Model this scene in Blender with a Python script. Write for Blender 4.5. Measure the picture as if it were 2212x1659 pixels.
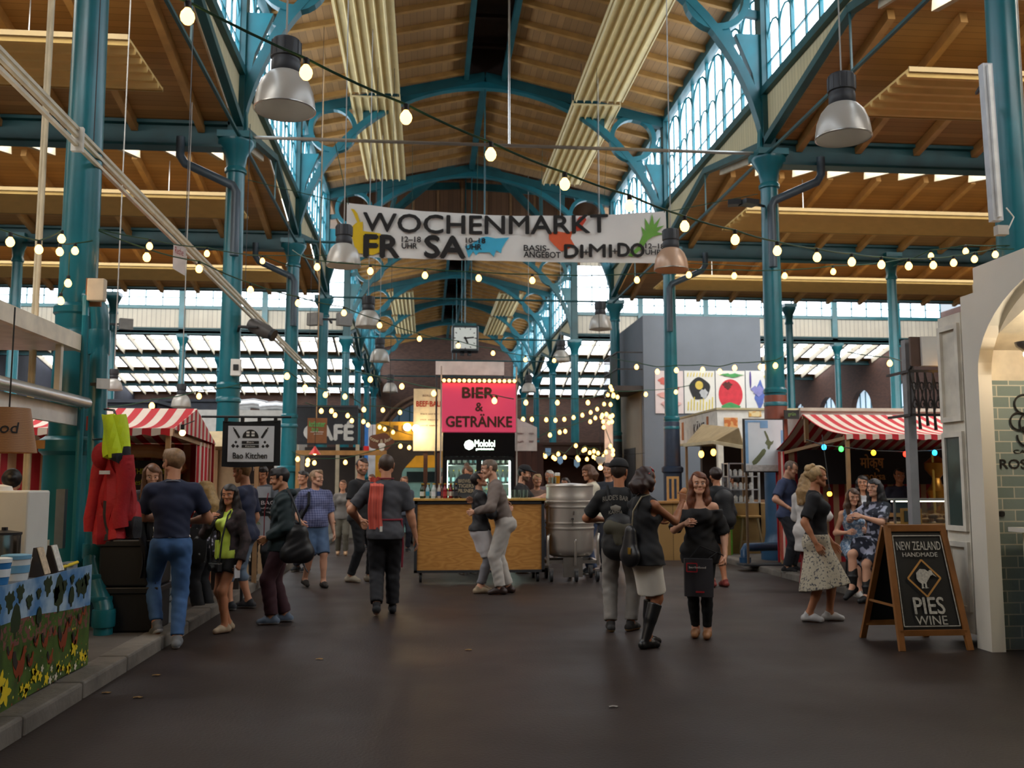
import bpy, bmesh, math, random
import numpy as np
from mathutils import Vector, Matrix
for o in list(bpy.data.objects): bpy.data.objects.remove(o)
SC = bpy.context.scene; COL = SC.collection
PI = math.pi; rnd = random.Random(7)
# ---------------------------------------------------------------- camera
FPX, CX, CY = 2050.0, 1106.0, 829.5
PIT = math.atan(215.5/FPX); YAW = math.atan(186*math.cos(PIT)/FPX)
FW = Vector((math.sin(YAW)*math.cos(PIT), math.cos(YAW)*math.cos(PIT), math.sin(PIT)))
RT = Vector((math.cos(YAW), -math.sin(YAW), 0)); UPV = RT.cross(FW); EYE = Vector((0, 0, 1.5))
cam = bpy.data.cameras.new('camera'); camo = bpy.data.objects.new('camera', cam); COL.objects.link(camo)
cam.sensor_width = 17.3; cam.lens = 17.3*FPX/2212; cam.clip_end = 300; cam.clip_start = .05
camo.location = EYE; camo.rotation_euler = (PI/2+PIT, 0, -YAW)
cam.dof.use_dof = True; cam.dof.focus_distance = 5.5; cam.dof.aperture_fstop = 1.9
SC.camera = camo
# ---------------------------------------------------------------- sky, exposure
wd = bpy.data.worlds.new('overcast_sky'); SC.world = wd; wd.use_nodes = True
wd.node_tree.nodes['Background'].inputs[0].default_value = (.80, .90, 1.0, 1)
wd.node_tree.nodes['Background'].inputs[1].default_value = 1.0
SC.view_settings.view_transform = 'Standard'; SC.view_settings.look = 'None'
SC.view_settings.exposure = -0.15; SC.view_settings.gamma = 1; SC.view_settings.use_curve_mapping = False
SC.cycles.use_denoising = True
SC.cycles.max_bounces = 7; SC.cycles.diffuse_bounces = 4; SC.cycles.glossy_bounces = 3
SC.cycles.transmission_bounces = 4; SC.cycles.transparent_max_bounces = 8
SC.cycles.caustics_reflective = False; SC.cycles.caustics_refractive = False
SC.cycles.sample_clamp_indirect = 4.0
AISLE_L = 12.5  # brightness of the unseen panes added over the aisles and wings
WIN_L = 5.6       # brightness of the daylight behind the frosted panes
BULB_L = 8.0     # brightness of the bulbs

def at(x, y, Y):                      # the point of the place at depth Y that the photograph shows at pixel x, y
    d = FW + RT*((x-CX)/FPX) + UPV*((CY-y)/FPX)
    return EYE + d*(Y/d.y)
def gnd(x, y, z=0.0):
    d = FW + RT*((x-CX)/FPX) + UPV*((CY-y)/FPX)
    return EYE + d*((z-1.5)/d.z)
# ---------------------------------------------------------------- materials
def lin(h):
    h = h.lstrip('#'); c = [int(h[i:i+2], 16)/255 for i in (0, 2, 4)]
    return tuple(v/12.92 if v <= .04045 else ((v+.055)/1.055)**2.4 for v in c)
_MC = {}
def newmat(n):
    m = bpy.data.materials.new(n); m.use_nodes = True; nt = m.node_tree
    return m, nt, nt.nodes['Principled BSDF']
def mixc(nt, fac, a, b, mode='MIX'):
    n = nt.nodes.new('ShaderNodeMix'); n.data_type = 'RGBA'; n.blend_type = mode
    for s, v in ((0, fac), (6, a), (7, b)):
        if hasattr(v, 'is_linked'): nt.links.new(v, n.inputs[s])
        elif s == 0: n.inputs[0].default_value = v
        else: n.inputs[s].default_value = (*v, 1)
    return n.outputs[2]
def math_(nt, op, a, b=None):
    n = nt.nodes.new('ShaderNodeMath'); n.operation = op
    for i, v in enumerate((a, b)):
        if v is None: continue
        if hasattr(v, 'is_linked'): nt.links.new(v, n.inputs[i])
        else: n.inputs[i].default_value = v
    return n.outputs[0]
def coords(nt, sock='Object'):
    t = nt.nodes.new('ShaderNodeTexCoord'); s = nt.nodes.new('ShaderNodeSeparateXYZ')
    nt.links.new(t.outputs[sock], s.inputs[0]); return t.outputs[sock], s.outputs
def noise(nt, vec, scale, detail=3):
    n = nt.nodes.new('ShaderNodeTexNoise'); n.inputs['Scale'].default_value = scale; n.inputs['Detail'].default_value = detail
    nt.links.new(vec, n.inputs['Vector']); return n.outputs['Fac']
def ramp(nt, fac, p0, p1):
    n = nt.nodes.new('ShaderNodeMapRange'); n.inputs[1].default_value = p0; n.inputs[2].default_value = p1
    nt.links.new(fac, n.inputs[0]); return n.outputs[0]
def pm(h, rough=.6, metal=0., var=.14, scale=5., bump=0., spec=.5):
    k = ('pm', h, rough, metal, var, scale, bump, spec)
    if k in _MC: return _MC[k]
    m, nt, b = newmat('paint_'+h.lstrip('#')); c = lin(h); v, _ = coords(nt)
    n = noise(nt, v, scale)
    col = mixc(nt, ramp(nt, n, .3, .7), tuple(x*(1-var) for x in c), tuple(min(1, x*(1+var)) for x in c))
    nt.links.new(col, b.inputs['Base Color'])
    b.inputs['Roughness'].default_value = rough; b.inputs['Metallic'].default_value = metal
    b.inputs['Specular IOR Level'].default_value = spec
    if bump:
        bn = nt.nodes.new('ShaderNodeBump'); bn.inputs['Strength'].default_value = bump; bn.inputs['Distance'].default_value = .02
        nt.links.new(noise(nt, v, scale*4), bn.inputs['Height']); nt.links.new(bn.outputs[0], b.inputs['Normal'])
    _MC[k] = m; return m
def glow(h, s, name='light'):
    k = ('glow', h, s)
    if k in _MC: return _MC[k]
    m, nt, b = newmat(name+'_'+h.lstrip('#')); b.inputs['Base Color'].default_value = (*lin(h), 1)
    b.inputs['Emission Color'].default_value = (*lin(h), 1); b.inputs['Emission Strength'].default_value = s
    _MC[k] = m; return m
def glass(h='dfeeea', rough=.05):
    k = ('glass', h, rough)
    if k in _MC: return _MC[k]
    m, nt, b = newmat('clear_glass'); b.inputs['Base Color'].default_value = (*lin(h), 1); b.inputs['Roughness'].default_value = rough
    tr = nt.nodes.new('ShaderNodeBsdfTransparent'); tr.inputs[0].default_value = (*lin('eef5f2'), 1); lw = nt.nodes.new('ShaderNodeFresnel'); lw.inputs[0].default_value = 1.45
    mx = nt.nodes.new('ShaderNodeMixShader'); nt.links.new(math_(nt, 'ADD', lw.outputs[0], .03), mx.inputs[0]); nt.links.new(tr.outputs[0], mx.inputs[1]); nt.links.new(b.outputs[0], mx.inputs[2])
    b.inputs['Metallic'].default_value = .6
    nt.links.new(mx.outputs[0], nt.nodes['Material Output'].inputs[0])
    _MC[k] = m; return m
def planks(h, axis, width, gap='', rough=.65, var=.16, gapw=.06, rot=0):
    """boards with joints every `width` metres along an axis of the object"""
    k = ('pl', h, axis, width, gap, gapw)
    if k in _MC: return _MC[k]
    m, nt, b = newmat('boards_'+h.lstrip('#')); v, s = coords(nt); c = lin(h)
    t = math_(nt, 'DIVIDE', s[axis], width); fr = math_(nt, 'FRACT', t); fl = math_(nt, 'FLOOR', t)
    wn = nt.nodes.new('ShaderNodeTexWhiteNoise'); wn.noise_dimensions = '1D'; nt.links.new(fl, wn.inputs['W'])
    col = mixc(nt, wn.outputs[0], tuple(x*(1-var) for x in c), tuple(min(1, x*(1+var)) for x in c))
    col = mixc(nt, math_(nt, 'MULTIPLY', ramp(nt, noise(nt, v, 1.3), .35, .75), .35), col, tuple(x*.62 for x in c))
    line = math_(nt, 'LESS_THAN', fr, gapw)
    col = mixc(nt, line, col, lin(gap) if gap else tuple(x*.45 for x in c))
    nt.links.new(col, b.inputs['Base Color']); b.inputs['Roughness'].default_value = rough
    _MC[k] = m; return m
def stripes(h1, h2, axis, width, rough=.8, phase=0.):
    k = ('st', h1, h2, axis, width, phase)
    if k in _MC: return _MC[k]
    m, nt, b = newmat('striped_cloth'); v, s = coords(nt)
    fr = math_(nt, 'FRACT', math_(nt, 'ADD', math_(nt, 'DIVIDE', s[axis], width), phase))
    col = mixc(nt, math_(nt, 'LESS_THAN', fr, .5), lin(h1), lin(h2))
    col = mixc(nt, math_(nt, 'MULTIPLY', noise(nt, v, 6), .3), col, tuple(x*.8 for x in lin(h1)))
    nt.links.new(col, b.inputs['Base Color']); b.inputs['Roughness'].default_value = rough
    b.inputs['Subsurface Weight'].default_value = 0
    _MC[k] = m; return m
def speckle(h1, h2, scale, thr=.6, rough=.8, soft=.04):
    k = ('sp', h1, h2, scale, thr)
    if k in _MC: return _MC[k]
    m, nt, b = newmat('print_'+h1.lstrip('#')); v, s = coords(nt)
    col = mixc(nt, ramp(nt, noise(nt, v, scale, 1), thr-soft, thr+soft), lin(h1), lin(h2))
    nt.links.new(col, b.inputs['Base Color']); b.inputs['Roughness'].default_value = rough
    _MC[k] = m; return m
def checks(h1, h2, size, rough=.8):
    k = ('ck', h1, h2, size)
    if k in _MC: return _MC[k]
    m, nt, b = newmat('checked_cloth'); v, s = coords(nt)
    l = [math_(nt, 'LESS_THAN', math_(nt, 'FRACT', math_(nt, 'DIVIDE', s[i], size)), .3) for i in (0, 2)]
    col = mixc(nt, math_(nt, 'MULTIPLY', math_(nt, 'ADD', l[0], l[1]), .5), lin(h1), lin(h2))
    nt.links.new(col, b.inputs['Base Color']); b.inputs['Roughness'].default_value = rough
    _MC[k] = m; return m
TEAL = pm('1a6b76', .3, 0, .2, 2.2, spec=.5); TEALD = pm('144b50', .45, 0, .25, 2.0)
CREAM = pm('d6c391', .5, 0, .06, 3); STEEL = pm('b9b6b0', .28, .9, .1, 4); DARK = pm('17181a', .5, 0, .2, 6)
WHITE = pm('e9e5dc', .6, 0, .06, 4); WOODB = pm('a77841', .55, 0, .2, 7); CABLE = pm('1d4a34', .6, 0, .1, 4)
# ---------------------------------------------------------------- mesh helpers
WLOC = {}                                    # where each thing's root stands
class MB:
    def __init__(s): s.v = []; s.f = []; s.m = []; s.c = 0
    def mat(s, i): s.c = i; return s
    def add(s, vs, fs):
        b = len(s.v); s.v.extend([tuple(v) for v in vs])
        for f in fs: s.f.append(tuple(b+i for i in f)); s.m.append(s.c)
        return s
    def box(s, x0, x1, y0, y1, z0, z1):
        return s.add([(x, y, z) for z in (z0, z1) for y in (y0, y1) for x in (x0, x1)],
                     [(0, 2, 3, 1), (4, 5, 7, 6), (0, 1, 5, 4), (2, 6, 7, 3), (0, 4, 6, 2), (1, 3, 7, 5)])
    def cbox(s, c, d, rz=0.):
        n = len(s.v); s.box(-d[0]/2, d[0]/2, -d[1]/2, d[1]/2, -d[2]/2, d[2]/2)
        cr, sr = math.cos(rz), math.sin(rz)
        for i in range(n, len(s.v)):
            x, y, z = s.v[i]; s.v[i] = (c[0]+x*cr-y*sr, c[1]+x*sr+y*cr, c[2]+z)
        return s
    def bar(s, p, q, w, h, up=(0, 0, 1)):      # a beam of width w and height h from p to q
        p, q = Vector(p), Vector(q); d = (q-p).normalized(); u = Vector(up)
        if abs(d.dot(u)) > .98: u = Vector((0, 1, 0))
        r = d.cross(u).normalized(); u = r.cross(d)
        vs = [a+r*(w/2*i)+u*(h/2*j) for a in (p, q) for i, j in ((-1, -1), (1, -1), (1, 1), (-1, 1))]
        return s.add(vs, [(3, 2, 1, 0), (4, 5, 6, 7), (0, 1, 5, 4), (1, 2, 6, 5), (2, 3, 7, 6), (3, 0, 4, 7)])
    def tube(s, pts, r, n=8, cap=True):
        pts = [Vector(p) for p in pts]; rings = []; rr = r if isinstance(r, (list, tuple)) else [r]*len(pts)
        prev = None
        for i, p in enumerate(pts):
            d = (pts[min(i+1, len(pts)-1)]-pts[max(i-1, 0)]).normalized()
            if prev is None:
                u = Vector((0, 0, 1)) if abs(d.z) < .9 else Vector((1, 0, 0)); u = (u-d*u.dot(d)).normalized()
            else:
                u = (prev-d*prev.dot(d))
                u = u.normalized() if u.length > 1e-6 else d.orthogonal().normalized()
            prev = u; w = d.cross(u)
            rings.append([p+(u*math.cos(2*PI*k/n)+w*math.sin(2*PI*k/n))*rr[i] for k in range(n)])
        vs = [v for g in rings for v in g]; fs = []
        for i in range(len(pts)-1):
            for k in range(n):
                fs.append((i*n+k, i*n+(k+1) % n, (i+1)*n+(k+1) % n, (i+1)*n+k))
        if cap: fs += [tuple(range(n-1, -1, -1)), tuple((len(pts)-1)*n+k for k in range(n))]
        return s.add(vs, fs)
    def lathe(s, c, prof, n=24, capb=True, capt=True, sx=1., sy=1.):   # prof: (radius, z) from bottom to top
        vs = [(c[0]+r*sx*math.cos(2*PI*k/n), c[1]+r*sy*math.sin(2*PI*k/n), c[2]+z) for r, z in prof for k in range(n)]
        fs = [(i*n+k, i*n+(k+1) % n, (i+1)*n+(k+1) % n, (i+1)*n+k) for i in range(len(prof)-1) for k in range(n)]
        if capb: fs.append(tuple(range(n-1, -1, -1)))
        if capt: fs.append(tuple((len(prof)-1)*n+k for k in range(n)))
        return s.add(vs, fs)
    def cyl(s, c, r, h, n=20): return s.lathe(c, [(r, 0), (r, h)], n)
    def ball(s, c, r, n=12, m=8, sz=1.):
        prof = [(max(1e-4, r*math.sin(PI*i/m)), -r*sz*math.cos(PI*i/m)) for i in range(m+1)]
        return s.lathe(c, prof, n)
    def prism(s, poly, o, ux, uy, t):          # polygon in the plane (ux, uy) at o, t thick along ux x uy
        o, ux, uy = Vector(o), Vector(ux), Vector(uy); nn = ux.cross(uy).normalized()*t; n = len(poly)
        a = [o+ux*p[0]+uy*p[1] for p in poly]; vs = a+[p+nn for p in a]
        fs = [tuple(range(n-1, -1, -1)), tuple(range(n, 2*n))]+[(i, (i+1) % n, n+(i+1) % n, n+i) for i in range(n)]
        return s.add(vs, fs)
    def grid(s, fn, nu, nv, t=0., both=True):           # surface fn(u, v) -> point, optional thickness t along z-ish normal
        P = [[Vector(fn(i/nu, j/nv)) for i in range(nu+1)] for j in range(nv+1)]
        vs = [p for row in P for p in row]; W = nu+1
        fs = [(j*W+i, j*W+i+1, (j+1)*W+i+1, (j+1)*W+i) for j in range(nv) for i in range(nu)]
        if t:
            N = []
            for j in range(nv+1):
                for i in range(W):
                    a = P[j][min(i+1, nu)]-P[j][max(i-1, 0)]; b = P[min(j+1, nv)][i]-P[max(j-1, 0)][i]
                    c = a.cross(b); N.append(c.normalized() if c.length > 1e-9 else Vector((0, 0, 1)))
            k = len(vs); vs += [vs[i]-N[i]*t for i in range(k)]
            fs += [tuple(k+x for x in reversed(f)) for f in fs]
            rim = [i for i in range(W)]+[j*W+nu for j in range(1, nv+1)]+[nv*W+i for i in range(nu-1, -1, -1)]+[j*W for j in range(nv-1, 0, -1)]
            fs += [(rim[(i+1) % len(rim)], rim[i], k+rim[i], k+rim[(i+1) % len(rim)]) for i in range(len(rim))]
        return s.add(vs, fs)
    def text(s, body, o, ux, uz, h, w=None, bold=0., depth=.004, align='C', lift=.002, warp=None, lines=1.):
        """lettering standing on the plane at o; ux reading direction, uz up, h cap height, w total width"""
        cu = bpy.data.curves.new('t', 'FONT'); cu.body = body; cu.size = 1;  cu.align_x = 'CENTER'; cu.space_line = lines
        cu.resolution_u = 3
        ob = bpy.data.objects.new('t', cu); COL.objects.link(ob)
        me = bpy.data.meshes.new_from_object(ob.evaluated_get(bpy.context.evaluated_depsgraph_get()))
        bpy.data.objects.remove(ob); bpy.data.curves.remove(cu)
        if not me.vertices: return s
        P = np.array([v.co[:2] for v in me.vertices]); lo, hi = P.min(0), P.max(0)
        sy = h/(hi[1]-lo[1]); sx = (w/(hi[0]-lo[0])) if w else sy
        P = (P-[(lo[0]+hi[0])/2, lo[1]])*[sx, sy]
        if align == 'L': P[:, 0] += (hi[0]-lo[0])*sx/2
        if align == 'R': P[:, 0] -= (hi[0]-lo[0])*sx/2
        o, ux, uz = Vector(o), Vector(ux).normalized(), Vector(uz).normalized(); nn = ux.cross(uz).normalized()
        d = max(0, bold-.004)*.9*sy; P0 = P; n = len(P)
        for ki, (kx, kz) in enumerate([(0, 0)] if d <= 0 else [(0, 0), (-1, 0), (1, 0), (0, 1), (0, -1)]):
          P = P0+[kx*d, kz*d]; vs = []
          for q in (lift+depth, lift):
            for p in P:
                x, z = (p if warp is None else warp(p[0], p[1])); vs.append(o+ux*float(x)+uz*float(z)+nn*(q+ki*.0006))
          fs = [tuple(p.vertices) for p in me.polygons]
          cnt = {}
          for f in fs:
              for i in range(len(f)): e = (f[i], f[(i+1) % len(f)]); cnt[e] = 1
          side = [(a, a+n, b+n, b) for (a, b) in cnt if (b, a) not in cnt]
          s.add(vs, fs+side)
        bpy.data.meshes.remove(me)
        return s
    def build(s, name, mats, parent=None, smooth=False, kind=None, label=None, cat=None, group=None, bevel=0., weld=False, auto=40):
        me = bpy.data.meshes.new(name); o = bpy.data.objects.new(name, me); COL.objects.link(o)
        off = np.array(WLOC.get(parent.name, (0, 0, 0)) if parent else (0, 0, 0), float)
        V = np.array([tuple(v) for v in s.v], float)-off if s.v else np.zeros((0, 3))
        me.from_pydata(V.tolist(), [], s.f)
        for m in (mats if isinstance(mats, (list, tuple)) else [mats]): me.materials.append(m)
        me.polygons.foreach_set('material_index', s.m)
        if smooth:
            me.polygons.foreach_set('use_smooth', [True]*len(s.f))
            try: me.set_sharp_from_angle(angle=math.radians(auto))
            except Exception: pass
        if parent: o.parent = parent; WLOC[o.name] = tuple(off)
        if bevel:
            b = o.modifiers.new('edge', 'BEVEL'); b.width = bevel; b.segments = 2; b.limit_method = 'ANGLE'
        tag(o, label, cat, group, kind)
        me.update(); return o
def tag(o, label=None, cat=None, group=None, kind=None):
    if label: o['label'] = label
    if cat: o['category'] = cat
    if group: o['group'] = group
    if kind: o['kind'] = kind
    return o
def thing(name, label, cat, loc=(0, 0, 0), rz=0., group=None):
    o = bpy.data.objects.new(name, None); COL.objects.link(o); o.location = loc; o.rotation_euler = (0, 0, rz)
    o.empty_display_size = .1; WLOC[o.name] = tuple(loc) if rz == 0 else (0, 0, 0)
    return tag(o, label, cat, group)
def dup(root, loc=None, rz=None, label=None, group=None, scale=None):
    def cp(o, par):
        c = o.copy(); COL.objects.link(c)
        if par: c.parent = par
        for ch in list(o.children): cp(ch, c)
        return c
    r = cp(root, None)
    if loc is not None: r.location = loc
    if rz is not None: r.rotation_euler = (0, 0, rz)
    if scale is not None: r.scale = (scale,)*3
    return tag(r, label, None, group)
ORD = 'first second third fourth fifth sixth seventh eighth ninth tenth eleventh twelfth'.split()
# ================================================================ the hall
XL, XR, XM = -3.57, 6.62, 1.525
ROWS = [-5.8, 1.95, 9.7, 17.5, 25.2, 32.8]; FAR = [42.0, 49.5, 57.0, 64.5, 72.0]
ZC, ZB, ZS, ZE, ZR = 7.83, 8.25, 9.15, 11.75, 12.9      # capitals, beams, window sill, eaves, ridge
WXL, WXR = -21.5, 24.0
def asphalt():
    m, nt, b = newmat('dark_asphalt'); v, s = coords(nt)
    c = mixc(nt, ramp(nt, noise(nt, v, .45, 5), .35, .7), lin('2c2320'), lin('3a302c'))
    c = mixc(nt, math_(nt, 'MULTIPLY', noise(nt, v, 60, 2), .35), c, lin('2a2422'))
    nt.links.new(c, b.inputs['Base Color'])
    r_ = nt.nodes.new('ShaderNodeMapRange'); r_.inputs[1].default_value = .35; r_.inputs[2].default_value = .7; r_.inputs[3].default_value = .42; r_.inputs[4].default_value = .62
    nt.links.new(noise(nt, v, .5, 3), r_.inputs[0]); nt.links.new(r_.outputs[0], b.inputs['Roughness']); b.inputs['Specular IOR Level'].default_value = .28
    bn = nt.nodes.new('ShaderNodeBump'); bn.inputs['Strength'].default_value = .25; bn.inputs['Distance'].default_value = .01
    nt.links.new(noise(nt, v, 45, 3), bn.inputs['Height']); nt.links.new(bn.outputs[0], b.inputs['Normal'])
    return m
def brickm(h1, h2, mort, sc=1.):
    m, nt, b = newmat('brickwork'); v, s = coords(nt)
    cb = nt.nodes.new('ShaderNodeCombineXYZ')
    nt.links.new(math_(nt, 'ADD', s[0], s[1]), cb.inputs[0]); nt.links.new(s[2], cb.inputs[1])
    t = nt.nodes.new('ShaderNodeTexBrick'); nt.links.new(cb.outputs[0], t.inputs['Vector'])
    t.inputs['Color1'].default_value = (*lin(h1), 1); t.inputs['Color2'].default_value = (*lin(h2), 1); t.inputs['Mortar'].default_value = (*lin(mort), 1)
    t.inputs['Scale'].default_value = sc; t.inputs['Mortar Size'].default_value = .02; t.inputs['Brick Width'].default_value = .5; t.inputs['Row Height'].default_value = .16
    nt.links.new(t.outputs[0], b.inputs['Base Color']); b.inputs['Roughness'].default_value = .8
    return m
MB().box(WXL, WXR, -6, 72.2, -.2, 0).build('floor', asphalt(), kind='structure')
CONC = pm('57514b', .85, 0, .25, 1.5, .3); KERB = pm('6d675f', .8, 0, .3, 3, .5)
MB().box(WXL, -2.62, -6, 32, -.1, .11).build('platform_left', CONC, kind='structure')
MB().box(5.95, WXR, -6, 32, -.1, .09).build('platform_right', CONC, kind='structure')
def kerb(name, x0, x1, h):
    m = MB(); y = -5.9; i = 0
    while y < 31.9:
        m.box(x0, x1, y, y+.985, -.1, h+.004*((i*7) % 3)); y += 1.0; i += 1
    m.build(name, KERB, kind='structure', bevel=.02)
kerb('kerb_left', -2.62, -2.38, .115); kerb('kerb_right', 5.72, 5.95, .095)
BRICK = brickm('6b4433', '59382b', '4a3a30', 2.2); BRICKF = brickm('6a4a3a', '553a2e', '463a33', 2.0)
MB().box(WXL-.4, WXL, -6, 72.2, 0, 9.5).build('wall_left', pm('3c3d47', .8, 0, .2, 1), kind='structure')
# brick side wall with round-headed windows
def arc(cx, cz, r, a0, a1, n): return [(cx+r*math.cos(a0+(a1-a0)*i/n), cz+r*math.sin(a0+(a1-a0)*i/n)) for i in range(n+1)]
m = MB(); wins = [46, 50.5, 55, 59.5]; y = -6
for w in wins:
    m.box(WXR, WXR+.5, y, w-1.3, 0, 9.5); y = w+1.3
    m.box(WXR, WXR+.5, w-1.3, w+1.3, 0, 4.2)
    top = [(w-1.3, 9.5), (w-1.3, 5.4)]+arc(w, 5.4, 1.3, PI, 0, 14)[1:]+[(w+1.3, 9.5)]
    for i in range(1, len(top)-2):
        a, b = top[i], top[i+1]
        m.prism([a, b, (b[0], 9.5), (a[0], 9.5)], (WXR, 0, 0), (0, 1, 0), (0, 0, 1), .5)
m.box(WXR, WXR+.5, y, 72.2, 0, 9.5); m.build('wall_right', BRICK, kind='structure')
SKYP = glow('eaf3ff', WIN_L, 'daylit_pane'); SKYADD = glow('f2f3f4', AISLE_L, 'daylit_pane')  # the second pane is for skylights and strips added as extra light
SKYD = glow('bcd3e6', WIN_L*.22, 'daylit_pane')
for i, w in enumerate(wins):
    o = MB().prism([(w-1.3, 4.2)]+[(w+1.3, 4.2)]+arc(w, 5.4, 1.3, 0, PI, 14), (WXR+.3, 0, 0), (0, 1, 0), (0, 0, 1), .03).build('window_%d' % (i+1), SKYD, kind='structure')
    f = MB()
    for k in (-.65, 0, .65): f.bar((WXR+.26, w+k, 4.2), (WXR+.26, w+k, 6.6), .05, .05)
    f.bar((WXR+.26, w-1.3, 5.4), (WXR+.26, w+1.3, 5.4), .06, .06)
    f.build('window_frame', TEAL, o)
# end walls
m = MB(); m.box(WXL, XL, 72, 72.4, 0, 10); m.box(XR, WXR, 72, 72.4, 0, 10)
cx, cz, R = XM-1.2, 4.2, 3.6
top = [(cx-R, 0), (cx-R, cz)]+arc(cx, cz, R, PI, 0, 20)[1:]
for i in range(1, len(top)-1):
    a, b = top[i], top[i+1]
    m.prism([a, b, (b[0], 13.2), (a[0], 13.2)], (0, 72.4, 0), (1, 0, 0), (0, 0, 1), .4)
m.box(XL, cx-R, 72, 72.4, 0, 13.2); m.box(cx+R, XR, 72, 72.4, 0, 13.2)
m.build('wall_end', BRICKF, kind='structure')
m = MB()
for r in (R+.05, R+.45): m.tube([(p[0], 71.95, p[1]) for p in [(cx-r, 0)]+arc(cx, cz, r, PI, 0, 24)+[(cx+r, 0)]], .13, 6)
m.build('trim_1', pm('7a5a45', .8), kind='structure')
o = MB().prism([(cx-R, 0), (cx+R, 0)]+arc(cx, cz, R, 0, PI, 20), (0, 72.7, 0), (1, 0, 0), (0, 0, 1), .03).build('window_5', glow('5c7385', WIN_L*.05, 'daylit_pane'), kind='structure')
f = MB()
for k in range(-4, 5): f.bar((cx+k*.8, 72.5, 0), (cx+k*.8, 72.5, cz+math.sqrt(max(.1, R*R-(k*.8)**2))), .08, .06)
f.bar((cx-R, 72.5, cz), (cx+R, 72.5, cz), .12, .1); f.build('window_frame', TEALD, o)
MB().box(WXL, WXR, -6.4, -6, 0, 13).build('wall_back', pm('6a5544', .8, 0, .2, 1), kind='structure')
# ---- nave roof
WOODN = planks('9a764c', 0, .16, rough=.6); WOODA = planks('a67c48', 1, .15, rough=.6); RAFT = pm('a3793f', .55, 0, .2, 3)
RAFA = pm('b38a52', .55, 0, .2, 3)
def roof_z(x): return ZR-(ZR-ZE)*abs(x-XM)/(XR-XM)
def nave_roof(y0, y1, slot):
    m = MB(); hw = .52 if slot else 0
    for sx, xe in ((-1, XL-.2), (1, XR+.2)):
        xa = XM+sx*hw
        m.add([(xa, y0, roof_z(xa)), (xe, y0, roof_z(xe)), (xe, y1, roof_z(xe)), (xa, y1, roof_z(xa)),
               (xa, y0, roof_z(xa)+.15), (xe, y0, roof_z(xe)+.15), (xe, y1, roof_z(xe)+.15), (xa, y1, roof_z(xa)+.15)],
              [(0, 1, 2, 3), (7, 6, 5, 4), (0, 4, 5, 1), (1, 5, 6, 2), (2, 6, 7, 3), (3, 7, 4, 0)])
    m.mat(1); y = y0+.55
    while y < y1-.2:
        for sx, xe in ((-1, XL), (1, XR)):
            xa = XM+sx*(hw+.02); m.bar((xa, y, roof_z(xa)-.06), (xe, y, roof_z(xe)-.06), .11, .14)
        y += .98
    if slot:
        m.mat(2); m.box(XM-.55, XM+.55, y0, y1, ZR+.55, ZR+.65)
        for sx in (-1, 1): m.box(XM+sx*.55-.03, XM+sx*.55+.03, y0, y1, ZR-.15, ZR+.6)
        for ye in (y0+.02, y1-.1): m.box(XM-.58, XM+.58, ye, ye+.08, ZR-.3, ZR+.62)
        y = y0+.5
        while y < y1: m.box(XM-.55, XM+.55, y, y+.12, ZR+.3, ZR+.4); y += 1.6
    return m
DKB = pm('33221b', .7)
NR = [(ROWS[i], ROWS[i+1], i in (3, 1)) for i in range(5)]+[(FAR[i], FAR[i+1], i in (0, 1, 2)) for i in range(4)]
for i, (a, b, s) in enumerate(NR): nave_roof(a, b, s).build('ceiling_nave', [WOODN, RAFT, DKB], kind='structure')
# crossing: raised boarded roof between the two halves of the nave
GB = planks('6e5038', 0, .22, rough=.7)
MB().box(XL-.3, XR+.3, 32.8, 42, 15.2, 15.4).build('ceiling_crossing', GB, kind='structure')
m = MB()
m.add([(XL-.3, 42.05, 11.4), (XM, 42.05, 12.7), (XR+.3, 42.05, 11.4), (XR+.3, 42.05, 15.3), (XL-.3, 42.05, 15.3),
       (XL-.3, 42.2, 11.4), (XM, 42.2, 12.7), (XR+.3, 42.2, 11.4), (XR+.3, 42.2, 15.3), (XL-.3, 42.2, 15.3)],
      [(4, 1, 0), (4, 3, 1), (3, 2, 1), (5, 6, 9), (6, 8, 9), (6, 7, 8), (0, 1, 6, 5), (1, 2, 7, 6), (4, 9, 8, 3), (0, 5, 9, 4), (2, 3, 8, 7)])
m.mat(1)
for k in range(-4, 5): m.box(XM+k*1.1-.05, XM+k*1.1+.05, 41.95, 42.05, 12.75, 15.2)
m.build('wall_crossing_gable', [GB, pm('8a6844', .6)], kind='structure')
m = MB()
for sx, xe in ((-1, XL), (1, XR)):
    m.bar((XM+sx*.2, 33.1, 13.4), (xe, 41.8, 11.8), .16, .3); m.bar((XM+sx*.2, 41.8, 14.9), (xe, 33.2, 11.9), .16, .3)
    m.bar((XM+sx*2.5, 33.1, 12.6), (XM+sx*3.6, 41.8, 11.8), .14, .22)
m.build('valley_rafters', TEALD, kind='structure')
for s, x in (('left', XL-.2), ('right', XR+.2)):
    MB().box(x-.1, x+.1, 32.8, 42, 12.2, 15.4).build('wall_crossing_'+s, GB, kind='structure')
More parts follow.
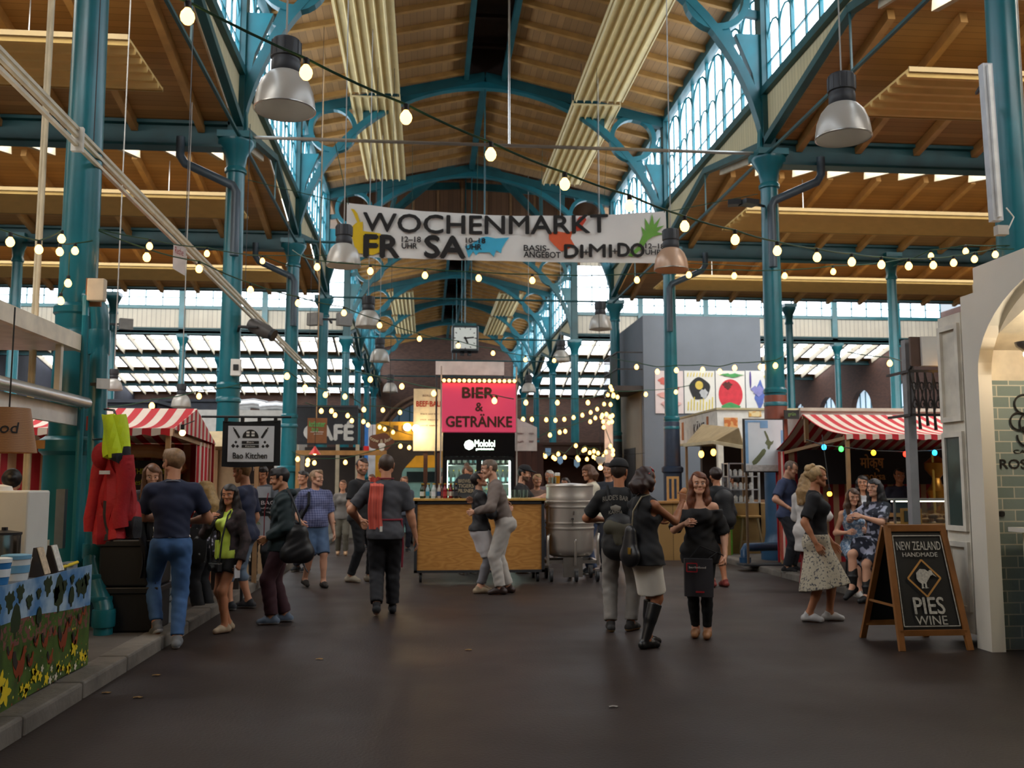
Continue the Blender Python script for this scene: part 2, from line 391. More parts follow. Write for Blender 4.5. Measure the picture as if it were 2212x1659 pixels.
# ---- arches
TEALM = pm('175d66', .4, 0, .2, 2.2)
def arch(y, lab):
    t = .22; root = thing('roof_arch', lab, 'arch', (XM, y, 8), group='roof arches over the nave')
    R0, CZ = 5.05, 7.29; m = MB(); ar = lambda a, r: (XM+r*math.sin(a), CZ+r*math.cos(a))
    N = 36; A = math.radians(80)
    for i in range(N):
        a0, a1 = -A+2*A*i/N, -A+2*A*(i+1)/N
        m.prism([ar(a0, R0), ar(a1, R0), ar(a1, R0+.17), ar(a0, R0+.17)][::-1], (0, y+t/2, 0), (1, 0, 0), (0, 0, 1), t)
    m.build('arch_rib', TEALM, root); m = MB()
    for sx, xe in ((-1, XL+.1), (1, XR-.1)):
        m.bar((XM, y, ZR-.24), (xe, y, ZE-.24), .24, .26)
    m.build('top_chord', TEALD, root); m = MB()
    B = math.radians(40)
    for i in range(16):
        a0, a1 = -B+2*B*i/16, -B+2*B*(i+1)/16; p, q = ar(a0, R0+.12), ar(a1, R0+.12)
        m.prism([p, q, (q[0], roof_z(q[0])-.3), (p[0], roof_z(p[0])-.3)], (0, y+.05, 0), (1, 0, 0), (0, 0, 1), .1)
    m.build('web_plate', TEALD, root)
    for sx in (-1, 1):
        m = MB(); c = (XM+sx*4.12, 11.05)
        for i in range(28):
            a0, a1 = 2*PI*i/28, 2*PI*(i+1)/28
            P = [(c[0]+r*math.cos(a), c[1]+r*math.sin(a)) for a, r in ((a0, .53), (a1, .53), (a1, .66), (a0, .66))]
            m.prism(P[::-1], (0, y+.1, 0), (1, 0, 0), (0, 0, 1), .2)
        for (dx, dz, ex, ez) in ((.35, .5, .85, .45), (.55, -.25, .9, -.3), (.15, -.58, .3, -.95), (-.3, .5, -.42, .75)):
            m.bar((c[0]+dx*sx, y, c[1]+dz), (c[0]+ex*sx, y, c[1]+ez), .1, .16)
        m.build('spandrel_ring', TEALM, root)
    return root
for i, y in enumerate(ROWS[2:]+FAR[:4]):
    arch(y, ['%s teal arch over the nave counting from this end, above the string lights' % ORD[i], '%s teal arch over the nave counting from this end' % ORD[i]][i > 0])
# ---- columns
def column(x, y, lab, r=.17, z1=ZC, upper=True, grp='iron columns of the nave', ped=None, low=None):
    root = thing('iron_column', lab, 'column', (x, y, 0), group=grp); root['kind'] = 'thing'
    m = MB(); k = r/.17
    m.lathe((x, y, 0), [(.34*k, 0), (.34*k, .35), (.27*k, .42), (.245*k, .6), (.245*k, 1.78), (.29*k, 1.82), (.29*k, 1.93), (.235*k, 1.97)], 24)
    m.build('pedestal', ped or TEAL, root, True)
    m = MB(); m.lathe((x, y, 0), [(.215*k, 1.95), (.195*k, 2.95), (.22*k, 2.97), (.22*k, 3.03), (.195*k, 3.06), (.2*k, 3.2), (.22*k, 3.22), (.22*k, 3.28), (.185*k, 3.32), (.165*k, z1-.6)], 24)
    m.build('shaft', TEAL, root, True)
    if low: MB().lathe((x, y, 0), [(.222*k, 1.97), (.208*k, 3.15), (.2*k, 3.17)], 24, False, False).build('painted_band', low, root, True, label='band painted another colour')
    m = MB(); m.lathe((x, y, 0), [(.165*k, z1-.62), (.2*k, z1-.6), (.2*k, z1-.54), (.17*k, z1-.5), (.2*k, z1-.28), (.33*k, z1-.06), (.33*k, z1)], 24)
    m.box(x-.3*k, x+.3*k, y-.3*k, y+.3*k, z1, z1+.12); m.build('capital', TEAL, root, True)
    if upper:
        sx = 1 if x < XM else -1
        m = MB(); m.box(x-.14, x+.14, y-.16, y+.16, z1+.12, ZE); m.build('upper_post', TEALD, root)
        m = MB(); m.prism([(0, 0), (sx*.2, 0), (sx*.16, .8), (sx*.3, 1.6), (sx*.62, 2.4), (0, 2.4)][::sx], (x, y+.08, z1+.1), (1, 0, 0), (0, 0, 1), .16)
        m.build('arch_bracket', TEAL, root)
    return root
BLUEP, RUST, NAVY, DARKC = pm('1f4a6b', .4), pm('7d3a22', .5), pm('1d2c42', .5), pm('22262a', .5)
LL = ['turquoise iron column beside the farm-print counter, jackets hanging on its pipe', 'turquoise iron column behind the striped stall, white speaker box on it',
      'turquoise iron column just behind the black hanging banner pole end', 'turquoise iron column by the brown and green hanging board']
RL = ['turquoise iron column beside the white arched kiosk', 'turquoise iron column behind the island map board, painted rust brown low down',
      'turquoise iron column in front of the grey painted block', 'dark iron column at the corner of the grey painted block']
for i, y in enumerate(ROWS[2:]):
    column(XL, y if i else 9.93, LL[i]); column(XR, y if i else 9.99, RL[i], ped=[None, BLUEP, NAVY, NAVY][i], low=[None, RUST, NAVY, DARKC][i])
for i, y in enumerate(FAR[:4]):
    column(XL, y, '%s column beyond the crossing in the row behind the cafe sign' % ORD[i]); column(XR, y, '%s column beyond the crossing in the row behind the steel fermenter' % ORD[i], ped=DARKC, low=DARKC)
for x, s in ((-10.6, 'above the striped stall on the bao side'), (13.0, 'above the striped stall on the pie side')):
    for i, y in enumerate((17.5, 25.2, 32.8, 42.0, 49.5)):
        column(x, y, '%s slim aisle column %s' % (ORD[i], s), .13, upper=False, grp='slim columns of the side aisles')
column(18.9, 42.0, 'slim aisle column standing against the pale boarded band beside the brick wall', .13, upper=False, grp='slim columns of the side aisles')
for x, y, sg, lab in ((XL, 17.5, -1, 'grey rain pipe bending down from the capital of the second column, bao side'), (XL, 25.2, -1, 'grey rain pipe bending down from the capital of the third column, bao side'), (XR, 17.5, 1, 'grey rain pipe at the capital of the column behind the map board'), (XR, 25.2, 1, 'grey rain pipe at the capital of the column before the grey block')):
    MB().tube([(x+sg*.95, y-.25, 7.8), (x+sg*.95, y-.25, 7.45), (x+sg*.85, y-.27, 7.3), (x-sg*.02, y-.3, 6.9), (x-sg*.08, y-.3, 6.78), (x-sg*.08, y-.3, 5.6)], .08, 10).build('rain_pipe', pm('3c4a54', .4), None, True, label=lab, cat='pipe')
# ---- clerestory over both arcades: boarded band, window with tracery
BAND = planks('cdc097', 1, .14, rough=.6, var=.05, gapw=.08)
def clerestory(x, y0, y1, n, sx, full=True):
    ym = (y0+y1)/2; rz = 8.9
    m = MB(); P = [(y0, ZC+.3), (y0+.7, ZC+.42), (ym, rz), (y1-.7, ZC+.42), (y1, ZC+.3), (y1, ZS), (y0, ZS)]
    m.prism(P, (x-.04, 0, 0), (0, 1, 0), (0, 0, 1), .08)
    m.mat(1)
    for a, b in ((P[0], P[2]), (P[2], P[4])): m.bar((x+sx*.07, a[0], a[1]-.02), (x+sx*.07, b[0], b[1]-.02), .14, .14)
    m.bar((x+sx*.05, y0, ZS), (x+sx*.05, y1, ZS), .2, .16)
    m.bar((x+sx*.02, y0, ZE-.05), (x+sx*.02, y1, ZE-.05), .25, .35)
    m.bar((x+sx*.1, y0+.2, ZC+.02), (x+sx*.1, y1-.2, ZC+.02), .05, .05)
    m.bar((x+sx*.1, ym, rz), (x+sx*.1, ym, ZC), .03, .03)
    m.build('boarded_band', [BAND, TEALD], kind='structure')
    o = MB().box(x-.02-sx*.08, x+.02-sx*.08, y0+.15, y1-.15, ZS+.05, ZE-.15).build('window_%d' % n, SKYP, kind='structure')
    f = MB(); L = y1-y0-.3; k = 6; w = L/k; xx = x
    for i in range(k+1): f.bar((xx, y0+.15+i*w, ZS), (xx, y0+.15+i*w, ZE-.2), .07, .07)
    for i in range(k):
        a = y0+.15+i*w; c = a+w/2
        pts = [(xx, a, ZE-.95)]+[(xx, c-w/2*math.cos(PI*j/8), ZE-.95+w*.5*math.sin(PI*j/8)) for j in range(1, 8)]+[(xx, a+w, ZE-.95)]
        f.tube(pts, .03, 4); f.bar((xx, c, ZS), (xx, c, ZE-.95+w*.5), .04, .04)
        for q in (.25, .75):
            e = a+w*q; f.tube([(xx, a+w*(q-.25), ZS+.95)]+[(xx, e-w/4*math.cos(PI*j/6), ZS+.95+w*.3*math.sin(PI*j/6)) for j in range(1, 6)]+[(xx, a+w*(q+.25), ZS+.95)], .022, 4)
        f.bar((xx, a, ZS+.55), (xx, a+w, ZS+.55), .035, .035)
    f.build('window_frame', TEAL, o)
n = 10
for i in range(5):
    for x, sx in ((XL, 1), (XR, -1)):
        clerestory(x, ROWS[i], ROWS[i+1], n, sx); n += 1
for i in range(4):
    for x, sx in ((XL, 1), (XR, -1)):
        clerestory(x, FAR[i], FAR[i+1], n, sx); n += 1
# ---- aisles: transverse beams, gabled board roofs, hanging radiant panels
def aisle_bay(x0, x1, y0, y1, glazed=False, n=0):
    ym = (y0+y1)/2; rz = 8.95; zb = ZC+.32; m = MB()
    for a, za, b, zb2 in ((y0, zb, ym, rz), (ym, rz, y1, zb)):
        if (glazed and a == ym) or (not glazed and a == y0 and y0 > 0):
            if glazed: ya, zz = ym+.35, rz-(rz-zb)*.1; b = y1-.45; zb2 = zb+(rz-zb)*.12; e0, f0, e1, f1 = ym, rz, y1, zb
            else: ya, zz = y0+1.0, zb+(rz-zb)*.26; b = ym-.6; zb2 = zb+(rz-zb)*.845; e0, f0, e1, f1 = y0, zb, ym, rz  # hidden near-slope skylight, added to brighten the aisle
            m.mat(0).add([(x0, e0, f0), (x1, e0, f0), (x1, ya, zz), (x0, ya, zz)], [(0, 1, 2, 3)])
            m.add([(x0, b, zb2), (x1, b, zb2), (x1, e1, f1), (x0, e1, f1)], [(0, 1, 2, 3)])
            o = MB().add([(x0, ya, zz+.03), (x1, ya, zz+.03), (x1, b, zb2+.03), (x0, b, zb2+.03)], [(0, 1, 2, 3)]).build('window_%d' % n, SKYP if glazed else SKYADD, kind='structure')
            f = MB(); k = int((x1-x0)/.85)
            for i in range(k+1):
                x = x0+(x1-x0)*i/k; f.bar((x, ya, zz-.1), (x, b, zb2-.1), .06+.05*(i % 2), .28)
            f.bar((x0, (ya+b)/2, (zz+zb2)/2), (x1, (ya+b)/2, (zz+zb2)/2), .05, .06)
            f.build('window_frame', pm('b5a68c', .6), o)
        else:
            m.mat(0).add([(x0, a, za), (x1, a, za), (x1, b, zb2), (x0, b, zb2), (x0, a, za+.12), (x1, a, za+.12), (x1, b, zb2+.12), (x0, b, zb2+.12)],
                  [(0, 1, 2, 3), (7, 6, 5, 4), (0, 4, 5, 1), (1, 5, 6, 2), (2, 6, 7, 3), (3, 7, 4, 0)])
        else_ = not ((glazed and a == ym) or (not glazed and a == y0 and y0 > 0))
        if else_:
            m.mat(1); x = x0+.5
            while x < x1-.3:
                m.bar((x, a+.05, za-.1), (x, b-.05 if a != ym else b-.05, zb2-.1), .12, .18); x += 1.2
    return m
XA = [(WXL, XL-.1), (XR+.1, WXR)]
for s, (x0, x1) in zip(('left', 'right'), XA):
    for i in range(5):
        aisle_bay(x0, x1, ROWS[i], ROWS[i+1], False, n).build('ceiling_aisle_'+s, [WOODA, RAFA], kind='structure'); n += 1
    for i in range(4):
        aisle_bay(x0, x1, FAR[i], FAR[i+1], True, n).build('ceiling_aisle_'+s, [WOODA, RAFA], kind='structure'); n += 1
    for i, y in enumerate(ROWS[1:]+FAR[:4]):
        m = MB(); q = .42 if y == 32.8 else .28 if y > 40 else 0; m.box(x0, x1, y-.05, y+.05, ZC-.12+q, ZC+.3+q*.3); m.box(x0, x1, y-.16, y+.16, ZC-.16+q, ZC-.11+q); m.box(x0, x1, y-.16, y+.16, ZC+.27+q*.3, ZC+.33+q*.3)
        m.build('beam_aisle_'+s, TEALD, kind='structure')
    # crossing wing: flat boarded roof, boarded band with strip windows on its far side
    MB().box(x0, x1, 32.8, 42.1, 12.0, 12.2).build('ceiling_wing_'+s, WOODA, kind='structure')
    MB().box(x0, x1, 32.85, 33.0, ZC+.55, ZS+.1).box(x0, x1, 32.85, 33.0, 11.4, 12).build('boarded_wing_near_'+s, BAND, kind='structure'); MB().box(x0, x1, 32.9, 32.94, ZS+.1, 11.4).build('window_%d' % n, SKYADD, kind='structure'); n += 1  # near-side strip window, added out of view to light the far band
    B2 = planks('d6d2c2', 0, .2, rough=.6, var=.05, gapw=.1)
    m = MB(); m.box(x0, x1, 42.1, 42.2, ZC+.25, ZS); m.mat(1); m.box(x0, x1, 41.98, 42.22, ZS-.05, ZS+.1); m.box(x0, x1, 41.95, 42.25, ZC+.12, ZC+.3)
    k = 0; x = XL if s == 'left' else XR
    while x0-.1 <= x <= x1+.1: m.box(x-.12, x+.12, 41.95, 42.1, ZC, 12); x += (-3.55 if s == 'left' else 3.05)
    m.build('boarded_wing_'+s, [B2, TEAL], kind='structure')
    o = MB().box(x0, x1, 42.12, 42.16, ZS+.05, 11.4).build('window_%d' % n, SKYP, kind='structure'); n += 1
    f = MB(); k = int((x1-x0)/.7)
    for i in range(k+1): f.box(x0+(x1-x0)*i/k-.02, x0+(x1-x0)*i/k+.02, 42.0, 42.08, ZS, 11.4)
    for z in (9.6, 10.4): f.box(x0, x1, 42.0, 42.06, z-.02, z+.02)
    f.build('window_frame', TEAL, o)
    MB().box(x0, x1, 42.1, 42.2, 11.4, 12).build('wall_wing_top_'+s, B2, kind='structure')
PANY = pm('dcb871', .5, 0, .06, 3)
def panel(x0, x1, y0, y1, z, along, lab):
    r = thing('radiant_heater', lab, 'heater panel', ((x0+x1)/2, (y0+y1)/2, z), group='cream ribbed heater panels under the roof')
    m = MB(); N = 6; L0, L1 = (y0, y1) if along == 'x' else (x0, x1); w = (L1-L0)/N
    for i in range(N):
        a = L0+i*w
        pr = [(a, 0), (a+w*.15, -.08), (a+w*.3, 0), (a+w, 0), (a+w, .04), (a, .04)]
        if along == 'x': m.prism(pr, (x0, 0, z), (0, 1, 0), (0, 0, 1), x1-x0)
        else: m.prism(pr[::-1], (0, y0, z), (1, 0, 0), (0, 0, 1), -(y1-y0))
    m.build('ribbed_sheet', PANY if along == 'x' else CREAM, r)
    m = MB()
    if along == 'x':
        m.box(x0, x1, y0-.03, y0, z-.02, z+.06); m.box(x0, x1, y1, y1+.03, z-.02, z+.06)
    else:
        m.box(x0-.03, x0, y0, y1, z-.02, z+.12); m.box(x1, x1+.03, y0, y1, z-.02, z+.12)
    m.build('edge_rail', pm('a58a55', .5, 0, .06, 3) if along == 'x' else CREAM, r)
    for a in (.1, .9):
        for b in (.05, .95):
            if along == 'x': x, y = x0+(x1-x0)*a, y0+(y1-y0)*b; top = 8.15+.8*(1-abs(((y-9.7) % 7.75)/3.87-1))
            else: x, y = x0+(x1-x0)*b, y0+(y1-y0)*a; top = roof_z(x)
            MB().bar((x, y, z+.02), (x, y, max(top-.02, z+.1)), .015, .015).build('hanger_rod', STEEL, r)
    return r
for i, (y0, y1) in enumerate(((13.9, 15.75), (21.6, 23.5), (29.0, 31.0))):
    panel(-19, -4.45, y0, y1, 8.05, 'x', '%s cream ribbed heater panel from this end, aisle roof above the farm-print counter' % ORD[i])
    panel(7.6, 22, y0, y1, 8.05, 'x', '%s cream ribbed heater panel from this end, aisle roof above the arched kiosk' % ORD[i])
for xs, nm in (((-2.05, -.8), 'on the bao stall side'), ((3.85, 5.1), 'on the map board side')):
    for i, (y0, y1) in enumerate(((10.2, 17.2), (17.8, 24.0), (24.25, 31.0), (50, 56.6), (57.4, 64))):
        panel(xs[0], xs[1], y0, y1, 11.62 if i != 2 else 11.6, 'y', '%s long cream heater panel from this end, nave roof %s' % (ORD[i], nm))
# tie rods across the nave and roof hangers
for i, y in enumerate(ROWS[3:]+FAR[:3]):
    m = MB(); m.tube([(XL+.2, y, ZC+.1), (XR-.2, y, ZC+.1)], .035, 8); m.tube([(XM, y, ZC+.1), (XM, y, 12.4)], .02, 6)
    m.build('tie_rod', STEEL if i == 0 else TEALD, label='%s thin tie rod across the nave between the column capitals, with its hanger' % ORD[i], cat='tie rod', group='tie rods across the nave')
m = MB()
for a, b in ((ROWS[4], ROWS[5]),)+tuple((FAR[i], FAR[i+1]) for i in (3,)): m.bar((XM, a, ZR-.2), (XM, b, ZR-.2), .18, .25)
for a, b in ((ROWS[3], ROWS[4]), (FAR[0], FAR[1]), (FAR[1], FAR[2]), (FAR[2], FAR[3]), (ROWS[1], ROWS[2])):
    for k in (-.52, .52): m.bar((XM+k, a, ZR-.25), (XM+k, b, ZR-.25), .13, .25)
m.build('ridge_beams', TEALD, kind='structure')
# ================================================================ helpers for things that stand in the hall
def ceil_z(x, y):                                           # underside of the roof above a point
    if XL < x < XR: return 15.2 if 32.8 < y < 42 else roof_z(x)
    R = ROWS+FAR
    for a, b in zip(R, R[1:]):
        if a <= y <= b: return 12.0 if a == 32.8 else ZC+.32+(8.95-ZC-.32)*(1-abs((y-(a+b)/2)/((b-a)/2)))
    return 8.2
def sc(Y): return Y/2040.0                                  # metres per pixel of the photograph at depth Y
def rect(x0, y0, x1, y1, Y):                                # world x0, x1, z0, z1 of an upright rectangle at depth Y
    a, b = at(x0, (y0+y1)/2, Y), at(x1, (y0+y1)/2, Y); m = (x0+x1)/2
    return a.x, b.x, at(m, y1, Y).z, at(m, y0, Y).z
UX, UZ = (1, 0, 0), (0, 0, 1)
# ---------------------------------------------------------------- banner across the nave
BY = 17.9; bx0, bx1, bz0, bz1 = rect(748, 447, 1439, 561, BY); bw, bh = bx1-bx0, bz1-bz0; bm = (bx0+bx1)/2
def bsag(x, z):
    u = (x-bx0)/bw; k = (z-bz0)/bh
    return z-(.17*k+.03*(1-k))*4*u*(1-u)+(.02 if u > .9 else 0)*0
ban = thing('banner', 'long white market banner reading WOCHENMARKT hung across the nave', 'banner', (bm, BY, bz0))
def bfn(u, v):
    x = bx0+u*bw; z = bz0+v*bh
    return (x, BY+.018*math.sin(u*23+v*3)*(.3+.7*v)+.01*math.sin(u*61), bsag(x, z))
MB().grid(bfn, 90, 10, -.006).build('cloth', pm('efebe4', .7, 0, .04, 1.2), ban, True)
BLK = pm('1c1713', .7, 0, .05)
def bpx(x, y): p = at(x, y, BY); return p.x, p.z
def btext(mb, body, x0, y0, x1, y1, bold=.02):
    a, b = bpx(x0, y1), bpx(x1, y0)
    for dz in (0,): mb.text(body, ((a[0]+b[0])/2, BY-.045, a[1]), UX, UZ, b[1]-a[1], b[0]-a[0], bold, .003)
m = MB()
def arcword(mb, word, x0, x1, yb0, ybm, yb1, h, ht=None, bold=.026):     # capitals following the sagging upper hem
    a, b = bpx(x0, 500), bpx(x1, 500); za, zm, zb = bpx(x0, yb0)[1], bpx((x0+x1)/2, ybm)[1], bpx(x1, yb1)[1]
    W = b[0]-a[0]; H = h*sc(BY)
    def wp(x, z):
        t = x/W+.5; base = za*(1-t)*(1-2*t)+zm*4*t*(1-t)+zb*t*(2*t-1)
        return x, base+z
    mb.text(word, ((a[0]+b[0])/2, BY-.045, 0), UX, UZ, H, W, bold, .003, warp=wp)
arcword(m, 'WOCHENMARKT', 785, 1312, 500, 507, 503, 41)
btext(m, 'FR', 787, 511, 862, 556, .045); btext(m, 'SA', 918, 513, 1004, 557, .045)
btext(m, '12–18', 868, 513, 909, 524, .03); btext(m, 'UHR', 868, 527, 901, 538, .03)
btext(m, '10–18', 1006, 516, 1048, 526, .03); btext(m, 'UHR', 1006, 529, 1040, 540, .03)
btext(m, 'BASIS-', 1131, 532, 1186, 543, .03); btext(m, 'ANGEBOT', 1131, 546, 1210, 557, .03)
btext(m, 'DI', 1219, 531, 1258, 557, .045); btext(m, '+', 1260, 541, 1270, 551); btext(m, 'MI', 1272, 530, 1320, 556, .03)
btext(m, '+', 1322, 539, 1332, 549); btext(m, 'DO', 1334, 528, 1390, 555, .045)
btext(m, '12–18', 1393, 528, 1434, 538, .03); btext(m, 'UHR', 1393, 541, 1427, 551, .03)
m.build('lettering', BLK, ban)
def bprint(pts, col, nm):
    P = [bpx(*p) for p in pts]
    MB().prism(P[::-1] if sum((P[i][0]-P[i-1][0])*(P[i][1]+P[i-1][1]) for i in range(len(P))) > 0 else P, (0, BY-.032, 0), UX, UZ, .004).build(nm, pm(col, .75, 0, .06), ban)
bprint([(770, 482), (784, 480), (784, 500), (800, 502), (822, 505), (826, 520), (822, 545), (806, 552), (775, 548), (766, 535), (760, 510), (761, 490)], 'e9c21c', 'pepper_print')
bprint([(772, 482), (764, 462), (758, 452), (765, 453), (772, 462), (778, 481)], 'e9c21c', 'pepper_stalk_print')
bprint([(1004, 533), (1018, 528), (1040, 514), (1052, 512), (1070, 516), (1100, 514), (1092, 524), (1084, 538), (1082, 548), (1072, 542), (1066, 556), (1058, 546), (1034, 546), (1028, 553), (1022, 544), (1012, 558), (1008, 545)], '46b8dc', 'fish_print')
bprint([(1185, 506), (1200, 500), (1222, 504), (1236, 500), (1232, 516), (1240, 530), (1228, 538), (1212, 544), (1196, 530), (1186, 518)], 'e8653a', 'carrot_print')
bprint([(1240, 490), (1250, 470), (1262, 466), (1266, 476), (1258, 488), (1264, 496), (1246, 500)], 'd9482f', 'chilli_print')
bprint([(1376, 535), (1388, 508), (1384, 490), (1394, 500), (1392, 472), (1402, 488), (1408, 462), (1412, 486), (1426, 470), (1418, 492), (1434, 488), (1418, 502), (1432, 506), (1410, 512), (1398, 520), (1386, 538), (1364, 556), (1356, 552)], '76b04a', 'greens_print')
def rope(*p, r=.008): MB().tube(p, r, 5).build('rope', CABLE, ban)
for x, zz in ((bx0+.03, bz1), (bx1-.03, bz1)): rope((x, BY, zz-.03), (x+(-.25 if x < bm else .3), 17.6, ZC+.1))
for x, xx in ((bx0, XL+.2), (bx1, XR-.2)): rope((x, BY, bz0+.02), (xx, 17.6, bz0-.1)); rope((x, BY, bz1-.02), (xx, 17.6, bz1+.3))
for k in range(1, 5): 
    x = bx0+bw*k/5; rope((x, BY, bsag(x, bz1)), (x, 17.55, ZC+.1), r=.004)
# ---------------------------------------------------------------- high-bay lamps
def prismatic(h):
    m, nt, b = newmat('prismatic_shade'); v, _ = coords(nt); b.inputs['Base Color'].default_value = (*lin(h), 1); b.inputs['Roughness'].default_value = .3; b.inputs['Metallic'].default_value = .2
    tr = nt.nodes.new('ShaderNodeBsdfTranslucent'); tr.inputs[0].default_value = (*lin(h), 1); mx = nt.nodes.new('ShaderNodeMixShader'); nt.links.new(math_(nt, 'ADD', .3, math_(nt, 'MULTIPLY', noise(nt, v, 7), .25)), mx.inputs[0])
    nt.links.new(b.outputs[0], mx.inputs[1]); nt.links.new(tr.outputs[0], mx.inputs[2]); nt.links.new(mx.outputs[0], nt.nodes['Material Output'].inputs[0]); return m
ALU = prismatic('e2ded6'); ALUI = pm('d9d4cb', .4, .25, .05, 3)
def lamp(px, rim, w, lab, Y=None, tint=None):
    Y = Y or .55*2050/w; p = at(px, rim, Y); r = w/2*sc(Y)
    t = thing('highbay_lamp', lab, 'hanging lamp', tuple(p), group='bell-shaped hanging lamps')
    k = r/.27; m = MB()
    pr = [(.27, 0), (.268, .05), (.25, .16), (.21, .26), (.155, .325), (.12, .345)]
    m.lathe(p, [(a*k, b*k) for a, b in pr]+[(a*k-.012, b*k-.008) for a, b in reversed(pr)], 36, False, False)
    m.build('bell_shade', tint or ALU, t, True); m = MB()
    m.tube([(p.x+.27*k*math.cos(i*PI/18), p.y+.27*k*math.sin(i*PI/18), p.z) for i in range(37)], .007*k, 6, False)
    m.build('rim', STEEL, t, True); m = MB()
    m.lathe(p, [(.12*k, .33*k), (.13*k, .345*k), (.13*k, .44*k), (.122*k, .45*k), (.122*k, .47*k), (.135*k, .48*k), (.135*k, .62*k), (.12*k, .65*k)], 24)
    for i in range(12): a = i*PI/6; m.bar((p.x+.132*k*math.cos(a), p.y+.132*k*math.sin(a), p.z+.49*k), (p.x+.132*k*math.cos(a), p.y+.132*k*math.sin(a), p.z+.63*k), .012*k, .012*k)
    m.build('gear_housing', pm('2c2d31', .55, 0, .1, 8), t, True)
    m = MB(); m.ball((p.x, p.y, p.z+.2*k), .055*k, 12, 8, 1.5); m.build('lamp_bulb', pm('efe9da', .2), t, True)
    top = ceil_z(p.x, p.y)
    m = MB(); m.tube([(p.x, p.y, p.z+.64*k), (p.x, p.y, top)], .009, 6); m.build('suspension_cord', pm('a5a19a', .6), t)
    return t
WARMALU = prismatic('e6c4a6')
lamp(615, 238, 132, 'big hanging bell lamp nearest of all, before the arcade above the bao side')
lamp(1822, 298, 125, 'big hanging bell lamp on the arched kiosk side, above the map board')
lamp(742, 574, 74, 'bell lamp hanging just before the banner end with the yellow pepper')
lamp(1450, 583, 76, 'warm tinted bell lamp before the banner end with the green leaves', tint=WARMALU)
lamp(795, 706, 55, 'bell lamp between banner and clock, on the cafe side, larger of two')
lamp(1297, 711, 50, 'bell lamp beyond the banner, beside the tall grey block')
lamp(820, 781, 42, 'bell lamp level with the clock bottom, on the cafe side')
lamp(1212, 781, 38, 'bell lamp between the clock and the tall grey block')
lamp(843, 847, 31, 'small far bell lamp over the cow-head sign, beside the beef-ball sign')
lamp(1142, 847, 31, 'small far bell lamp just beside the pink drinks sign')
lamp(245, 842, 36, 'bell lamp in the aisle beside the big column and its pipes', Y=13.5)
lamp(391, 879, 40, 'bell lamp in the aisle straight above the striped awning ridge', Y=16.5)
# ---------------------------------------------------------------- clock
CYY = 41.0; x0, x1, z0, z1 = rect(976, 703, 1034, 758, CYY); cw = x1-x0; cc = ((x0+x1)/2, (z0+z1)/2)
t = thing('station_clock', 'square hanging clock with white face and black hands, high in the nave', 'clock', (cc[0], CYY, z0))
MB().box(x0, x1, CYY+.02, CYY+.75, z0, z1).build('case', pm('3a4244', .4, .2), t, bevel=.04)
MB().box(x0+.1, x1-.1, CYY-.01, CYY+.03, z0+.1, z1-.1).build('dial', pm('e6ebe4', .4, 0, .02), t)
m = MB()
for i in range(12):
    a = i*PI/6; R = cw*.36; s = .07 if i % 3 else .1
    m.bar((cc[0]+R*math.sin(a), CYY-.02, cc[1]+R*math.cos(a)), (cc[0]+(R+s)*math.sin(a), CYY-.02, cc[1]+(R+s)*math.cos(a)), .035, .012, (0, 1, 0))
m.build('hour_marking', BLK, t)
for nm, a, L, w in (('hour_hand', math.radians(155), .26, .07), ('minute_hand', math.radians(84), .38, .05)):
    MB().bar((cc[0]-.06*math.sin(a), CYY-.035, cc[1]-.06*math.cos(a)), (cc[0]+L*math.sin(a), CYY-.035, cc[1]+L*math.cos(a)), w, .012, (0, 1, 0)).build(nm, BLK, t)
m = MB(); m.box(x0+.1, x1-.1, CYY+.1, CYY+.6, z1, z1+.12); m.tube([(cc[0], CYY+.35, z1), (cc[0], CYY+.35, 15.25)], .03, 8); m.build('hanger', TEALD, t)
MB().cyl((cc[0]-.12, CYY+.35, z0-.16), .09, .16).cyl((cc[0]+.2, CYY+.35, z0-.16), .09, .16).build('spotlight', DARK, t)
# ---------------------------------------------------------------- farm-print counter with what stands on it
def farmprint():
    m, nt, b = newmat('farm_scene_print'); v, s = coords(nt)
    z = s[2]; y = s[1]
    hill = math_(nt, 'ADD', .5, math_(nt, 'MULTIPLY', math_(nt, 'SINE', math_(nt, 'MULTIPLY', y, 2.2)), .035))
    sky = mixc(nt, ramp(nt, noise(nt, v, 5), .4, .65), lin('4f82b4'), lin('a9c3d6'))
    gr = mixc(nt, ramp(nt, noise(nt, v, 8), .35, .7), lin('4c6a26'), lin('2d4318'))
    vo = nt.nodes.new('ShaderNodeTexVoronoi'); vo.inputs['Scale'].default_value = 26; nt.links.new(v, vo.inputs['Vector'])
    fl = nt.nodes.new('ShaderNodeSeparateColor'); nt.links.new(vo.outputs['Color'], fl.inputs[0])
    low = math_(nt, 'MULTIPLY', math_(nt, 'LESS_THAN', vo.outputs['Distance'], .26), math_(nt, 'GREATER_THAN', fl.outputs[0], ramp(nt, z, .0, .75)))
    fc = mixc(nt, math_(nt, 'GREATER_THAN', fl.outputs[1], .45), lin('e8cf3c'), lin('8f3b22'))
    fc = mixc(nt, math_(nt, 'GREATER_THAN', fl.outputs[1], .8), fc, lin('d9d4c4'))
    gr = mixc(nt, low, gr, fc)
    mid = math_(nt, 'MULTIPLY', math_(nt, 'GREATER_THAN', z, math_(nt, 'SUBTRACT', hill, .16)), math_(nt, 'GREATER_THAN', noise(nt, v, 22), .52))
    gr = mixc(nt, mid, gr, lin('7c4b46'))
    nt.links.new(mixc(nt, math_(nt, 'GREATER_THAN', z, hill), gr, sky), b.inputs['Base Color']); b.inputs['Roughness'].default_value = .35
    return m
FX = -2.57; DX = .22; CT = thing('market_counter', 'low stall counter covered in a farm-scene print with roosters', 'counter', (FX, 5.6, .11))
ZT = .86
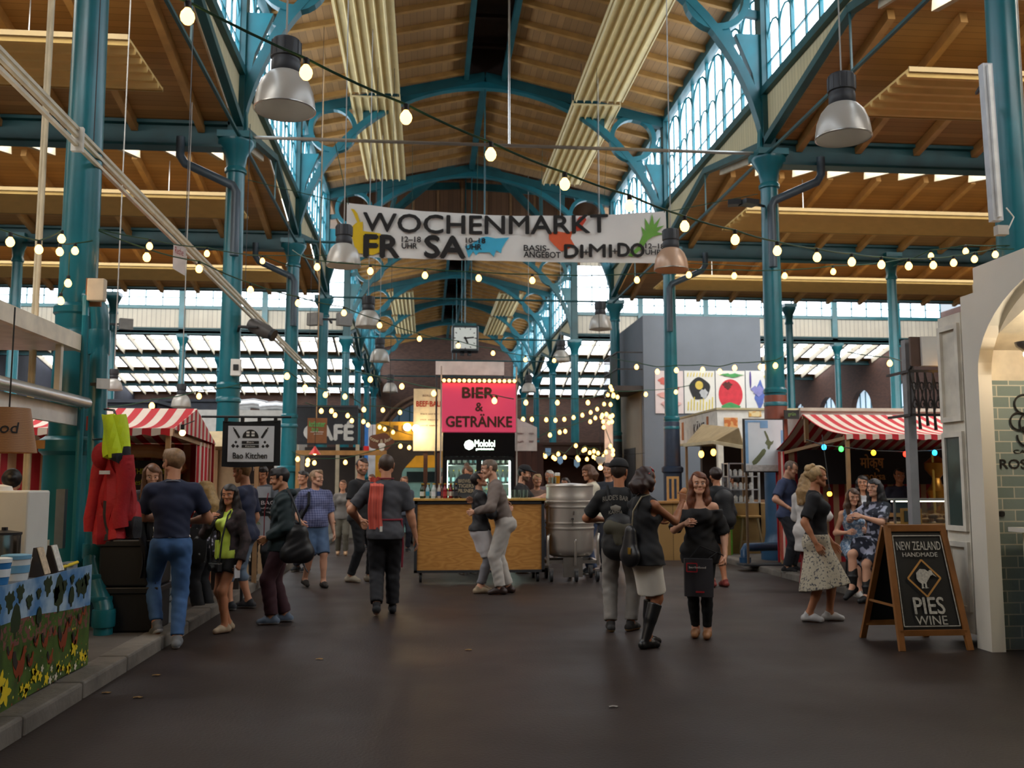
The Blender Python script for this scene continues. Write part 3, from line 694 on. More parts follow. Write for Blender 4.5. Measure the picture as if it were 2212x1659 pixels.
MB().box(-3.6, FX-.02, 3.4, 7.68, ZT-.04, ZT).build('worktop', pm('5d6670', .4, .2), CT)
MB().box(-3.5, FX-.04, 3.5, 7.64, .11, ZT-.04).build('body', pm('3c3f42', .7), CT)
WLOC[CT.name] = (FX, 5.6, .11)
MB().grid(lambda u, v: (FX+.004*math.sin(u*40), 3.4+4.3*u, .12+v*(ZT-.1)+.012*math.sin(u*9)*(1-v)), 60, 6, -.004).build('front_cloth', farmprint(), CT, True)
MB().box(FX-.06, FX+.005, 7.69, 7.7, .13, ZT).build('side_cloth', pm('6d8a9c', .4), CT)
# animals and plants of the print: flat pieces of the cloth's own picture
def tree_pts(y, z, s): return [(y-.02*s, z), (y-.02*s, z+.05*s), (y-.09*s, z+.07*s), (y-.1*s, z+.17*s), (y-.05*s, z+.27*s), (y, z+.3*s), (y+.06*s, z+.26*s), (y+.1*s, z+.16*s), (y+.08*s, z+.07*s), (y+.02*s, z+.05*s), (y+.02*s, z)]
def hen_pts(y, z, s): return [(y+a*s, z+b*s) for a, b in ((-.01, 0), (-.01, .07), (-.08, .045), (-.14, .11), (-.18, .2), (-.19, .28), (-.14, .3), (-.09, .23), (.0, .21), (.05, .27), (.07, .33), (.1, .35), (.12, .31), (.15, .28), (.11, .26), (.11, .17), (.07, .06), (.02, .04), (.02, 0))]
def tail_pts(y, z, s): return [(y+a*s, z+b*s) for a, b in ((-.1, .13), (-.17, .19), (-.2, .27), (-.19, .33), (-.14, .33), (-.1, .25), (-.06, .2))]
def leaf_pts(y, z, s): return [(y+.055*s*(1+.2*math.sin(7*a+s)+.18*math.sin(3*a))*math.cos(a), z+.055*s*(1+.2*math.sin(7*a+s)+.18*math.sin(3*a))*math.sin(a)) for a in [i*PI/12 for i in range(24)]]
def flower_pts(y, z, s): return [(y+.042*(1+.38*math.cos(5*a))*s*math.cos(a), z+.042*(1+.38*math.cos(5*a))*s*math.sin(a)) for a in [i*PI/10 for i in range(20)]]
prints = MB(); mats = [pm('22351a', .4), pm('8a3a1c', .4), pm('e6c926', .4), pm('5d7d2a', .4), pm('2b2622', .4), pm('d8cdb8', .4)]
def pr(pts, c, lift=.007): prints.mat(c).prism(pts, (FX+lift, 0, 0), (0, 1, 0), (0, 0, 1), .0015)
for y, z, s in ((6.35, .53, .75), (6.72, .55, .45), (7.05, .6, .9), (7.3, .61, .5), (7.55, .64, .6), (6.1, .52, .5), (5.7, .54, .8)): pr(tree_pts(y, z, s), 0)
for y, z, s in ((6.45, .25, 1.), (7.18, .31, .95), (7.5, .44, .5), (6.85, .38, .6), (6.95, .25, .55), (5.95, .22, .9), (7.58, .5, .4), (6.7, .42, .4), (7.3, .46, .4), (6.3, .4, .5), (7.42, .3, .6), (6.62, .3, .5), (7.0, .44, .35)): pr(hen_pts(y, z, s*.62), 1); pr(tail_pts(y, z, s*.62), 4, .009)
for y, z, s in ((6.25, .22, 1.6), (6.18, .3, 1.3), (6.7, .25, 1.2), (7.4, .3, 1.2), (7.55, .22, .9), (7.62, .2, .8), (7.1, .22, .8), (6.9, .18, .8), (6.55, .17, .9), (6.02, .35, 1.2), (5.8, .18, 1.6), (7.3, .17, .8)): pr(flower_pts(y, z, s), 2)
for i in range(26): pr(flower_pts(6.0+rnd.random()*1.75, .15+rnd.random()*.12, .4+.3*rnd.random()), rnd.choice((2, 5, 3, 2)))
for i in range(15): pr(leaf_pts(5.5+i*.15, ZT-.05-.035*((i*5) % 3), .6+.35*((i*3) % 4)/2), 0)
prints.build('print', mats, CT)
# box-shaped white appliance with vents
a = at(0, 1130, 7.9); t = thing('white_dispenser', 'white boxy appliance with vent slots at the back of the farm-print counter', 'appliance', (-3.5, 7.5, ZT))
MB().box(-3.72, -3.1, 7.25, 7.65, ZT, 1.45).build('casing', pm('dcdcd4', .4, 0, .03), t, bevel=.015)
m = MB()
for i in range(7): m.box(-3.33, -3.14, 7.243, 7.252, 1.02+i*.018, 1.028+i*.018)
m.build('vent', pm('6a6d6a', .6), t); MB().box(-3.45, -3.41, 7.24, 7.252, 1.1, 1.33).build('latch_rail', pm('3c3f42', .5, .5), t)
MB().lathe((-3.4, 7.45, 1.45), [(.1, 0), (.09, .03), (.03, .045)], 20).build('lid', WHITE, t, True)
t = thing('steel_pot', 'tall brushed steel pot on the farm-print counter', 'pot', (-3.13, 6.95, ZT))
MB().lathe((-3.13, 6.95, ZT), [(.1, 0), (.105, .02), (.105, .28), (.11, .29)], 28).build('body', pm('a8a49c', .25, 1., .06, 3), t, True)
MB().lathe((-3.13, 6.95, ZT+.29), [(.112, 0), (.112, .015), (.02, .03), (.02, .05)], 28).build('lid', pm('25262a', .4), t, True)
for nm, y, c1, c2, lab in (('bucket', 6.42, '2f77b5', 'e2e8ea', 'blue and white tub at the edge of the farm-print counter'), ('bucket', 6.72, 'dfe3e2', '6fa6c9', 'white tub with pale blue trim behind the blue tub')):
    t = thing(nm, lab, 'tub', (-2.95, y, ZT)); p = (-2.95, y, ZT)
    MB().lathe(p, [(.075, 0), (.09, .14)], 24).build('tub_body', pm(c1, .35), t, True); MB().lathe(p, [(.094, .14), (.094, .165), (.07, .17)], 24).build('lid', pm(c2, .4), t, True)
    MB().lathe(p, [(.0845, .05), (.088, .1)], 24, False, False).build('label_band', pm(c2, .5), t, True)
    MB().tube([(p[0]+.094*math.cos(a), y+.02, ZT+.15-.08*math.sin(a)) for a in [i*PI/8 for i in range(9)]], .004, 5).build('handle', WHITE, t)
for i, (y, c, lab) in enumerate(((6.95, 'c9b394', 'leaflet stand with a beige leaflet, next to the tubs'), (7.2, 'd9d6cd', 'leaflet stand with a white leaflet, next to the yellow pen'))):
    t = thing('leaflet_stand', lab, 'leaflet stand', (-2.86, y, ZT)); k = .0
    MB().prism([(0, 0), (.1, 0), (.035, .2), (.02, .2)], (-2.93, y+.06, ZT), UX, UZ, .12).build('stand', pm('3a3330', .4), t)
    MB().prism([(.098, .02), (.104, .02), (.045, .2), (.039, .2)], (-2.93, y+.05, ZT), UX, UZ, .1).build('leaflet', pm(c, .5, 0, .3, 30), t)
MB().tube([(-2.9, 7.35, ZT+.02), (-2.84, 7.55, ZT+.05)], .012, 8).build('marker_pen', pm('e3c51d', .4), label='yellow marker pen lying at the counter corner by the column', cat='pen')
MB().box(-2.95, -2.87, 7.42, 7.64, ZT, ZT+.05).build('acrylic_tray', pm('8e969b', .3), label='small clear grey tray at the counter corner by the column', cat='tray')
for o in list(COL.objects):
    if o.name.split('.')[0] in ('white_dispenser', 'steel_pot', 'bucket', 'leaflet_stand', 'marker_pen', 'acrylic_tray'): o.location.x += DX
# stall trailer above and behind the counter
t = thing('stall_trailer', 'white metal stall trailer with glazed upper side and silver gutter', 'stall', (-4.2, 6.3, .11))
TX = -3.31
MB().box(-6.2, TX-.02, 2.6, 9.45, 2.78, 2.9).build('roof', pm('e7e2d8', .5), t)
m = MB(); m.box(TX-.03, TX+.03, 2.6, 9.45, 2.76, 2.91); m.build('roof_edge', pm('efe2c8', .45), t)
m = MB(); m.tube([(TX+.06, 2.6, 2.27), (TX+.06, 9.4, 2.27)], .055, 12); m.build('gutter', pm('c9cbcb', .3, .7, .05), t, True)
m = MB(); m.box(TX-.05, TX, 2.6, 9.4, 2.05, 2.22); m.build('fascia', pm('d5d2c8', .4, .2), t)
m = MB(); m.box(-6.2, TX-.05, 8.9, 8.96, .11, 1.0); m.build('end_panel', pm('d8cdb4', .6), t)
for y in (4.2, 6.6, 8.9): MB().box(TX-.05, TX, y-.03, y+.03, 2.24, 2.76).build('upright', pm('cfc6b4', .5), t)
for y in (4.2, 8.9): MB().box(-5.9, -5.84, y-.03, y+.03, .11, 2.8).build('upright', pm('cfc6b4', .5), t)
MB().box(-5.6, -3.9, 3.2, 8.2, 2.72, 2.76).build('ceiling_light', glow('ffd9a0', 3.0, 'trailer_light'), t)
# wood-veneer hanging shade with lettering
p = at(15, 978, 6.9); t = thing('veneer_shade', 'wood-veneer cone lampshade with black lettering hanging by the trailer', 'hanging sign', tuple(p))
def veneer():
    m, nt, b = newmat('wood_veneer'); v, s = coords(nt)
    n = nt.nodes.new('ShaderNodeTexWave'); n.wave_type = 'BANDS'; n.bands_direction = 'Z'; n.inputs['Scale'].default_value = 28; n.inputs['Distortion'].default_value = 3
    nt.links.new(v, n.inputs['Vector']); nt.links.new(mixc(nt, n.outputs['Fac'], lin('b07d4c'), lin('8d5d36')), b.inputs['Base Color']); b.inputs['Roughness'].default_value = .5; return m
MB().lathe(p, [(.19, 0), (.135, .31), (.128, .31), (.183, 0)], 40, False, False).build('shade', veneer(), t, True, auto=60)
def wrapc(R):
    return lambda x, z: (x, z)
m = MB()
mm = MB().text('Seafood', (0, 0, 0), UX, UZ, .075, .36, .01, .001)
for (x, y, z) in mm.v:
    r = .19-.055*(z+.13)/.31+.004; a = x/r; m.v.append((p.x+r*math.sin(a-.32), p.y-r*math.cos(a-.32), p.z+.13+z))
m.f = mm.f; m.m = mm.m; m.build('lettering', BLK, t)
MB().tube([(p.x, p.y, p.z+.3), (p.x, p.y, 2.74)], .006, 6).build('cord', DARK, t)
MB().ball((p.x, p.y, p.z+.15), .04).build('bulb', glow('ffd9a0', 6, 'bulb'), t, True)
# drain pipe, downpipes, clamp things at the big column
t = thing('drain_pipe', 'turquoise rain pipe with an elbow foot beside the big column', 'pipe', (-3.16, 9.7, .1))
px_ = at(212, 700, 9.7).x
pts = [(-3.42, 9.7, 3.35), (px_-.06, 9.7, 3.34), (px_, 9.7, 3.25), (px_+.02, 9.7, 3.1), (-3.17, 9.55, .92), (-3.16, 9.5, .75), (-3.06, 9.4, .5), (-2.98, 9.32, .36), (-2.97, 9.3, .1)]
MB().tube(pts, .085, 16).build('pipe', TEAL, t, True)
for q, d in (((px_+.02, 9.7, 2.9), .25), ((-3.165, 9.54, .86), .14), ((-3.11, 9.45, .63), .05), ((-3.02, 9.36, .43), .05), ((-2.97, 9.3, .26), .16)):
    MB().lathe((q[0], q[1], q[2]-d/2), [(.1, 0), (.104, .02), (.104, d-.02), (.1, d)], 18).build('collar', TEAL, t, True)
MB().tube([(-3.26, 9.3, .12), (-3.26, 9.3, 3.1), (-3.3, 9.4, 3.3)], .032, 10).build('conduit_pipe', TEAL, label='thin turquoise conduit running up the big column beside the rain pipe', cat='pipe')
m = MB(); m.tube([(XL-.25, 9.5, .11), (XL-.25, 9.5, 7.9)], .022, 8); m.tube([(XL-.19, 9.42, .11), (XL-.19, 9.42, 7.9)], .02, 8)
m.build('cable_conduit', pm('c8b99a', .5), label='pale cable conduits running up the big column', cat='conduit')
MB().box(XL+.12, XL+.2, 9.3, 9.37, .9, 1.45).build('slotted_rail', pm('7d8388', .35, .8), label='slotted steel rail fixed to the foot of the big column', cat='rail')
x0, x1, z0, z1 = rect(192, 602, 220, 658, 9.45)
t = thing('junction_box', 'beige electrical box on a brown board on the big column', 'electrical box', (x0, 9.45, z0))
MB().box(x0-.02, x1, 9.42, 9.46, z0-.02, z1).build('backboard', pm('8a5a33', .6), t); MB().box(x0+.02, x1+.06, 9.33, 9.42, z0+.02, z1-.02).build('case', pm('d8c8ac', .5), t, bevel=.01)
MB().box(*[(-3.77, -3.6, 9.36, 9.375, 1.83, 1.91)[i] for i in range(6)]).build('tape_patch', pm('a5763f', .6), label='brown tape patch stuck on the big column', cat='tape')
# cable tray running up over the aisle
t = thing('cable_tray', 'long cream cable tray sloping across the aisle from high up', 'cable tray', tuple(at(0, 160, 7.5)))
m = MB(); a, b = at(-30, 120, 7.5), at(690, 830, 26); d = Vector((.0, 0, .09))
for q in (0, .09, .16): m.bar(a+Vector((0, 0, q)), b+Vector((0, 0, q)), .04, .035)
m.build('rail', pm('cfc3a8', .45, .2), t)
for k in (.12, .3, .5, .72, .9): c = a.lerp(b, k); MB().tube([(c.x, c.y, c.z+.16), (c.x, c.y, 7.9)], .006, 5).build('hanger_wire', DARK, t)
c = a.lerp(b, .1); MB().cbox((c.x, c.y-.03, c.z+.06), (.11, .05, .24)).build('mounted_box', pm('ddd8cc', .5), t)
x0, x1, z0, z1 = rect(374, 520, 398, 580, 12.6)
t = thing('paper_note', 'white paper note with red handwriting hanging from the cable tray', 'note', (x0, 12.6, z0)); MB().grid(lambda u, v: (x0+(x1-x0)*u, 12.6+.08*u, z0+(z1-z0)*v-.08*u), 4, 4, -.003).build('sheet', pm('e3d9d2', .7), t)
MB().text('Rethe', ((x0+x1)/2, 12.62, (z0+z1)/2), (1, .3, -.3), UZ, .09, .11, .004, lift=.015).build('lettering', pm('a8383c', .7), t)
# ---------------------------------------------------------------- jackets on the pipe
def cloth(name, fn, nu, nv, t, mats, par, matfn=None):
    mb = MB().grid(fn, nu, nv, t); o = mb.build(name, mats, par, True)
    if matfn:
        k = nu*nv; idx = [0]*len(o.data.polygons)
        for j in range(nv):
            for i in range(nu): idx[j*nu+i] = matfn((i+.5)/nu, (j+.5)/nv); idx[k+j*nu+i] = idx[j*nu+i]
        o.data.polygons.foreach_set('material_index', idx)
    return o
JY = 8.72
def jp(x, y, dy=0.): return at(x, y, JY+dy)
RED, BLKC, HIV = pm('a30f1a', .7, 0, .15, 9, .3), pm('202126', .75, 0, .2, 9, .3), pm('d6ee1d', .6, 0, .06, 9, .2)
t = thing('red_jacket', 'red and black rain jacket hanging on the pipe of the big column', 'jacket', tuple(jp(240, 1170)))
L = [(232, 962), (226, 990), (222, 1030), (218, 1070), (212, 1110), (212, 1150), (213, 1172)]; Rr = [(268, 962), (276, 1000), (284, 1040), (291, 1080), (293, 1110), (295, 1135), (292, 1160)]
def interp(P, v):
    f = v*(len(P)-1); i = min(int(f), len(P)-2); k = f-i
    return P[i][0]*(1-k)+P[i+1][0]*k, P[i][1]*(1-k)+P[i+1][1]*k
def jfn(u, v):
    a, b = interp(L, 1-v), interp(Rr, 1-v); dd = -.09*math.sin(PI*u)-.035*math.sin(u*15+v*4)-.02*math.sin(u*29-v*5)-.02*math.sin(v*13+u*5)
    return jp(a[0]*(1-u)+b[0]*u, a[1]*(1-u)+b[1]*u, dd)
cloth('body', jfn, 26, 26, -.05, [RED, BLKC], t, lambda u, v: 1 if (v < .28 and u > .62) or (v > .93 and u > .2) or (.2 < u < .36 and v < .45) else 0)
def sleeve(pts, r0, r1, nm, mats, dy=-.06):
    P = [jp(x, y, dy) for x, y in pts]; n = len(P)
    o = MB().tube(P, [(r0+(r1-r0)*i/(n-1))*(1+.12*math.sin(i*2.3)) for i in range(n)], 14).build(nm, mats, t, True)
    return o
sleeve([(225, 985), (216, 1020), (205, 1070), (197, 1120), (196, 1148)], .075, .055, 'sleeve', RED, -.03)
sleeve([(268, 985), (272, 1025), (266, 1065), (258, 1110), (262, 1140)], .08, .06, 'sleeve', RED, -.14)
MB().ball(jp(224, 985, -.06), .1, 16, 10, 1.25).build('hood', RED, t, True)
MB().box(jp(236, 1020).x-.03, jp(236, 1020).x+.06, JY-.17, JY-.165, jp(240, 1022).z-.012, jp(240, 1022).z+.02).build('reflective_strip', pm('d5d5d5', .3), t)
MB().tube([jp(236, 962, -.02), jp(228, 948, .1), (px_+.02, 9.62, jp(226, 940).z)], .01, 6).build('hanging_loop', DARK, t)
t = thing('highvis_jacket', 'neon yellow and black work jacket hanging over the red jacket', 'jacket', tuple(jp(248, 1000)))
L2 = [(228, 896), (227, 920), (228, 950), (230, 982), (262, 985)]; R2 = [(266, 896), (270, 930), (272, 960), (274, 990), (276, 1010)]
def jfn2(u, v):
    a, b = interp(L2, 1-v), interp(R2, 1-v); dd = -.13-.07*math.sin(PI*u)-.015*math.sin(u*14+v*4)
    return jp(a[0]*(1-u)+b[0]*u, a[1]*(1-u)+b[1]*u, dd)
cloth('shell', jfn2, 18, 20, -.04, [HIV, BLKC], t, lambda u, v: 1 if v < .33-.16*(1-u)+.03 and u > .05 or (u > .85 and v < .45) else 0)
MB().tube([jp(250, 898, -.15), jp(246, 886, -.08), jp(226, 884, .2)], .01, 6).build('hanging_loop', DARK, t)
# ---------------------------------------------------------------- sample table: stacked black crates, tray, items
t = thing('folding_table', 'table draped with black crates front, white top, behind the jackets', 'table', (-3.0, 9.75, .11))
x0 = at(212, 1290, 9.5).x
MB().box(x0+.02, -2.52, 9.45, 10.2, 1.0, 1.03).build('tabletop', WHITE, t)
for x in (x0+.1, -2.6):
    for y in (9.5, 10.15): MB().box(x-.02, x+.02, y-.02, y+.02, .11, 1.0).build('leg', DARK, t)
for z, zz, lab in ((.11, .53, 'black plastic crate on the kerb, lower of two under the sample table'), (.535, .97, 'black plastic crate, upper of two under the sample table')):
    c = thing('plastic_crate', lab, 'crate', (-2.9, 9.45, z)); MB().box(x0+.03, -2.53, 9.38, 9.9, z, zz-.05).build('tub', pm('131416', .5), c, bevel=.02)
    MB().box(x0+.01, -2.51, 9.36, 9.92, zz-.06, zz).build('rim', pm('1a1b1d', .45), c, bevel=.01)
t = thing('sample_tray', 'white tray of food samples on the table behind the jackets', 'tray', (-2.75, 9.7, 1.03))
m = MB(); m.box(-2.95, -2.54, 9.52, 9.9, 1.03, 1.04); m.box(-2.95, -2.54, 9.52, 9.535, 1.04, 1.07); m.box(-2.95, -2.54, 9.885, 9.9, 1.04, 1.07); m.box(-2.95, -2.935, 9.535, 9.885, 1.04, 1.07); m.box(-2.555, -2.54, 9.535, 9.885, 1.04, 1.07); m.box(-2.75, -2.74, 9.535, 9.885, 1.04, 1.06)
m.build('tray_body', WHITE, t); m = MB()
for i in range(30): m.ball((-2.9+rnd.random()*.32, 9.57+rnd.random()*.27, 1.05), .014+.01*rnd.random(), 6, 4)
tag(m.build('food_samples', pm('c98a3a', .7, 0, .3), t), kind='stuff')
t = thing('paper_bag', 'crumpled white wrapped bundle on the sample table edge', 'bag', (-3.02, 9.6, 1.03))
MB().lathe((-3.02, 9.6, 1.03), [(.05, 0), (.085, .03), (.07, .08), (.02, .11), (.03, .14)], 14, sx=1.2).build('wrap', pm('c9cdd0', .5, 0, .2, 20), t, True)
MB().ball((-3.11, 9.56, 1.09), .05, 10, 8).build('bottle_cap', DARK, t, True)
x0, x1, z0, z1 = rect(352, 1215, 381, 1345, 9.95)
t = thing('paper_poster', 'white poster with a drawn ice-lolly outline leaning by the blue jeans', 'poster', (x0, 9.95, z0))
MB().box(x0-.1, x1, 9.95, 9.965, max(z0, .115), z1).build('sheet', pm('d3d8da', .5), t); m = MB()
cxx, czz = x0+.02, (z0+z1)/2+.1
m.tube([(cxx+.085*math.cos(a), 9.945, czz+.16*math.sin(a)) for a in [i*PI/14-PI for i in range(15)]], .004, 5)
m.text('it\'s all here', ((x0+x1)/2-.04, 9.95, z0+.2), UX, UZ, .03, .16); m.build('drawing_print', BLK, t)
MB().box(cxx-.04, cxx+.04, 9.94, 9.95, czz, czz+.13).build('lolly_print', pm('7b4a2c', .6), t)
# ---------------------------------------------------------------- red and white striped stalls
RW = stripes('c3222c', 'e6dccb', 0, .2, phase=.1); RWV = stripes('c3222c', 'e6dccb', 1, .2); FR_ = pm('9a7650', .6)
def tent(lab, x0, x1, yf, yr, yb, zf, zr, zb, end, floor, cond):
    t = thing('striped_stall', lab, 'market stall', ((x0+x1)/2, yr, floor))
    dy = yr-yf
    MB().grid(lambda u, v: (x0+(x1-x0)*u, yf+dy*v, zf+(zr-zf)*v-.07*math.sin(PI*v)), 30, 10, -.008).build('awning', RW, t, True)
    MB().grid(lambda u, v: (x0+(x1-x0)*u, yr+(yb-yr)*v, zr+(zb-zr)*v-.05*math.sin(PI*v)), 30, 8, -.008).build('awning', RW, t, True)
    MB().grid(lambda u, v: (x0+(x1-x0)*u, yf-.01, zf-.07*(1-v)-.008*math.cos(u*(x1-x0)/.2*2*PI)*(1-v)), 120, 2, -.006).build('valance', RW, t, True)
    xe = x1 if end > 0 else x0
    if end > 0: MB().prism([(yf, zf), (yb, zb), (yr, zr)], (xe-.004*end, 0, 0), (0, 1, 0), (0, 0, 1), .008).build('gable_cloth', RWV, t)
    MB().grid(lambda u, v: (xe-.05*end+.02*math.sin(u*25), yb-.05-(.75 if end > 0 else .3)*u, floor+.1+v*(zb-floor-.1)), 20, 4, -.008).build('side_curtain', RWV, t, True)
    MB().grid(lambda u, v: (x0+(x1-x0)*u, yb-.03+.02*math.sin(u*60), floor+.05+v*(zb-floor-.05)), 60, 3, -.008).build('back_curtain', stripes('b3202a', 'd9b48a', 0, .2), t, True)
    for x in (x0+.06, x1-.06):
        for y, z in ((yf+.05, zf), (yb-.12, zb)): MB().box(x-.025, x+.025, y-.025, y+.025, floor, z-.02).build('post', FR_, t)
        MB().bar((x, yf+.03, zf-.04), (x, yb-.1, zb-.04), .04, .05).build('side_rail', FR_, t)
        MB().box(x-.03, x+.03, yr-.03, yr+.03, zf-.05, zr-.02).build('king_post', FR_, t)
    MB().bar((x0, yr, zr-.04), (x1, yr, zr-.04), .05, .05).build('ridge_pole', FR_, t); MB().bar((x0, yf+.03, zf-.03), (x1, yf+.03, zf-.03), .04, .05).build('front_rail', FR_, t)
    return t
tent('red and white striped market stall behind the hanging jackets', -5.6, -2.78, 10.75, 11.8, 12.9, 2.1, 2.4, 2.02, 1, .11, 0)
tent('red and white striped market stall beside the arched kiosk, coloured bulbs along it', 6.12, 10.6, 13.45, 15.0, 16.3, 2.22, 2.62, 2.06, -1, .09, 0)
# chalk menu inside the first stall
x0, x1, z0, z1 = rect(285, 995, 392, 1100, 12.75)
t = thing('chalk_menu', 'black menu board with yellow chalk writing inside the striped stall', 'menu board', (x0, 12.75, z0))
MB().box(x0-.6, x1, 12.74, 12.78, z0, z1).build('board', pm('14140f', .6), t)
m = MB().text('THE CAROMANO', ((x0+x1)/2, 12.74, (z0+z1)/2+.14), UX, UZ, .07, .6, .01); m.text('fresh & warm', ((x0+x1)/2-.1, 12.74, (z0+z1)/2), UX, UZ, .07, .45); m.text('served here', ((x0+x1)/2-.1, 12.74, (z0+z1)/2-.14), UX, UZ, .06, .4)
m.build('lettering', pm('c9d13a', .8), t)
MB().tube([(x0-.5, 12.6, z1+.12), (x0+.3, 12.6, z1+.12), (x1-.1, 12.6, z1+.08), (x1+.05, 12.6, z1-.15)], .085, 12).build('duct_hose', pm('c79a6a', .5), label='tan duct hose curving above the chalk menu board', cat='hose')
t = thing('stall_table', 'serving table inside the striped stall behind the long-haired seller', 'table', (-3.4, 11.6, .11))
MB().box(-5.2, -3.0, 11.75, 12.3, .86, .9).build('tabletop', WOODB, t); MB().box(-5.1, -3.1, 11.8, 12.25, .11, .86).build('cloth_skirt', pm('6e5a48', .8), t)
# sign on a bracket next to jackets
x0, x1, z0, z1 = rect(186, 899, 240, 930, 9.75)
t = thing('notice_sign', 'small red-framed sign reading rauch behind the jackets', 'sign', (x0, 9.75, z0))
MB().box(x0, x1, 9.75, 9.77, z0, z1).build('frame', pm('a01c22', .5), t); MB().box(x0+.03, x1-.02, 9.742, 9.75, z0+.025, z1-.025).build('plate', WHITE, t)
MB().text('Rauch', ((x0+x1)/2, 9.742, z0+.05), UX, UZ, .06, .16).build('lettering', BLK, t)
t = thing('floodlight', 'small floodlight clamped to the pipe beside the big column', 'floodlight', tuple(at(222, 830, 9.5)))
p = at(222, 830, 9.5); MB().cbox(p, (.11, .08, .09), .5).build('body', DARK, t); MB().cbox(p+Vector((.02, -.05, .0)), (.12, .02, .1), .5).build('front_glass', pm('d9d6cf', .3), t); MB().bar(p+Vector((-.12, .02, 0)), p, .03, .03).build('bracket', DARK, t)
# ---------------------------------------------------------------- bao stall: hanging banner, counter
Yb = 11.6; x0, x1, z0, z1 = rect(480, 906, 606, 1008, Yb)
t = thing('hanging_banner', 'black-edged white cloth sign reading Bao Kitchen on a pole', 'sign', ((x0+x1)/2, Yb, z0))
MB().grid(lambda u, v: (x0+(x1-x0)*u, Yb+.008*math.sin(u*9+v*2), z0+(z1-z0-.02)*v-.01*math.sin(u*5)), 20, 12, -.006).build('cloth', pm('141416', .8), t, True)
w = x1-x0; h = z1-z0
MB().box(x0+.1*w, x1-.11*w, Yb-.014, Yb-.01, z0+.1*h, z1-.14*h).build('white_field', pm('d6d8da', .7, 0, .05), t)
for k in (.05, .33, .62, .9): MB().box(x0+k*w-.015, x0+k*w+.025, Yb-.02, Yb+.02, z1-.03, z1+.03).build('hanging_tab', DARK, t)
m = MB(); cx_, cz_ = (x0+x1)/2-.01, z0+.57*h
m.text('Bao Kitchen', (cx_, Yb-.014, z0+.17*h), UX, UZ, .07, .4, .012)
for i in range(14):
    a0, a1 = PI*i/14, PI*(i+1)/14
    m.prism([(cx_, cz_+.02), (cx_+.095*math.cos(a0), cz_+.02+.1*math.sin(a0)), (cx_+.095*math.cos(a1), cz_+.02+.1*math.sin(a1))], (0, Yb-.015, 0), UX, UZ, .004)
for zz in (-.035, -.08): m.box(cx_-.1, cx_+.1, Yb-.02, Yb-.014, cz_+zz-.015, cz_+zz+.018)
for s in (-1, 1):
    m.bar((cx_+s*.13, Yb-.017, cz_+.02), (cx_+s*.19, Yb-.017, cz_+.12), .025, .005, (0, 1, 0)); m.bar((cx_+s*.19, Yb-.017, cz_+.12), (cx_+s*.205, Yb-.017, cz_+.145), .012, .005, (0, 1, 0))
    for (dx, dz, r) in ((.17, -.03, .018), (.2, -.075, .025), (.15, -.08, .02)): m.lathe((cx_+s*dx, Yb-.017, cz_+dz), [(.001, -r), (r, 0), (.001, r)], 8, sy=.15)
m.build('lettering', BLK, t)
m = MB()
for dx in (-.03, .03):
    for dz in (.05, .085): m.box(cx_+dx-.018, cx_+dx+.018, Yb-.024, Yb-.019, cz_+dz-.012, cz_+dz+.012)
m.text('Bao', (cx_, Yb-.019, cz_-.042), UX, UZ, .02, .08); m.text('Kitchen', (cx_, Yb-.019, cz_-.09), UX, UZ, .02, .11); m.build('light_lettering', WHITE, t)
MB().tube([(x0-.25, Yb, z1+.03), (x1+.12, Yb, z1+.03)], .014, 8).build('pole', DARK, t)
t = thing('bao_counter', 'serving counter with white cloth in the bao stall', 'counter', (-3.0, 13.0, .11))
MB().box(-3.9, -2.45, 13.0, 13.5, .11, .95).build('body', pm('39312c', .7), t); MB().grid(lambda u, v: (-2.4+.015*math.sin(u*18+v), 12.95+.6*u, .42+.1*math.sin(u*3)+v*(.56-.1*math.sin(u*3))), 16, 6, -.008).build('tablecloth', WHITE, t, True)
MB().box(-3.9, -2.4, 12.95, 13.55, .95, .99).build('worktop', WHITE, t)
t = thing('bao_stall', 'beige open stall with canvas roof behind the black-edged sign', 'market stall', (-3.3, 14.2, .11))
zz = 2.02
MB().grid(lambda u, v: (-3.3+.95*u, 13.8+1.4*v, zz+.25*math.sin(PI*v)), 4, 10, -.01).build('canvas_roof', pm('c9b48c', .7), t)
for x in (-3.25, -2.4):
    for y in (13.85, 15.15): MB().box(x-.03, x+.03, y-.03, y+.03, .11, zz).build('post', FR_, t)
MB().box(-4.4, -2.5, 15.2, 15.25, .11, zz).build('back_wall', pm('b59a76', .7), t)
x0, x1, z0, z1 = rect(530, 1000, 590, 1045, 15.0)
t = thing('menu_board', 'small dark menu board on the back wall of the bao stall', 'menu board', (x0, 15.0, z0)); MB().box(x0, x1, 15.05, 15.09, z0, z1).build('board', pm('2a211c', .6), t)
m = MB().text('MENU', ((x0+x1)/2, 15.05, z1-.12), UX, UZ, .06, .2, .01); m.text('BAO', ((x0+x1)/2, 15.05, z1-.22), UX, UZ, .05, .1); m.build('lettering', pm('c5b9a8', .7), t)
x0, x1, z0, z1 = rect(557, 1075, 602, 1115, 12.5)
t = thing('chalkboard', 'tilted chalkboard with white and red writing on the bao counter', 'menu board', (x0, 12.5, z0)); MB().box(x0, x1, 12.5, 12.53, z0, z1).build('board', pm('24262a', .6), t)
m = MB().text('BAO', ((x0+x1)/2, 12.5, z1-.09), UX, UZ, .05, .18, .01); m.text('pulled pork', ((x0+x1)/2, 12.5, z1-.15), UX, UZ, .03, .2); m.text('or veggie', ((x0+x1)/2, 12.5, z1-.2), UX, UZ, .03, .15); m.build('lettering', pm('d8cfd0', .8), t)
MB().bar(((x0+x1)/2, 12.55, z0+.02), ((x0+x1)/2, 13.0, .99), .03, .03).build('prop', FR_, t)
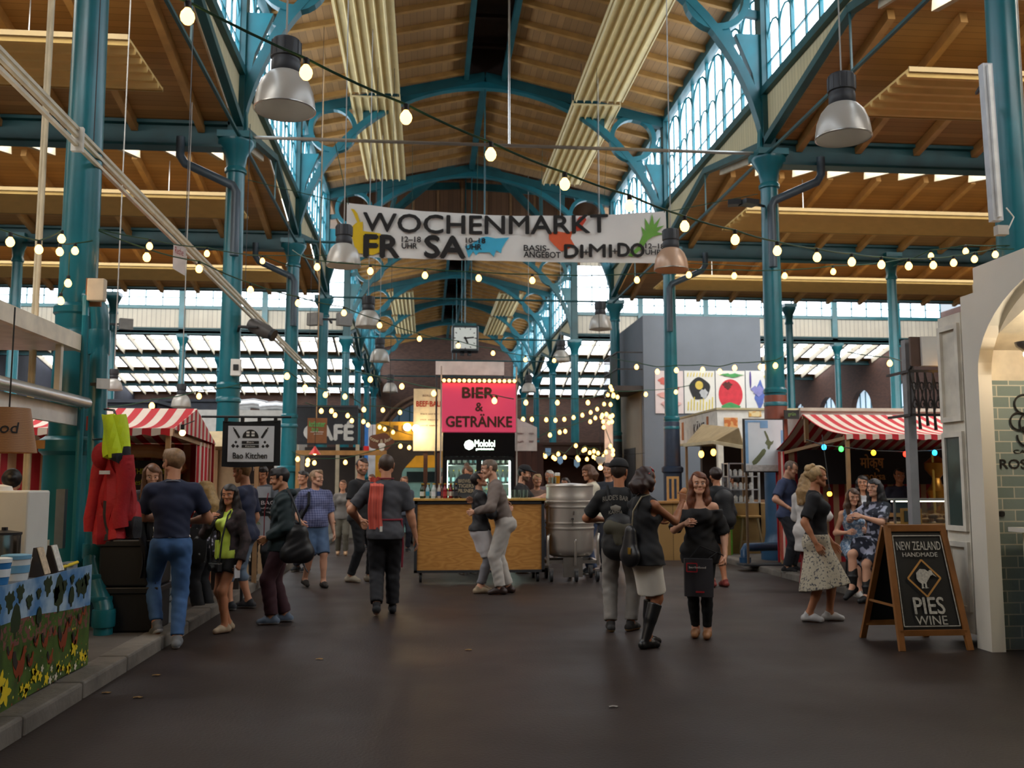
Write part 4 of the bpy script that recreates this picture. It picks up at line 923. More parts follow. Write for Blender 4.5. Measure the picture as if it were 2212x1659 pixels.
for px, py, dx in ((545, 1120, 0), (585, 1115, .1)):
    pass
t = thing('planter', 'black planter tub with trailing greens under the chalkboard', 'plant', (-2.32, 12.45, .0))
MB().lathe((-2.3, 12.42, 0), [(.02, .0), (.02, .7), (.13, .72), (.15, .95)], 16).build('pot_stand', DARK, t, True); m = MB()
for i in range(60):
    a = rnd.random()*2*PI; r = .05+.12*rnd.random(); p = (-2.3+r*math.cos(a), 12.42+r*math.sin(a), .97+.1*rnd.random())
    m.add([p, (p[0]+.05*math.cos(a+.4), p[1]+.05*math.sin(a+.4), p[2]+.03), (p[0]+.08*math.cos(a), p[1]+.08*math.sin(a), p[2]-.01), (p[0]+.05*math.cos(a-.4), p[1]+.05*math.sin(a-.4), p[2]+.03)], [(0, 1, 2, 3)])
m.build('foliage', pm('56682c', .6, 0, .3), t)
# speaker box & follow-spot on the second column
x0, x1, z0, z1 = rect(499, 776, 520, 812, 17.25)
t = thing('wall_speaker', 'white speaker box with black cone on the second column', 'speaker', (x0, 17.2, z0)); MB().box(x0, x1, 17.2, 17.33, z0, z1).build('case', WHITE, t, bevel=.01)
MB().box(x0+.05, x1-.03, 17.18, 17.2, z0+.1, z1-.1).build('grille', DARK, t)
p = at(566, 712, 17.2); t = thing('stage_spotlight', 'grey barrel stage spotlight clamped near the second column', 'spotlight', tuple(p))
d = Vector((.8, -.2, -.42)).normalized(); MB().tube([p-d*.27, p-d*.2, p+d*.1, p+d*.2, p+d*.21], [.09, .13, .13, .1, .1], 16).build('barrel', pm('565250', .5), t, True)
MB().tube([p+d*.2, p+d*.26], [.11, .115], 12).build('front_ring', DARK, t, True)
m = MB(); m.bar(p+Vector((-.05, -.15, .02)), p+Vector((-.4, -.05, .05)), .03, .03); m.bar(p+Vector((-.05, .15, .02)), p+Vector((-.4, .05, .05)), .03, .03); m.bar(p+Vector((-.4, 0, .05)), Vector((XL+.15, 17.4, p.z)), .04, .04); m.build('yoke', DARK, t)
for px, py, s, lab in ((232, 700, 1, 'pair of grey floodlights on the slim aisle column behind the big one'), (700, 690, .9, 'grey floodlights on the third column')):
    p = at(px+12, py, 32.2 if s == 1 else 24.8); t = thing('twin_floodlight', lab, 'floodlight', tuple(p))
    for q in (-1, 1): MB().cbox(p+Vector((q*.42*s, 0, 0)), (.42*s, .2, .36*s), q*.5).build('lamp_head', pm('8d8a86', .5), t)
    MB().bar(p+Vector((-.4*s, 0, 0)), p+Vector((.4*s, 0, 0)), .05, .05).build('bracket', DARK, t); MB().bar(p, p+Vector((0, .5, 0)), .05, .05).build('arm', DARK, t)
# ================================================================ the drinks bar and what stands around it
def plywood():
    m, nt, b = newmat('oiled_plywood'); v, s = coords(nt)
    mp = nt.nodes.new('ShaderNodeMapping'); mp.inputs['Scale'].default_value = (.8, 1, 3.2); nt.links.new(v, mp.inputs[0])
    n = noise(nt, mp.outputs[0], 1.6, 2)
    g = math_(nt, 'FRACT', math_(nt, 'MULTIPLY', n, 11))
    g = math_(nt, 'ABSOLUTE', math_(nt, 'SUBTRACT', g, .5))
    c = mixc(nt, ramp(nt, g, 0, .5), lin('b27a3c'), lin('c9924e'))
    vo = nt.nodes.new('ShaderNodeTexVoronoi'); vo.inputs['Scale'].default_value = 1.7; nt.links.new(mp.outputs[0], vo.inputs['Vector'])
    c = mixc(nt, math_(nt, 'LESS_THAN', vo.outputs['Distance'], .055), c, lin('5a331a'))
    nt.links.new(c, b.inputs['Base Color']); b.inputs['Roughness'].default_value = .4; return m
FR = pm('3b3c3e', .5, .4)
BX0, BX1, BY0, BY1 = -.17, 1.83, 14.7, 15.5
t = thing('bar_counter', 'plywood drinks bar counter on casters with grey metal edges', 'bar counter', ((BX0+BX1)/2, BY0, 0))
MB().box(BX0+.03, BX1-.03, BY0+.02, BY0+.04, .19, 1.2).build('front_panel', plywood(), t)
MB().box(BX0+.02, BX0+.04, BY0+.04, BY1-.03, .19, 1.2).box(BX1-.04, BX1-.02, BY0+.04, BY1-.03, .19, 1.2).build('side_panel', plywood(), t)
m = MB()
for x in (BX0, BX1-.045):
    for y in (BY0, BY1-.045): m.box(x, x+.045, y, y+.045, .15, 1.24)
m.box(BX0, BX1, BY0, BY0+.045, .15, .19); m.box(BX0, BX1, BY0, BY0+.045, 1.19, 1.24); m.box(BX0, BX1, BY1-.04, BY1, .15, .19)
m.build('metal_frame', FR, t)
MB().box(BX0-.02, BX1+.02, BY0-.03, BY1+.03, 1.24, 1.275).build('worktop', pm('c49a52', .35, 0, .2, 8), t, bevel=.005)
def caster(x, y, par, r=.078, c=None):
    w = MB().tube([(x-.02, y, r), (x+.02, y, r)], r, 18).build('caster', pm('2b2b2d', .5), par, True)
    MB().box(x-.035, x+.035, y-.03, y+.03, r*2-.01, r*2+.03).box(x-.033, x-.025, y-.03, y+.03, r, r*2).box(x+.025, x+.033, y-.03, y+.03, r, r*2).build('caster_fork', pm('b9b9b9', .3, .9), w)
for x in (BX0+.1, BX1-.1):
    for y in (BY0+.1, BY1-.1): caster(x, y, t)
def bottle(x, y, z, col, lab_c, lab, h=.23, r=.031, grp='bottles lined up on the bar counter', cap='c9a23a'):
    b = thing('bottle', lab, 'bottle', (x, y, z), group=grp); p = (x, y, z)
    MB().lathe(p, [(r*.95, 0), (r, .008), (r, h*.55), (r*.8, h*.66), (r*.42, h*.78), (r*.38, h*.95)], 16).build('glass_body', pm(col, .12, 0, .05), b, True)
    MB().lathe(p, [(r*1.02, h*.16), (r*1.02, h*.46)], 16, False, False).build('label', pm(lab_c, .5), b, True)
    MB().lathe(p, [(r*.42, h*.93), (r*.46, h*.94), (r*.46, h), (r*.3, h*1.01)], 12).build('cap', pm(cap, .4, .4), b, True)
bc = [('22351f', 'd9d9d0', 'green bottle with white label, first from the walking man'), ('9fc2c9', '3aa4c4', 'clear bottle with bright blue label'), ('b9c6c4', 'd9dde0', 'clear bottle with white label'), ('c2b9ac', '2d4a7a', 'pale bottle with dark blue label'),
      ('8d1f26', 'b3343a', 'red bottle with red label, larger red of two'), ('7d1a20', 'd6c9b8', 'red bottle with cream label'), ('1c1a1c', '3a3a40', 'black bottle beside the round chalk sign'), ('4a2a18', 'c9b27a', 'brown bottle with tan label at the back of the bar')]
for i, (c, l, n) in enumerate(bc): bottle(BX0+.11+i*.088, BY0+.1+.04*(i % 2), 1.275, c, l, n+' on the bar')
for i in range(8): bottle(BX0+.13+i*.088, BY0+.24+.03*(i % 2), 1.275, ['4a2a18', '22351f', '8a8f8c', '6b1d20'][i % 4], ['c9b27a', 'd9d9d0', '7fa8b4', 'c44'*2][i % 4], '%s bottle of the second row on the bar' % ORD[i])
p = (.62, BY0+.12, 1.275); t = thing('round_chalk_sign', 'round grey chalk sign standing on the bar', 'sign', p)
MB().prism([(.19*math.cos(a), .19+.19*math.sin(a)) for a in [i*PI/16 for i in range(32)]], (p[0], p[1], p[2]), UX, UZ, .02).build('disc', pm('3f4348', .7), t)
m = MB()
for i, s in enumerate(('BREWERS', 'TIGERS', 'PILSNER')): m.text(s, (p[0], p[1]-.022, p[2]+.24-.075*i), UX, UZ, .055, .24, .02)
m.build('lettering', pm('b8a98c', .8), t)
MB().box(p[0]-.08, p[0]+.08, p[1]-.0, p[1]+.1, p[2], p[2]+.015).build('foot', DARK, t)
t = thing('blue_glass_stack', 'small pile of blue plastic cups on the bar', 'cups', (.95, BY0+.2, 1.275))
for i in range(3): MB().lathe((.9+i*.075, BY0+.2, 1.275), [(.028, 0), (.036, .08), (.033, .08), (.025, .005)], 14, True, False).build('cup', pm('3c93b8', .3), t, True)
for i in range(4):
    g = MB().lathe((1.35+i*.07, BY0+.12+.05*(i % 2), 1.275), [(.028, 0), (.036, .13), (.033, .13), (.026, .008)], 16, True, False).build('drinking_glass', glass(), None, True, label='%s clear drinking glass on the bar end by the fermenter' % ORD[i], cat='glass', group='drinking glasses on the bar')
# fridge with pink sign above, bulb glow put into its panel
FX0, FX1, _, FZ = rect(957, 935, 1112, 1000, 17.0); FYY = 17.0
FZ0 = rect(957, 935, 1112, 1000, FYY)[3]
t = thing('drinks_fridge', 'tall black double-door drinks fridge lit inside, behind the bar', 'fridge', ((FX0+FX1)/2, FYY, 0))
m = MB(); m.box(FX0, FX1, FYY+.62, FYY+.66, 0, FZ0); m.box(FX0, FX0+.04, FYY, FYY+.62, 0, FZ0); m.box(FX1-.04, FX1, FYY, FYY+.62, 0, FZ0); m.box(FX0+.04, FX1-.04, FYY, FYY+.62, 0, .3); m.box(FX0+.04, FX1-.04, FYY, FYY+.62, FZ0-.03, FZ0)
m.build('cabinet', pm('151618', .35), t); zt = FZ0-.42
MB().box(FX0, FX1, FYY-.05, FYY+.3, zt, FZ0).build('top_display', pm('0d0e10', .25), t)
m = MB(); cxx = (FX0+FX1)/2
m.lathe((cxx-.18, FYY-.055, zt+.2), [(.001, -.09), (.065, -.06), (.09, 0), (.065, .06), (.001, .09)], 20, sy=.03)
m.text('Mololoi', (cxx+.1, FYY-.052, zt+.17), UX, UZ, .12, .36, .01); m.text('getränkemarkt', (cxx+.1, FYY-.052, zt+.1), UX, UZ, .05, .32, .01)
m.build('lit_lettering', glow('e8fbe6', 5, 'sign_light'), t)
m = MB()
for x in (FX0+.06, cxx+.03, FX1-.1): m.box(x, x+.025, FYY+.02, FYY+.05, .4, zt-.08)
m.build('interior_light', glow('e6f6ea', 32, 'fridge_light'), t)
MB().box(FX0+.04, FX1-.04, FYY+.6, FYY+.615, .3, zt).build('liner', pm('cdd8d2', .5), t)
for i in range(5): MB().box(FX0+.05, FX1-.05, FYY+.1, FYY+.58, .5+i*.33, .515+i*.33).build('shelf', pm('d8dedb', .4, .3), t)
for k, (a, b) in enumerate(((FX0+.03, cxx), (cxx, FX1-.03))):
    d = MB(); d.box(a, a+.05, FYY-.03, FYY, .3, zt-.01).box(b-.05, b, FYY-.03, FYY, .3, zt-.01).box(a+.05, b-.05, FYY-.03, FYY, .3, .36).box(a+.05, b-.05, FYY-.03, FYY, zt-.07, zt-.01)
    d = d.build('door', pm('17181a', .35), t); MB().box(a+.05, b-.05, FYY-.02, FYY-.012, .36, zt-.07).build('pane', glass(), d); MB().box(cxx-.035 if k == 0 else cxx+.02, cxx-.02 if k == 0 else cxx+.035, FYY-.06, FYY-.03, 1.0, 1.5).build('handle', STEEL, d)
n = 0
for i in range(2, 5):
    for j in range(12):
        x = FX0+.1+j*(FX1-FX0-.2)/11; n += 1
        bottle(x, FYY+.2, .515+i*.33, ['1d2f22', '28222a', '3b2417'][(i+j//6) % 3], ['d2d6cc', '8fb0b5'][(i+j//4) % 2], '%s bottle on the %s fridge shelf' % (ORD[j], ORD[4-i]), .24, .03, 'bottles inside the drinks fridge')
SX0, SX1, SZ0, SZ1 = rect(955, 827, 1114, 933, FYY)
t = thing('drinks_sign', 'bright pink box sign reading BIER & GETRÄNKE on the fridge', 'sign', ((SX0+SX1)/2, FYY-.02, SZ0))
def pinksign():
    m, nt, b = newmat('pink_glowing_panel'); v, s = coords(nt); c = lin('dd4668')
    b.inputs['Base Color'].default_value = (*c, 1); b.inputs['Roughness'].default_value = .5
    b.inputs['Emission Color'].default_value = (*c, 1); b.inputs['Emission Strength'].default_value = .4; return m  # weak emission stands in for the bulbs' light on the panel
MB().box(SX0, SX1, FYY-.02, FYY+.25, SZ0, SZ1).build('box', pinksign(), t)
m = MB(); bk = pm('4a2a18', .7); scx = (SX0+SX1)/2; H = SZ1-SZ0
m.text('BIER', (scx-.02, FYY-.02, SZ1-.31*H), UX, UZ, .185, .56, .04); m.text(',', (scx+.31, FYY-.02, SZ1-.34*H), UX, UZ, .07, None, .03)
m.text('&', (scx, FYY-.02, SZ1-.58*H), UX, UZ, .15, None, .03); m.text('GETRÄNKE', (scx, FYY-.02, SZ1-.9*H), UX, UZ, .23, 1.18, .035); m.build('lettering', bk, t)
MB().box(SX0-.02, SX1+.02, FYY-.04, FYY+.27, SZ1, SZ1+.03).build('top_rail', DARK, t)
WB = glow('ffb95e', BULB_L, 'bulb')
for i in range(15):
    x = SX0+.03+i*(SX1-SX0-.06)/14; MB().ball((x, FYY-.07, SZ1+.03), .032, 10, 6).build('bulb', WB, t, True)
MB().box(SX0-.03, SX0-.005, FYY, FYY+.03, .3, SZ1+.3).box(SX1+.005, SX1+.03, FYY, FYY+.03, .3, SZ1+.3).build('support_post', pm('b9b2a8', .5), t)
x0, x1, z0, z1 = rect(941, 781, 1089, 810, 17.8)
t = thing('white_valance', 'blank white canvas strip high above the pink sign', 'banner', ((x0+x1)/2, 17.8, z0)); MB().grid(lambda u, v: (x0+(x1-x0)*u, 17.8+.01*math.sin(u*14), z0+(z1-z0)*v), 20, 2, -.01).build('canvas', pm('e3e0da', .7), t)
for x in (x0+.02, x1-.02): MB().tube([(x, 17.82, 0), (x, 17.82, z1)], .018, 8).build('pole', FR, t)
# menu sign beside it
MX0, MX1, MZ0, MZ1 = rect(893, 840, 957, 974, 18.3)
t = thing('menu_sign', 'cream menu sign reading BEEF-BALL with a lamp glowing on it', 'sign', (MX0, 18.3, MZ0))
MB().box(MX0, MX1, 18.3, 18.34, MZ0, MZ1).build('board', pm('e6d9b4', .6), t)
m = MB().text('BEEF·BALL', ((MX0+MX1)/2+.02, 18.3, MZ1-.34), UX, UZ, .1, .5, .03).build('lettering', pm('b5391f', .7), t)
m = MB(); m.text('BERLINER', ((MX0+MX1)/2+.04, 18.3, MZ1-.15), UX, UZ, .035, .3)
for i in range(3): m.text(['frisch und fein', 'mit sauce', 'und salat'][i], ((MX0+MX1)/2+.02, 18.3, MZ1-.5-.11*i), UX, UZ, .03, .34)
m.build('small_lettering', pm('7a5a40', .7), t)
MB().box(MX0+.2, MX0+.28, 18.34, 18.42, 0, MZ0+.1).box(MX1-.12, MX1-.04, 18.34, 18.42, 0, MZ1).build('post', pm('4b2c1e', .6), t)
lp = bpy.data.lights.new('sign_lamp', 'POINT'); lp.energy = 13; lp.color = (1, .82, .5); lp.shadow_soft_size = .07; lo = bpy.data.objects.new('sign_lamp', lp); COL.objects.link(lo); lo.location = (MX0+.13, 17.98, MZ0+.32)
MB().ball((MX0+.05, 18.1, MZ0+.42), .07).build('lamp_globe', glow('ffe2a8', 16, 'bulb'), t, True); MB().bar((MX0+.05, 18.12, MZ0+.42), (MX0+.05, 18.3, MZ0+.5), .02, .02).build('lamp_arm', DARK, t)
x0, x1, z0, z1 = rect(1112, 923, 1160, 974, 18.6)
t = thing('side_canopy', 'white canopy with printed menu hanging between pink sign and fermenter', 'canopy', (x0, 18.6, z0))
MB().grid(lambda u, v: (x0+(x1-x0)*u, 18.6+.01*math.sin(u*9), z0+(z1-z0)*v), 10, 4, -.01).build('valance_cloth', pm('d8d3cb', .7), t)
MB().add([(x0, 18.6, z1+.2), (x1, 18.6, z1), (x1, 20.2, z1), (x0, 20.2, z1+.2)], [(0, 1, 2, 3)]).add([(x0, 18.6, z1), (x1, 18.6, z1), (x0, 18.6, z1+.2)], [(0, 1, 2)]).build('roof_cloth', pm('cfcac6', .7), t)
m = MB()
for i in range(4): m.text(['bier', 'wein', 'saft', 'wasser'][i], (x0+.12+.19*(i % 2), 18.59, z1-.14-.16*(i//2)), UX, UZ, .04, .13)
m.build('lettering', pm('8a6f6a', .7), t); MB().box(x0+.05, x0+.13, 18.62, 18.7, 0, z1).box(x1-.1, x1-.04, 18.62, 18.7, 0, z1).build('post', pm('4b2a1e', .6), t)
t = thing('timber_hut', 'dark timber hut wall between the drinks fridge and the canopy', 'hut', (1.75, 19, 0)); MB().box(1.68, 2.35, 19.0, 19.08, 0, 2.3).build('wall_panel', planks('4a2a20', 0, .12), t); MB().box(1.64, 1.7, 18.95, 19.05, 0, 2.5).build('post', pm('4b2a1e', .6), t)
# steel fermenter on a trolley
cx_, cy_ = 2.27, 15.0; R = .375; zb = .36
t = thing('steel_fermenter', 'big ribbed stainless steel tank on a wheeled trolley next to the bar', 'tank', (cx_, cy_, 0))
prof = [(.2, 0), (.3, .015), (R-.03, .05), (R-.005, .1), (R, .14), (R, .42)]
for z in (.45, .53, .78, .86): prof += [(R, z-.02), (R+.012, z-.012), (R+.014, z), (R+.012, z+.012), (R, z+.02)]
prof = sorted(prof[:5], key=lambda q: q[1])+sorted(prof[5:], key=lambda q: q[1])+[(R, .95), (R-.006, .97), (R-.006, 1.09), (R+.006, 1.1), (R+.006, 1.11)]
SS = pm('c4bcb2', .36, .75, .08, 2)
MB().lathe((cx_, cy_, zb), prof, 48, True, False).build('barrel', SS, t, True)
MB().lathe((cx_, cy_, zb), [(R+.006, 1.11), (R, 1.13), (R-.06, 1.135), (.05, 1.15)], 48, False).build('lid', pm('b5aea6', .35, .9), t, True)
m = MB(); m.tube([(cx_-.02, cy_-R-.015, zb+.6), (cx_-.02, cy_-R-.06, zb+.6)], .02, 10); m.tube([(cx_-.02, cy_-R-.05, zb+.6), (cx_-.02, cy_-R-.05, zb+.5)], .012, 8); m.tube([(cx_, cy_-R-.02, zb+.66), (cx_+.005, cy_-R-.02, zb+.72)], .012, 8); m.build('tap', pm('8d8a86', .25, .9), t, True)
m = MB(); m.lathe((cx_-R+.03, cy_-.12, zb+.5), [(.03, 0), (.035, .05), (.03, .3)], 12)
m.build('clamp_handle', SS, t, True)
m = MB()
for s in (-1, 1): m.bar((cx_-.4, cy_+s*.27, .3), (cx_+.4, cy_+s*.27, .3), .05, .05); m.bar((cx_+s*.38, cy_-.3, .3), (cx_+s*.38, cy_+.3, .3), .05, .05)
m.bar((cx_-.15, cy_-.3, .22), (cx_+.15, cy_-.3, .22), .3, .05, (0, 1, 0)); m.build('trolley_frame', pm('9a958e', .35, .8), t)
for k, x in enumerate((cx_-.39, cx_+.03, cx_+.39)):
    y = cy_-.36+(.05 if k != 1 else 0); MB().tube([(x, y, .25), (x, y, .62), (x+.01, y+.02, .69), (x+.03, y+.1, .72)], .022, 10).build('push_bar', pm('b3aea6', .3, .9), t, True)
for x in (cx_-.34, cx_+.05, cx_+.38):
    for y in (cy_-.3, cy_+.3): caster(x, y, t, .085)
t = thing('beer_glass', 'tall beer with a head of foam on the fermenter lid', 'beer', (2.07, 14.95, zb+1.145))
MB().lathe((2.07, 14.95, zb+1.145), [(.035, 0), (.042, .12)], 16).build('beer_body', pm('c9871f', .15), t, True); MB().lathe((2.07, 14.95, zb+1.145), [(.042, .12), (.042, .16), (.03, .17)], 16, False).build('foam', WHITE, t, True)
for i, (x, y) in enumerate(((1.98, 15.1), (2.0, 14.8))): MB().lathe((x, y, zb+1.143), [(.028, 0), (.034, .1), (.03, .1), (.025, .01)], 12, True, False).build('drinking_glass', glass(), None, True, label='%s clear glass on the fermenter lid next to the beer' % ORD[i], cat='glass', group='glasses on the fermenter')
# mint van with yellow awning, yellow food truck, cafe and its signs
MINT = pm('86b5ae', .35)
x0, x1, z0, z1 = rect(868, 1005, 958, 1045, 24.0)
t = thing('mint_van', 'rounded mint-green vintage van behind the bar bottles', 'van', ((x0+x1)/2, 24, 0))
def rbox(x0, x1, y0, y1, z0, z1, r):
    P = [(x0+r-r*math.cos(a), z1-r+r*math.sin(a)) for a in [i*PI/12 for i in range(7)]]+[(x1-r+r*math.sin(a), z1-r+r*math.cos(a)) for a in [i*PI/12 for i in range(7)]]+[(x1, z0), (x0, z0)]
    return MB().prism(P[::-1], (0, y1, 0), UX, UZ, y1-y0)
rbox(x0, x1+.35, 24.0, 25.6, .3, z1, .25).build('body', MINT, t, True)
MB().box(x0+.12, x1+.2, 23.985, 24.0, z1-.42, z1-.16).build('windscreen', pm('2c3a3c', .1), t); MB().box(x0-.02, x1+.37, 23.97, 24.0, .95, 1.0).build('trim_strip', WHITE, t)
for x in (x0+.2, x1+.15): MB().tube([(x-.08, 24.4, .3), (x+.08, 24.4, .3)], .3, 18).build('wheel', DARK, t, True); MB().lathe((x, 23.99, .75), [(.001, -.09), (.08, -.04), (.09, 0), (.08, .04), (.001, .09)], 14, sy=.2).build('headlight', pm('e8e6dc', .2), t, True)
x0, x1, z0, z1 = rect(880, 985, 940, 1010, 23.0)
t = thing('yellow_parasol', 'yellow pitched canopy over the mint van', 'canopy', (x0, 23, z0)); MB().prism([(x0-.05, z0), (x1+.3, z0), (x1+.3, z0+.06), (x1-.05, z1+.02), (x0+.2, z1)], (0, 23.6, 0), UX, UZ, .7).build('canopy_cloth', pm('e6a51d', .6), t); MB().bar((x1+.2, 23.3, z0), (x1+.2, 23.3, 0), .05, .05).build('pole', FR_, t)
x0, x1, z0, z1 = rect(806, 911, 897, 975, 30.0)
t = thing('yellow_food_truck', 'yellow food truck lit from inside, behind the cow-head sign', 'truck', ((x0+x1)/2, 30, 0))
rbox(x0, x1+1, 30, 33, .5, z1, .3).build('body', pm('dda22c', .45), t, True); MB().box(x0+.3, x1+.6, 29.97, 30, 1.3, z0+.35).build('serving_hatch', pm('3a2d22', .6), t)
for i in range(4): MB().box(x0+.35+i*.28, x0+.5+i*.28, 29.96, 30, z1-.3, z1-.12).build('window_slot', pm('6b4a1c', .6), t)
for x in (x0+.4, x1+.5): MB().tube([(x-.1, 30.5, .38), (x+.1, 30.5, .38)], .38, 18).build('wheel', DARK, t, True)
MB().ball((x1-.25, 29.8, z0+.75), .12).build('lamp_globe', glow('ffe6b0', 14, 'bulb'), t, True)
x0, x1, z0, z1 = rect(796, 936, 850, 973, 22.5); cxx, czz = (x0+x1)/2, (z0+z1)/2
t = thing('cow_head_sign', 'brown cloud-shaped sign with pale lettering and a white cow head', 'sign', (cxx, 22.5, z0))
P = [(cxx+(x1-x0)*.5*math.cos(a)*(1+.08*math.cos(5*a)), czz+(z1-z0)*.5*math.sin(a)*(1+.08*math.cos(5*a))) for a in [i*2*PI/40 for i in range(40)]]
MB().prism(P, (0, 22.5, 0), UX, UZ, .04).build('board', pm('6e4431', .7), t)
m = MB(); m.text('cow & bun', (cxx, 22.455, czz+.02), UX, UZ, .09, .5, .02, warp=lambda x, z: (x, z+1.4*x*x-.05)); m.build('lettering', pm('d6c6a4', .7), t)
m = MB(); m.lathe((cxx+.02, 22.452, czz-.12), [(.001, -.1), (.06, -.07), (.06, 0), (.09, .03), (.07, .08), (.001, .09)], 14, sy=.15); m.build('cow_head_print', WHITE, t)
MB().tube([(cxx-.2, 22.48, czz+.1), (cxx-.2, 22.48, ceil_z(cxx-.2, 22.48))], .006, 5).tube([(cxx+.2, 22.48, czz+.1), (cxx+.2, 22.48, ceil_z(cxx+.2, 22.48))], .006, 5).build('wire', DARK, t)
x0, x1, z0, z1 = rect(640, 880, 773, 960, 27.0)
t = thing('cafe_stall', 'dark cafe stall with large white CAFÉ lettering', 'stall', ((x0+x1)/2, 27, 0))
MB().box(x0, x1, 27, 27.1, z0, z1).build('fascia', pm('2a2c31', .6), t)
a, b = at(671, 950, 27), at(760, 921, 27)
MB().text('CAFÉ', ((a.x+b.x)/2-.07, 27, a.z), UX, UZ, .53, 1.35, .05, .02).build('lettering', pm('dcdad4', .6), t)
MB().box(x0, x1, 29.0, 29.1, 0, z0).build('back_wall', pm('2b211c', .7), t); MB().box(x0, x1+.4, 27.05, 27.6, 0, 1.1).build('counter', pm('8a8478', .7), t)
for x in (x0, (x0+x1)/2+.3, x1): MB().box(x-.05, x+.05, 27.0, 27.1, 0, z0).build('post', pm('c2b49a', .6), t)
MB().box(x0, x1, 26.98, 29.1, z1, z1+.06).build('roof', pm('3b3d42', .6), t)
m = MB(); aa = at(690, 978, 25); bb = at(835, 978, 25); m.box(aa.x-.6, bb.x, 25, 25.08, aa.z-.06, aa.z+.06); m.build('timber_beam', WOODB, label='horizontal timber beam in front of the cafe counter', cat='beam')
MB().box(bb.x-.1, bb.x, 25.0, 25.1, 0, aa.z-.06).build('timber_post', WOODB, label='timber post under the beam end beside the cow-head sign', cat='post'); MB().box(aa.x-.6, aa.x-.5, 25.0, 25.1, 0, aa.z-.06).build('timber_post', WOODB, label='timber post under the beam end behind the green-jacket man', cat='post')
for px, py, w in ((672, 895, .5), (650, 885, .4)): pass
x0, x1, z0, z1 = rect(664, 903, 706, 957, 22.0)
t = thing('brown_hanging_board', 'brown hanging board with green and white lettering on a rope', 'sign', ((x0+x1)/2, 22, z0)); MB().box(x0, x1, 22, 22.03, z0, z1).build('board', pm('83532f', .7), t)
MB().text('kräuter', ((x0+x1)/2, 22, z1-.2), UX, UZ, .13, .36, .03).text('tee', ((x0+x1)/2-.05, 22, z1-.31), UX, UZ, .09, .15, .02).build('green_lettering', pm('5da05a', .7), t)
MB().text('wild & lecker', ((x0+x1)/2, 22, z0+.24), UX, UZ, .035, .3).text('gesammelt', ((x0+x1)/2+.03, 22, z0+.19), UX, UZ, .03, .2).build('white_lettering', WHITE, t)
MB().tube([((x0+x1)/2-.02, 22.015, z1), ((x0+x1)/2-.02, 22.015, ceil_z((x0+x1)/2, 22))], .012, 6).build('rope', pm('a8865c', .7), t)
# flag column, red lampshade
x0, x1, z0, z1 = rect(787, 917, 811, 1030, 25.5)
t = thing('beer_flag', 'tall blue, red and white flag banner by the cafe', 'flag', (x0, 25.5, 0))
MB().box(x0, x0+.1, 25.5, 25.52, z0+.4, z1).build('blue_strip', pm('2f7fd6', .5), t); MB().box(x0+.1, x1, 25.5, 25.52, z0, z1).build('white_strip', pm('cfd3dc', .5), t); MB().box(x0-.02, x0+.12, 25.48, 25.5, (z0+z1)/2-.02, (z0+z1)/2+.12).build('red_patch', pm('d61f2a', .5), t)
MB().tube([(x0-.02, 25.51, 0), (x0-.02, 25.51, z1+.1)], .02, 8).build('pole', FR, t)
p = at(680, 981, 21.0); t = thing('red_pendant', 'small red cone pendant lamp below the brown board', 'hanging lamp', tuple(p))
MB().lathe(p, [(.13, 0), (.03, .14), (.02, .17), (.02, .14), (.12, 0)], 20, False, False).build('cone_shade', pm('d2322a', .45), t, True); MB().ball((p.x, p.y, p.z+.03), .045).build('bulb', glow('ffc878', 14, 'bulb'), t, True); MB().tube([(p.x, p.y, p.z+.16), (p.x, p.y, ceil_z(p.x, p.y))], .006, 5).build('cord', DARK, t)
# white trailer with ducts in the far aisle, dark curtain of far stalls
x0, x1, z0, z1 = rect(470, 886, 690, 925, 29.5)
t = thing('white_trailer', 'white trailer roof with silver ducts behind the black-edged sign', 'trailer', ((x0+x1)/2, 29.5, 0))
MB().box(x0-1, x1-.6, 29.5, 31.5, .4, z1).build('body', pm('b9b7b2', .5), t)
for i, (a, h, r) in enumerate(((.0, .1, .13), (.5, .18, .15), (1.2, .12, .14))): MB().tube([(x0+a, 29.8, z1+h), (x0+a+.5, 29.8, z1+h+.05), (x0+a+.9, 29.85, z1+h-.02)], r, 12).build('duct', pm('c9cdd2', .3, .6), t, True)
MB().box(x0, x1-.7, 29.46, 29.5, 1.2, 1.9).build('hatch', pm('2a2524', .6), t)
for x in (x0-.6, x1-1.1): MB().tube([(x-.09, 29.8, .36), (x+.09, 29.8, .36)], .36, 16).build('wheel', DARK, t, True)
def far_stall(lab, px0, py0, px1, py1, Y, col, roof, d=2.0):
    x0, x1, z0, z1 = rect(px0, py0, px1, py1, Y); t = thing('market_stall', lab, 'stall', ((x0+x1)/2, Y, 0), group='stalls in the far half of the hall')
    MB().box(x0, x1, Y+d, Y+d+.08, 0, z1).box(x0, x0+.06, Y+.3, Y+d, 0, z1).box(x1-.06, x1, Y+.3, Y+d, 0, z1).build('walls', pm(col, .7, 0, .3, 2), t)
    MB().box(x0-.1, x1+.1, Y-.1, Y+d+.1, z1, z1+.1).build('roof', pm(roof, .6), t); MB().box(x0, x1, Y, Y+.5, 0, 1.0).build('counter', planks(col, 0, .15), t)
    MB().box(x0, x1, Y-.02, Y, z1-.35, z1).build('fascia', pm(roof, .6), t); return t
far_stall('dark brown far stall behind the fermenter, bulbs strung before it', 1165, 962, 1320, 1100, 34, '4a2a20', '3a241c')
far_stall('dark far stall behind the jackets, below the aisle skylights', 210, 870, 330, 1100, 30, '2b2f3a', '30353f')
far_stall('dark blue-grey far stall behind the striped awning', 330, 868, 480, 1100, 34, '262b36', '343a46')
far_stall('brown far stall under the clock, beyond the yellow truck', 840, 945, 960, 1100, 46, '5a3a28', '6b4630', 3)
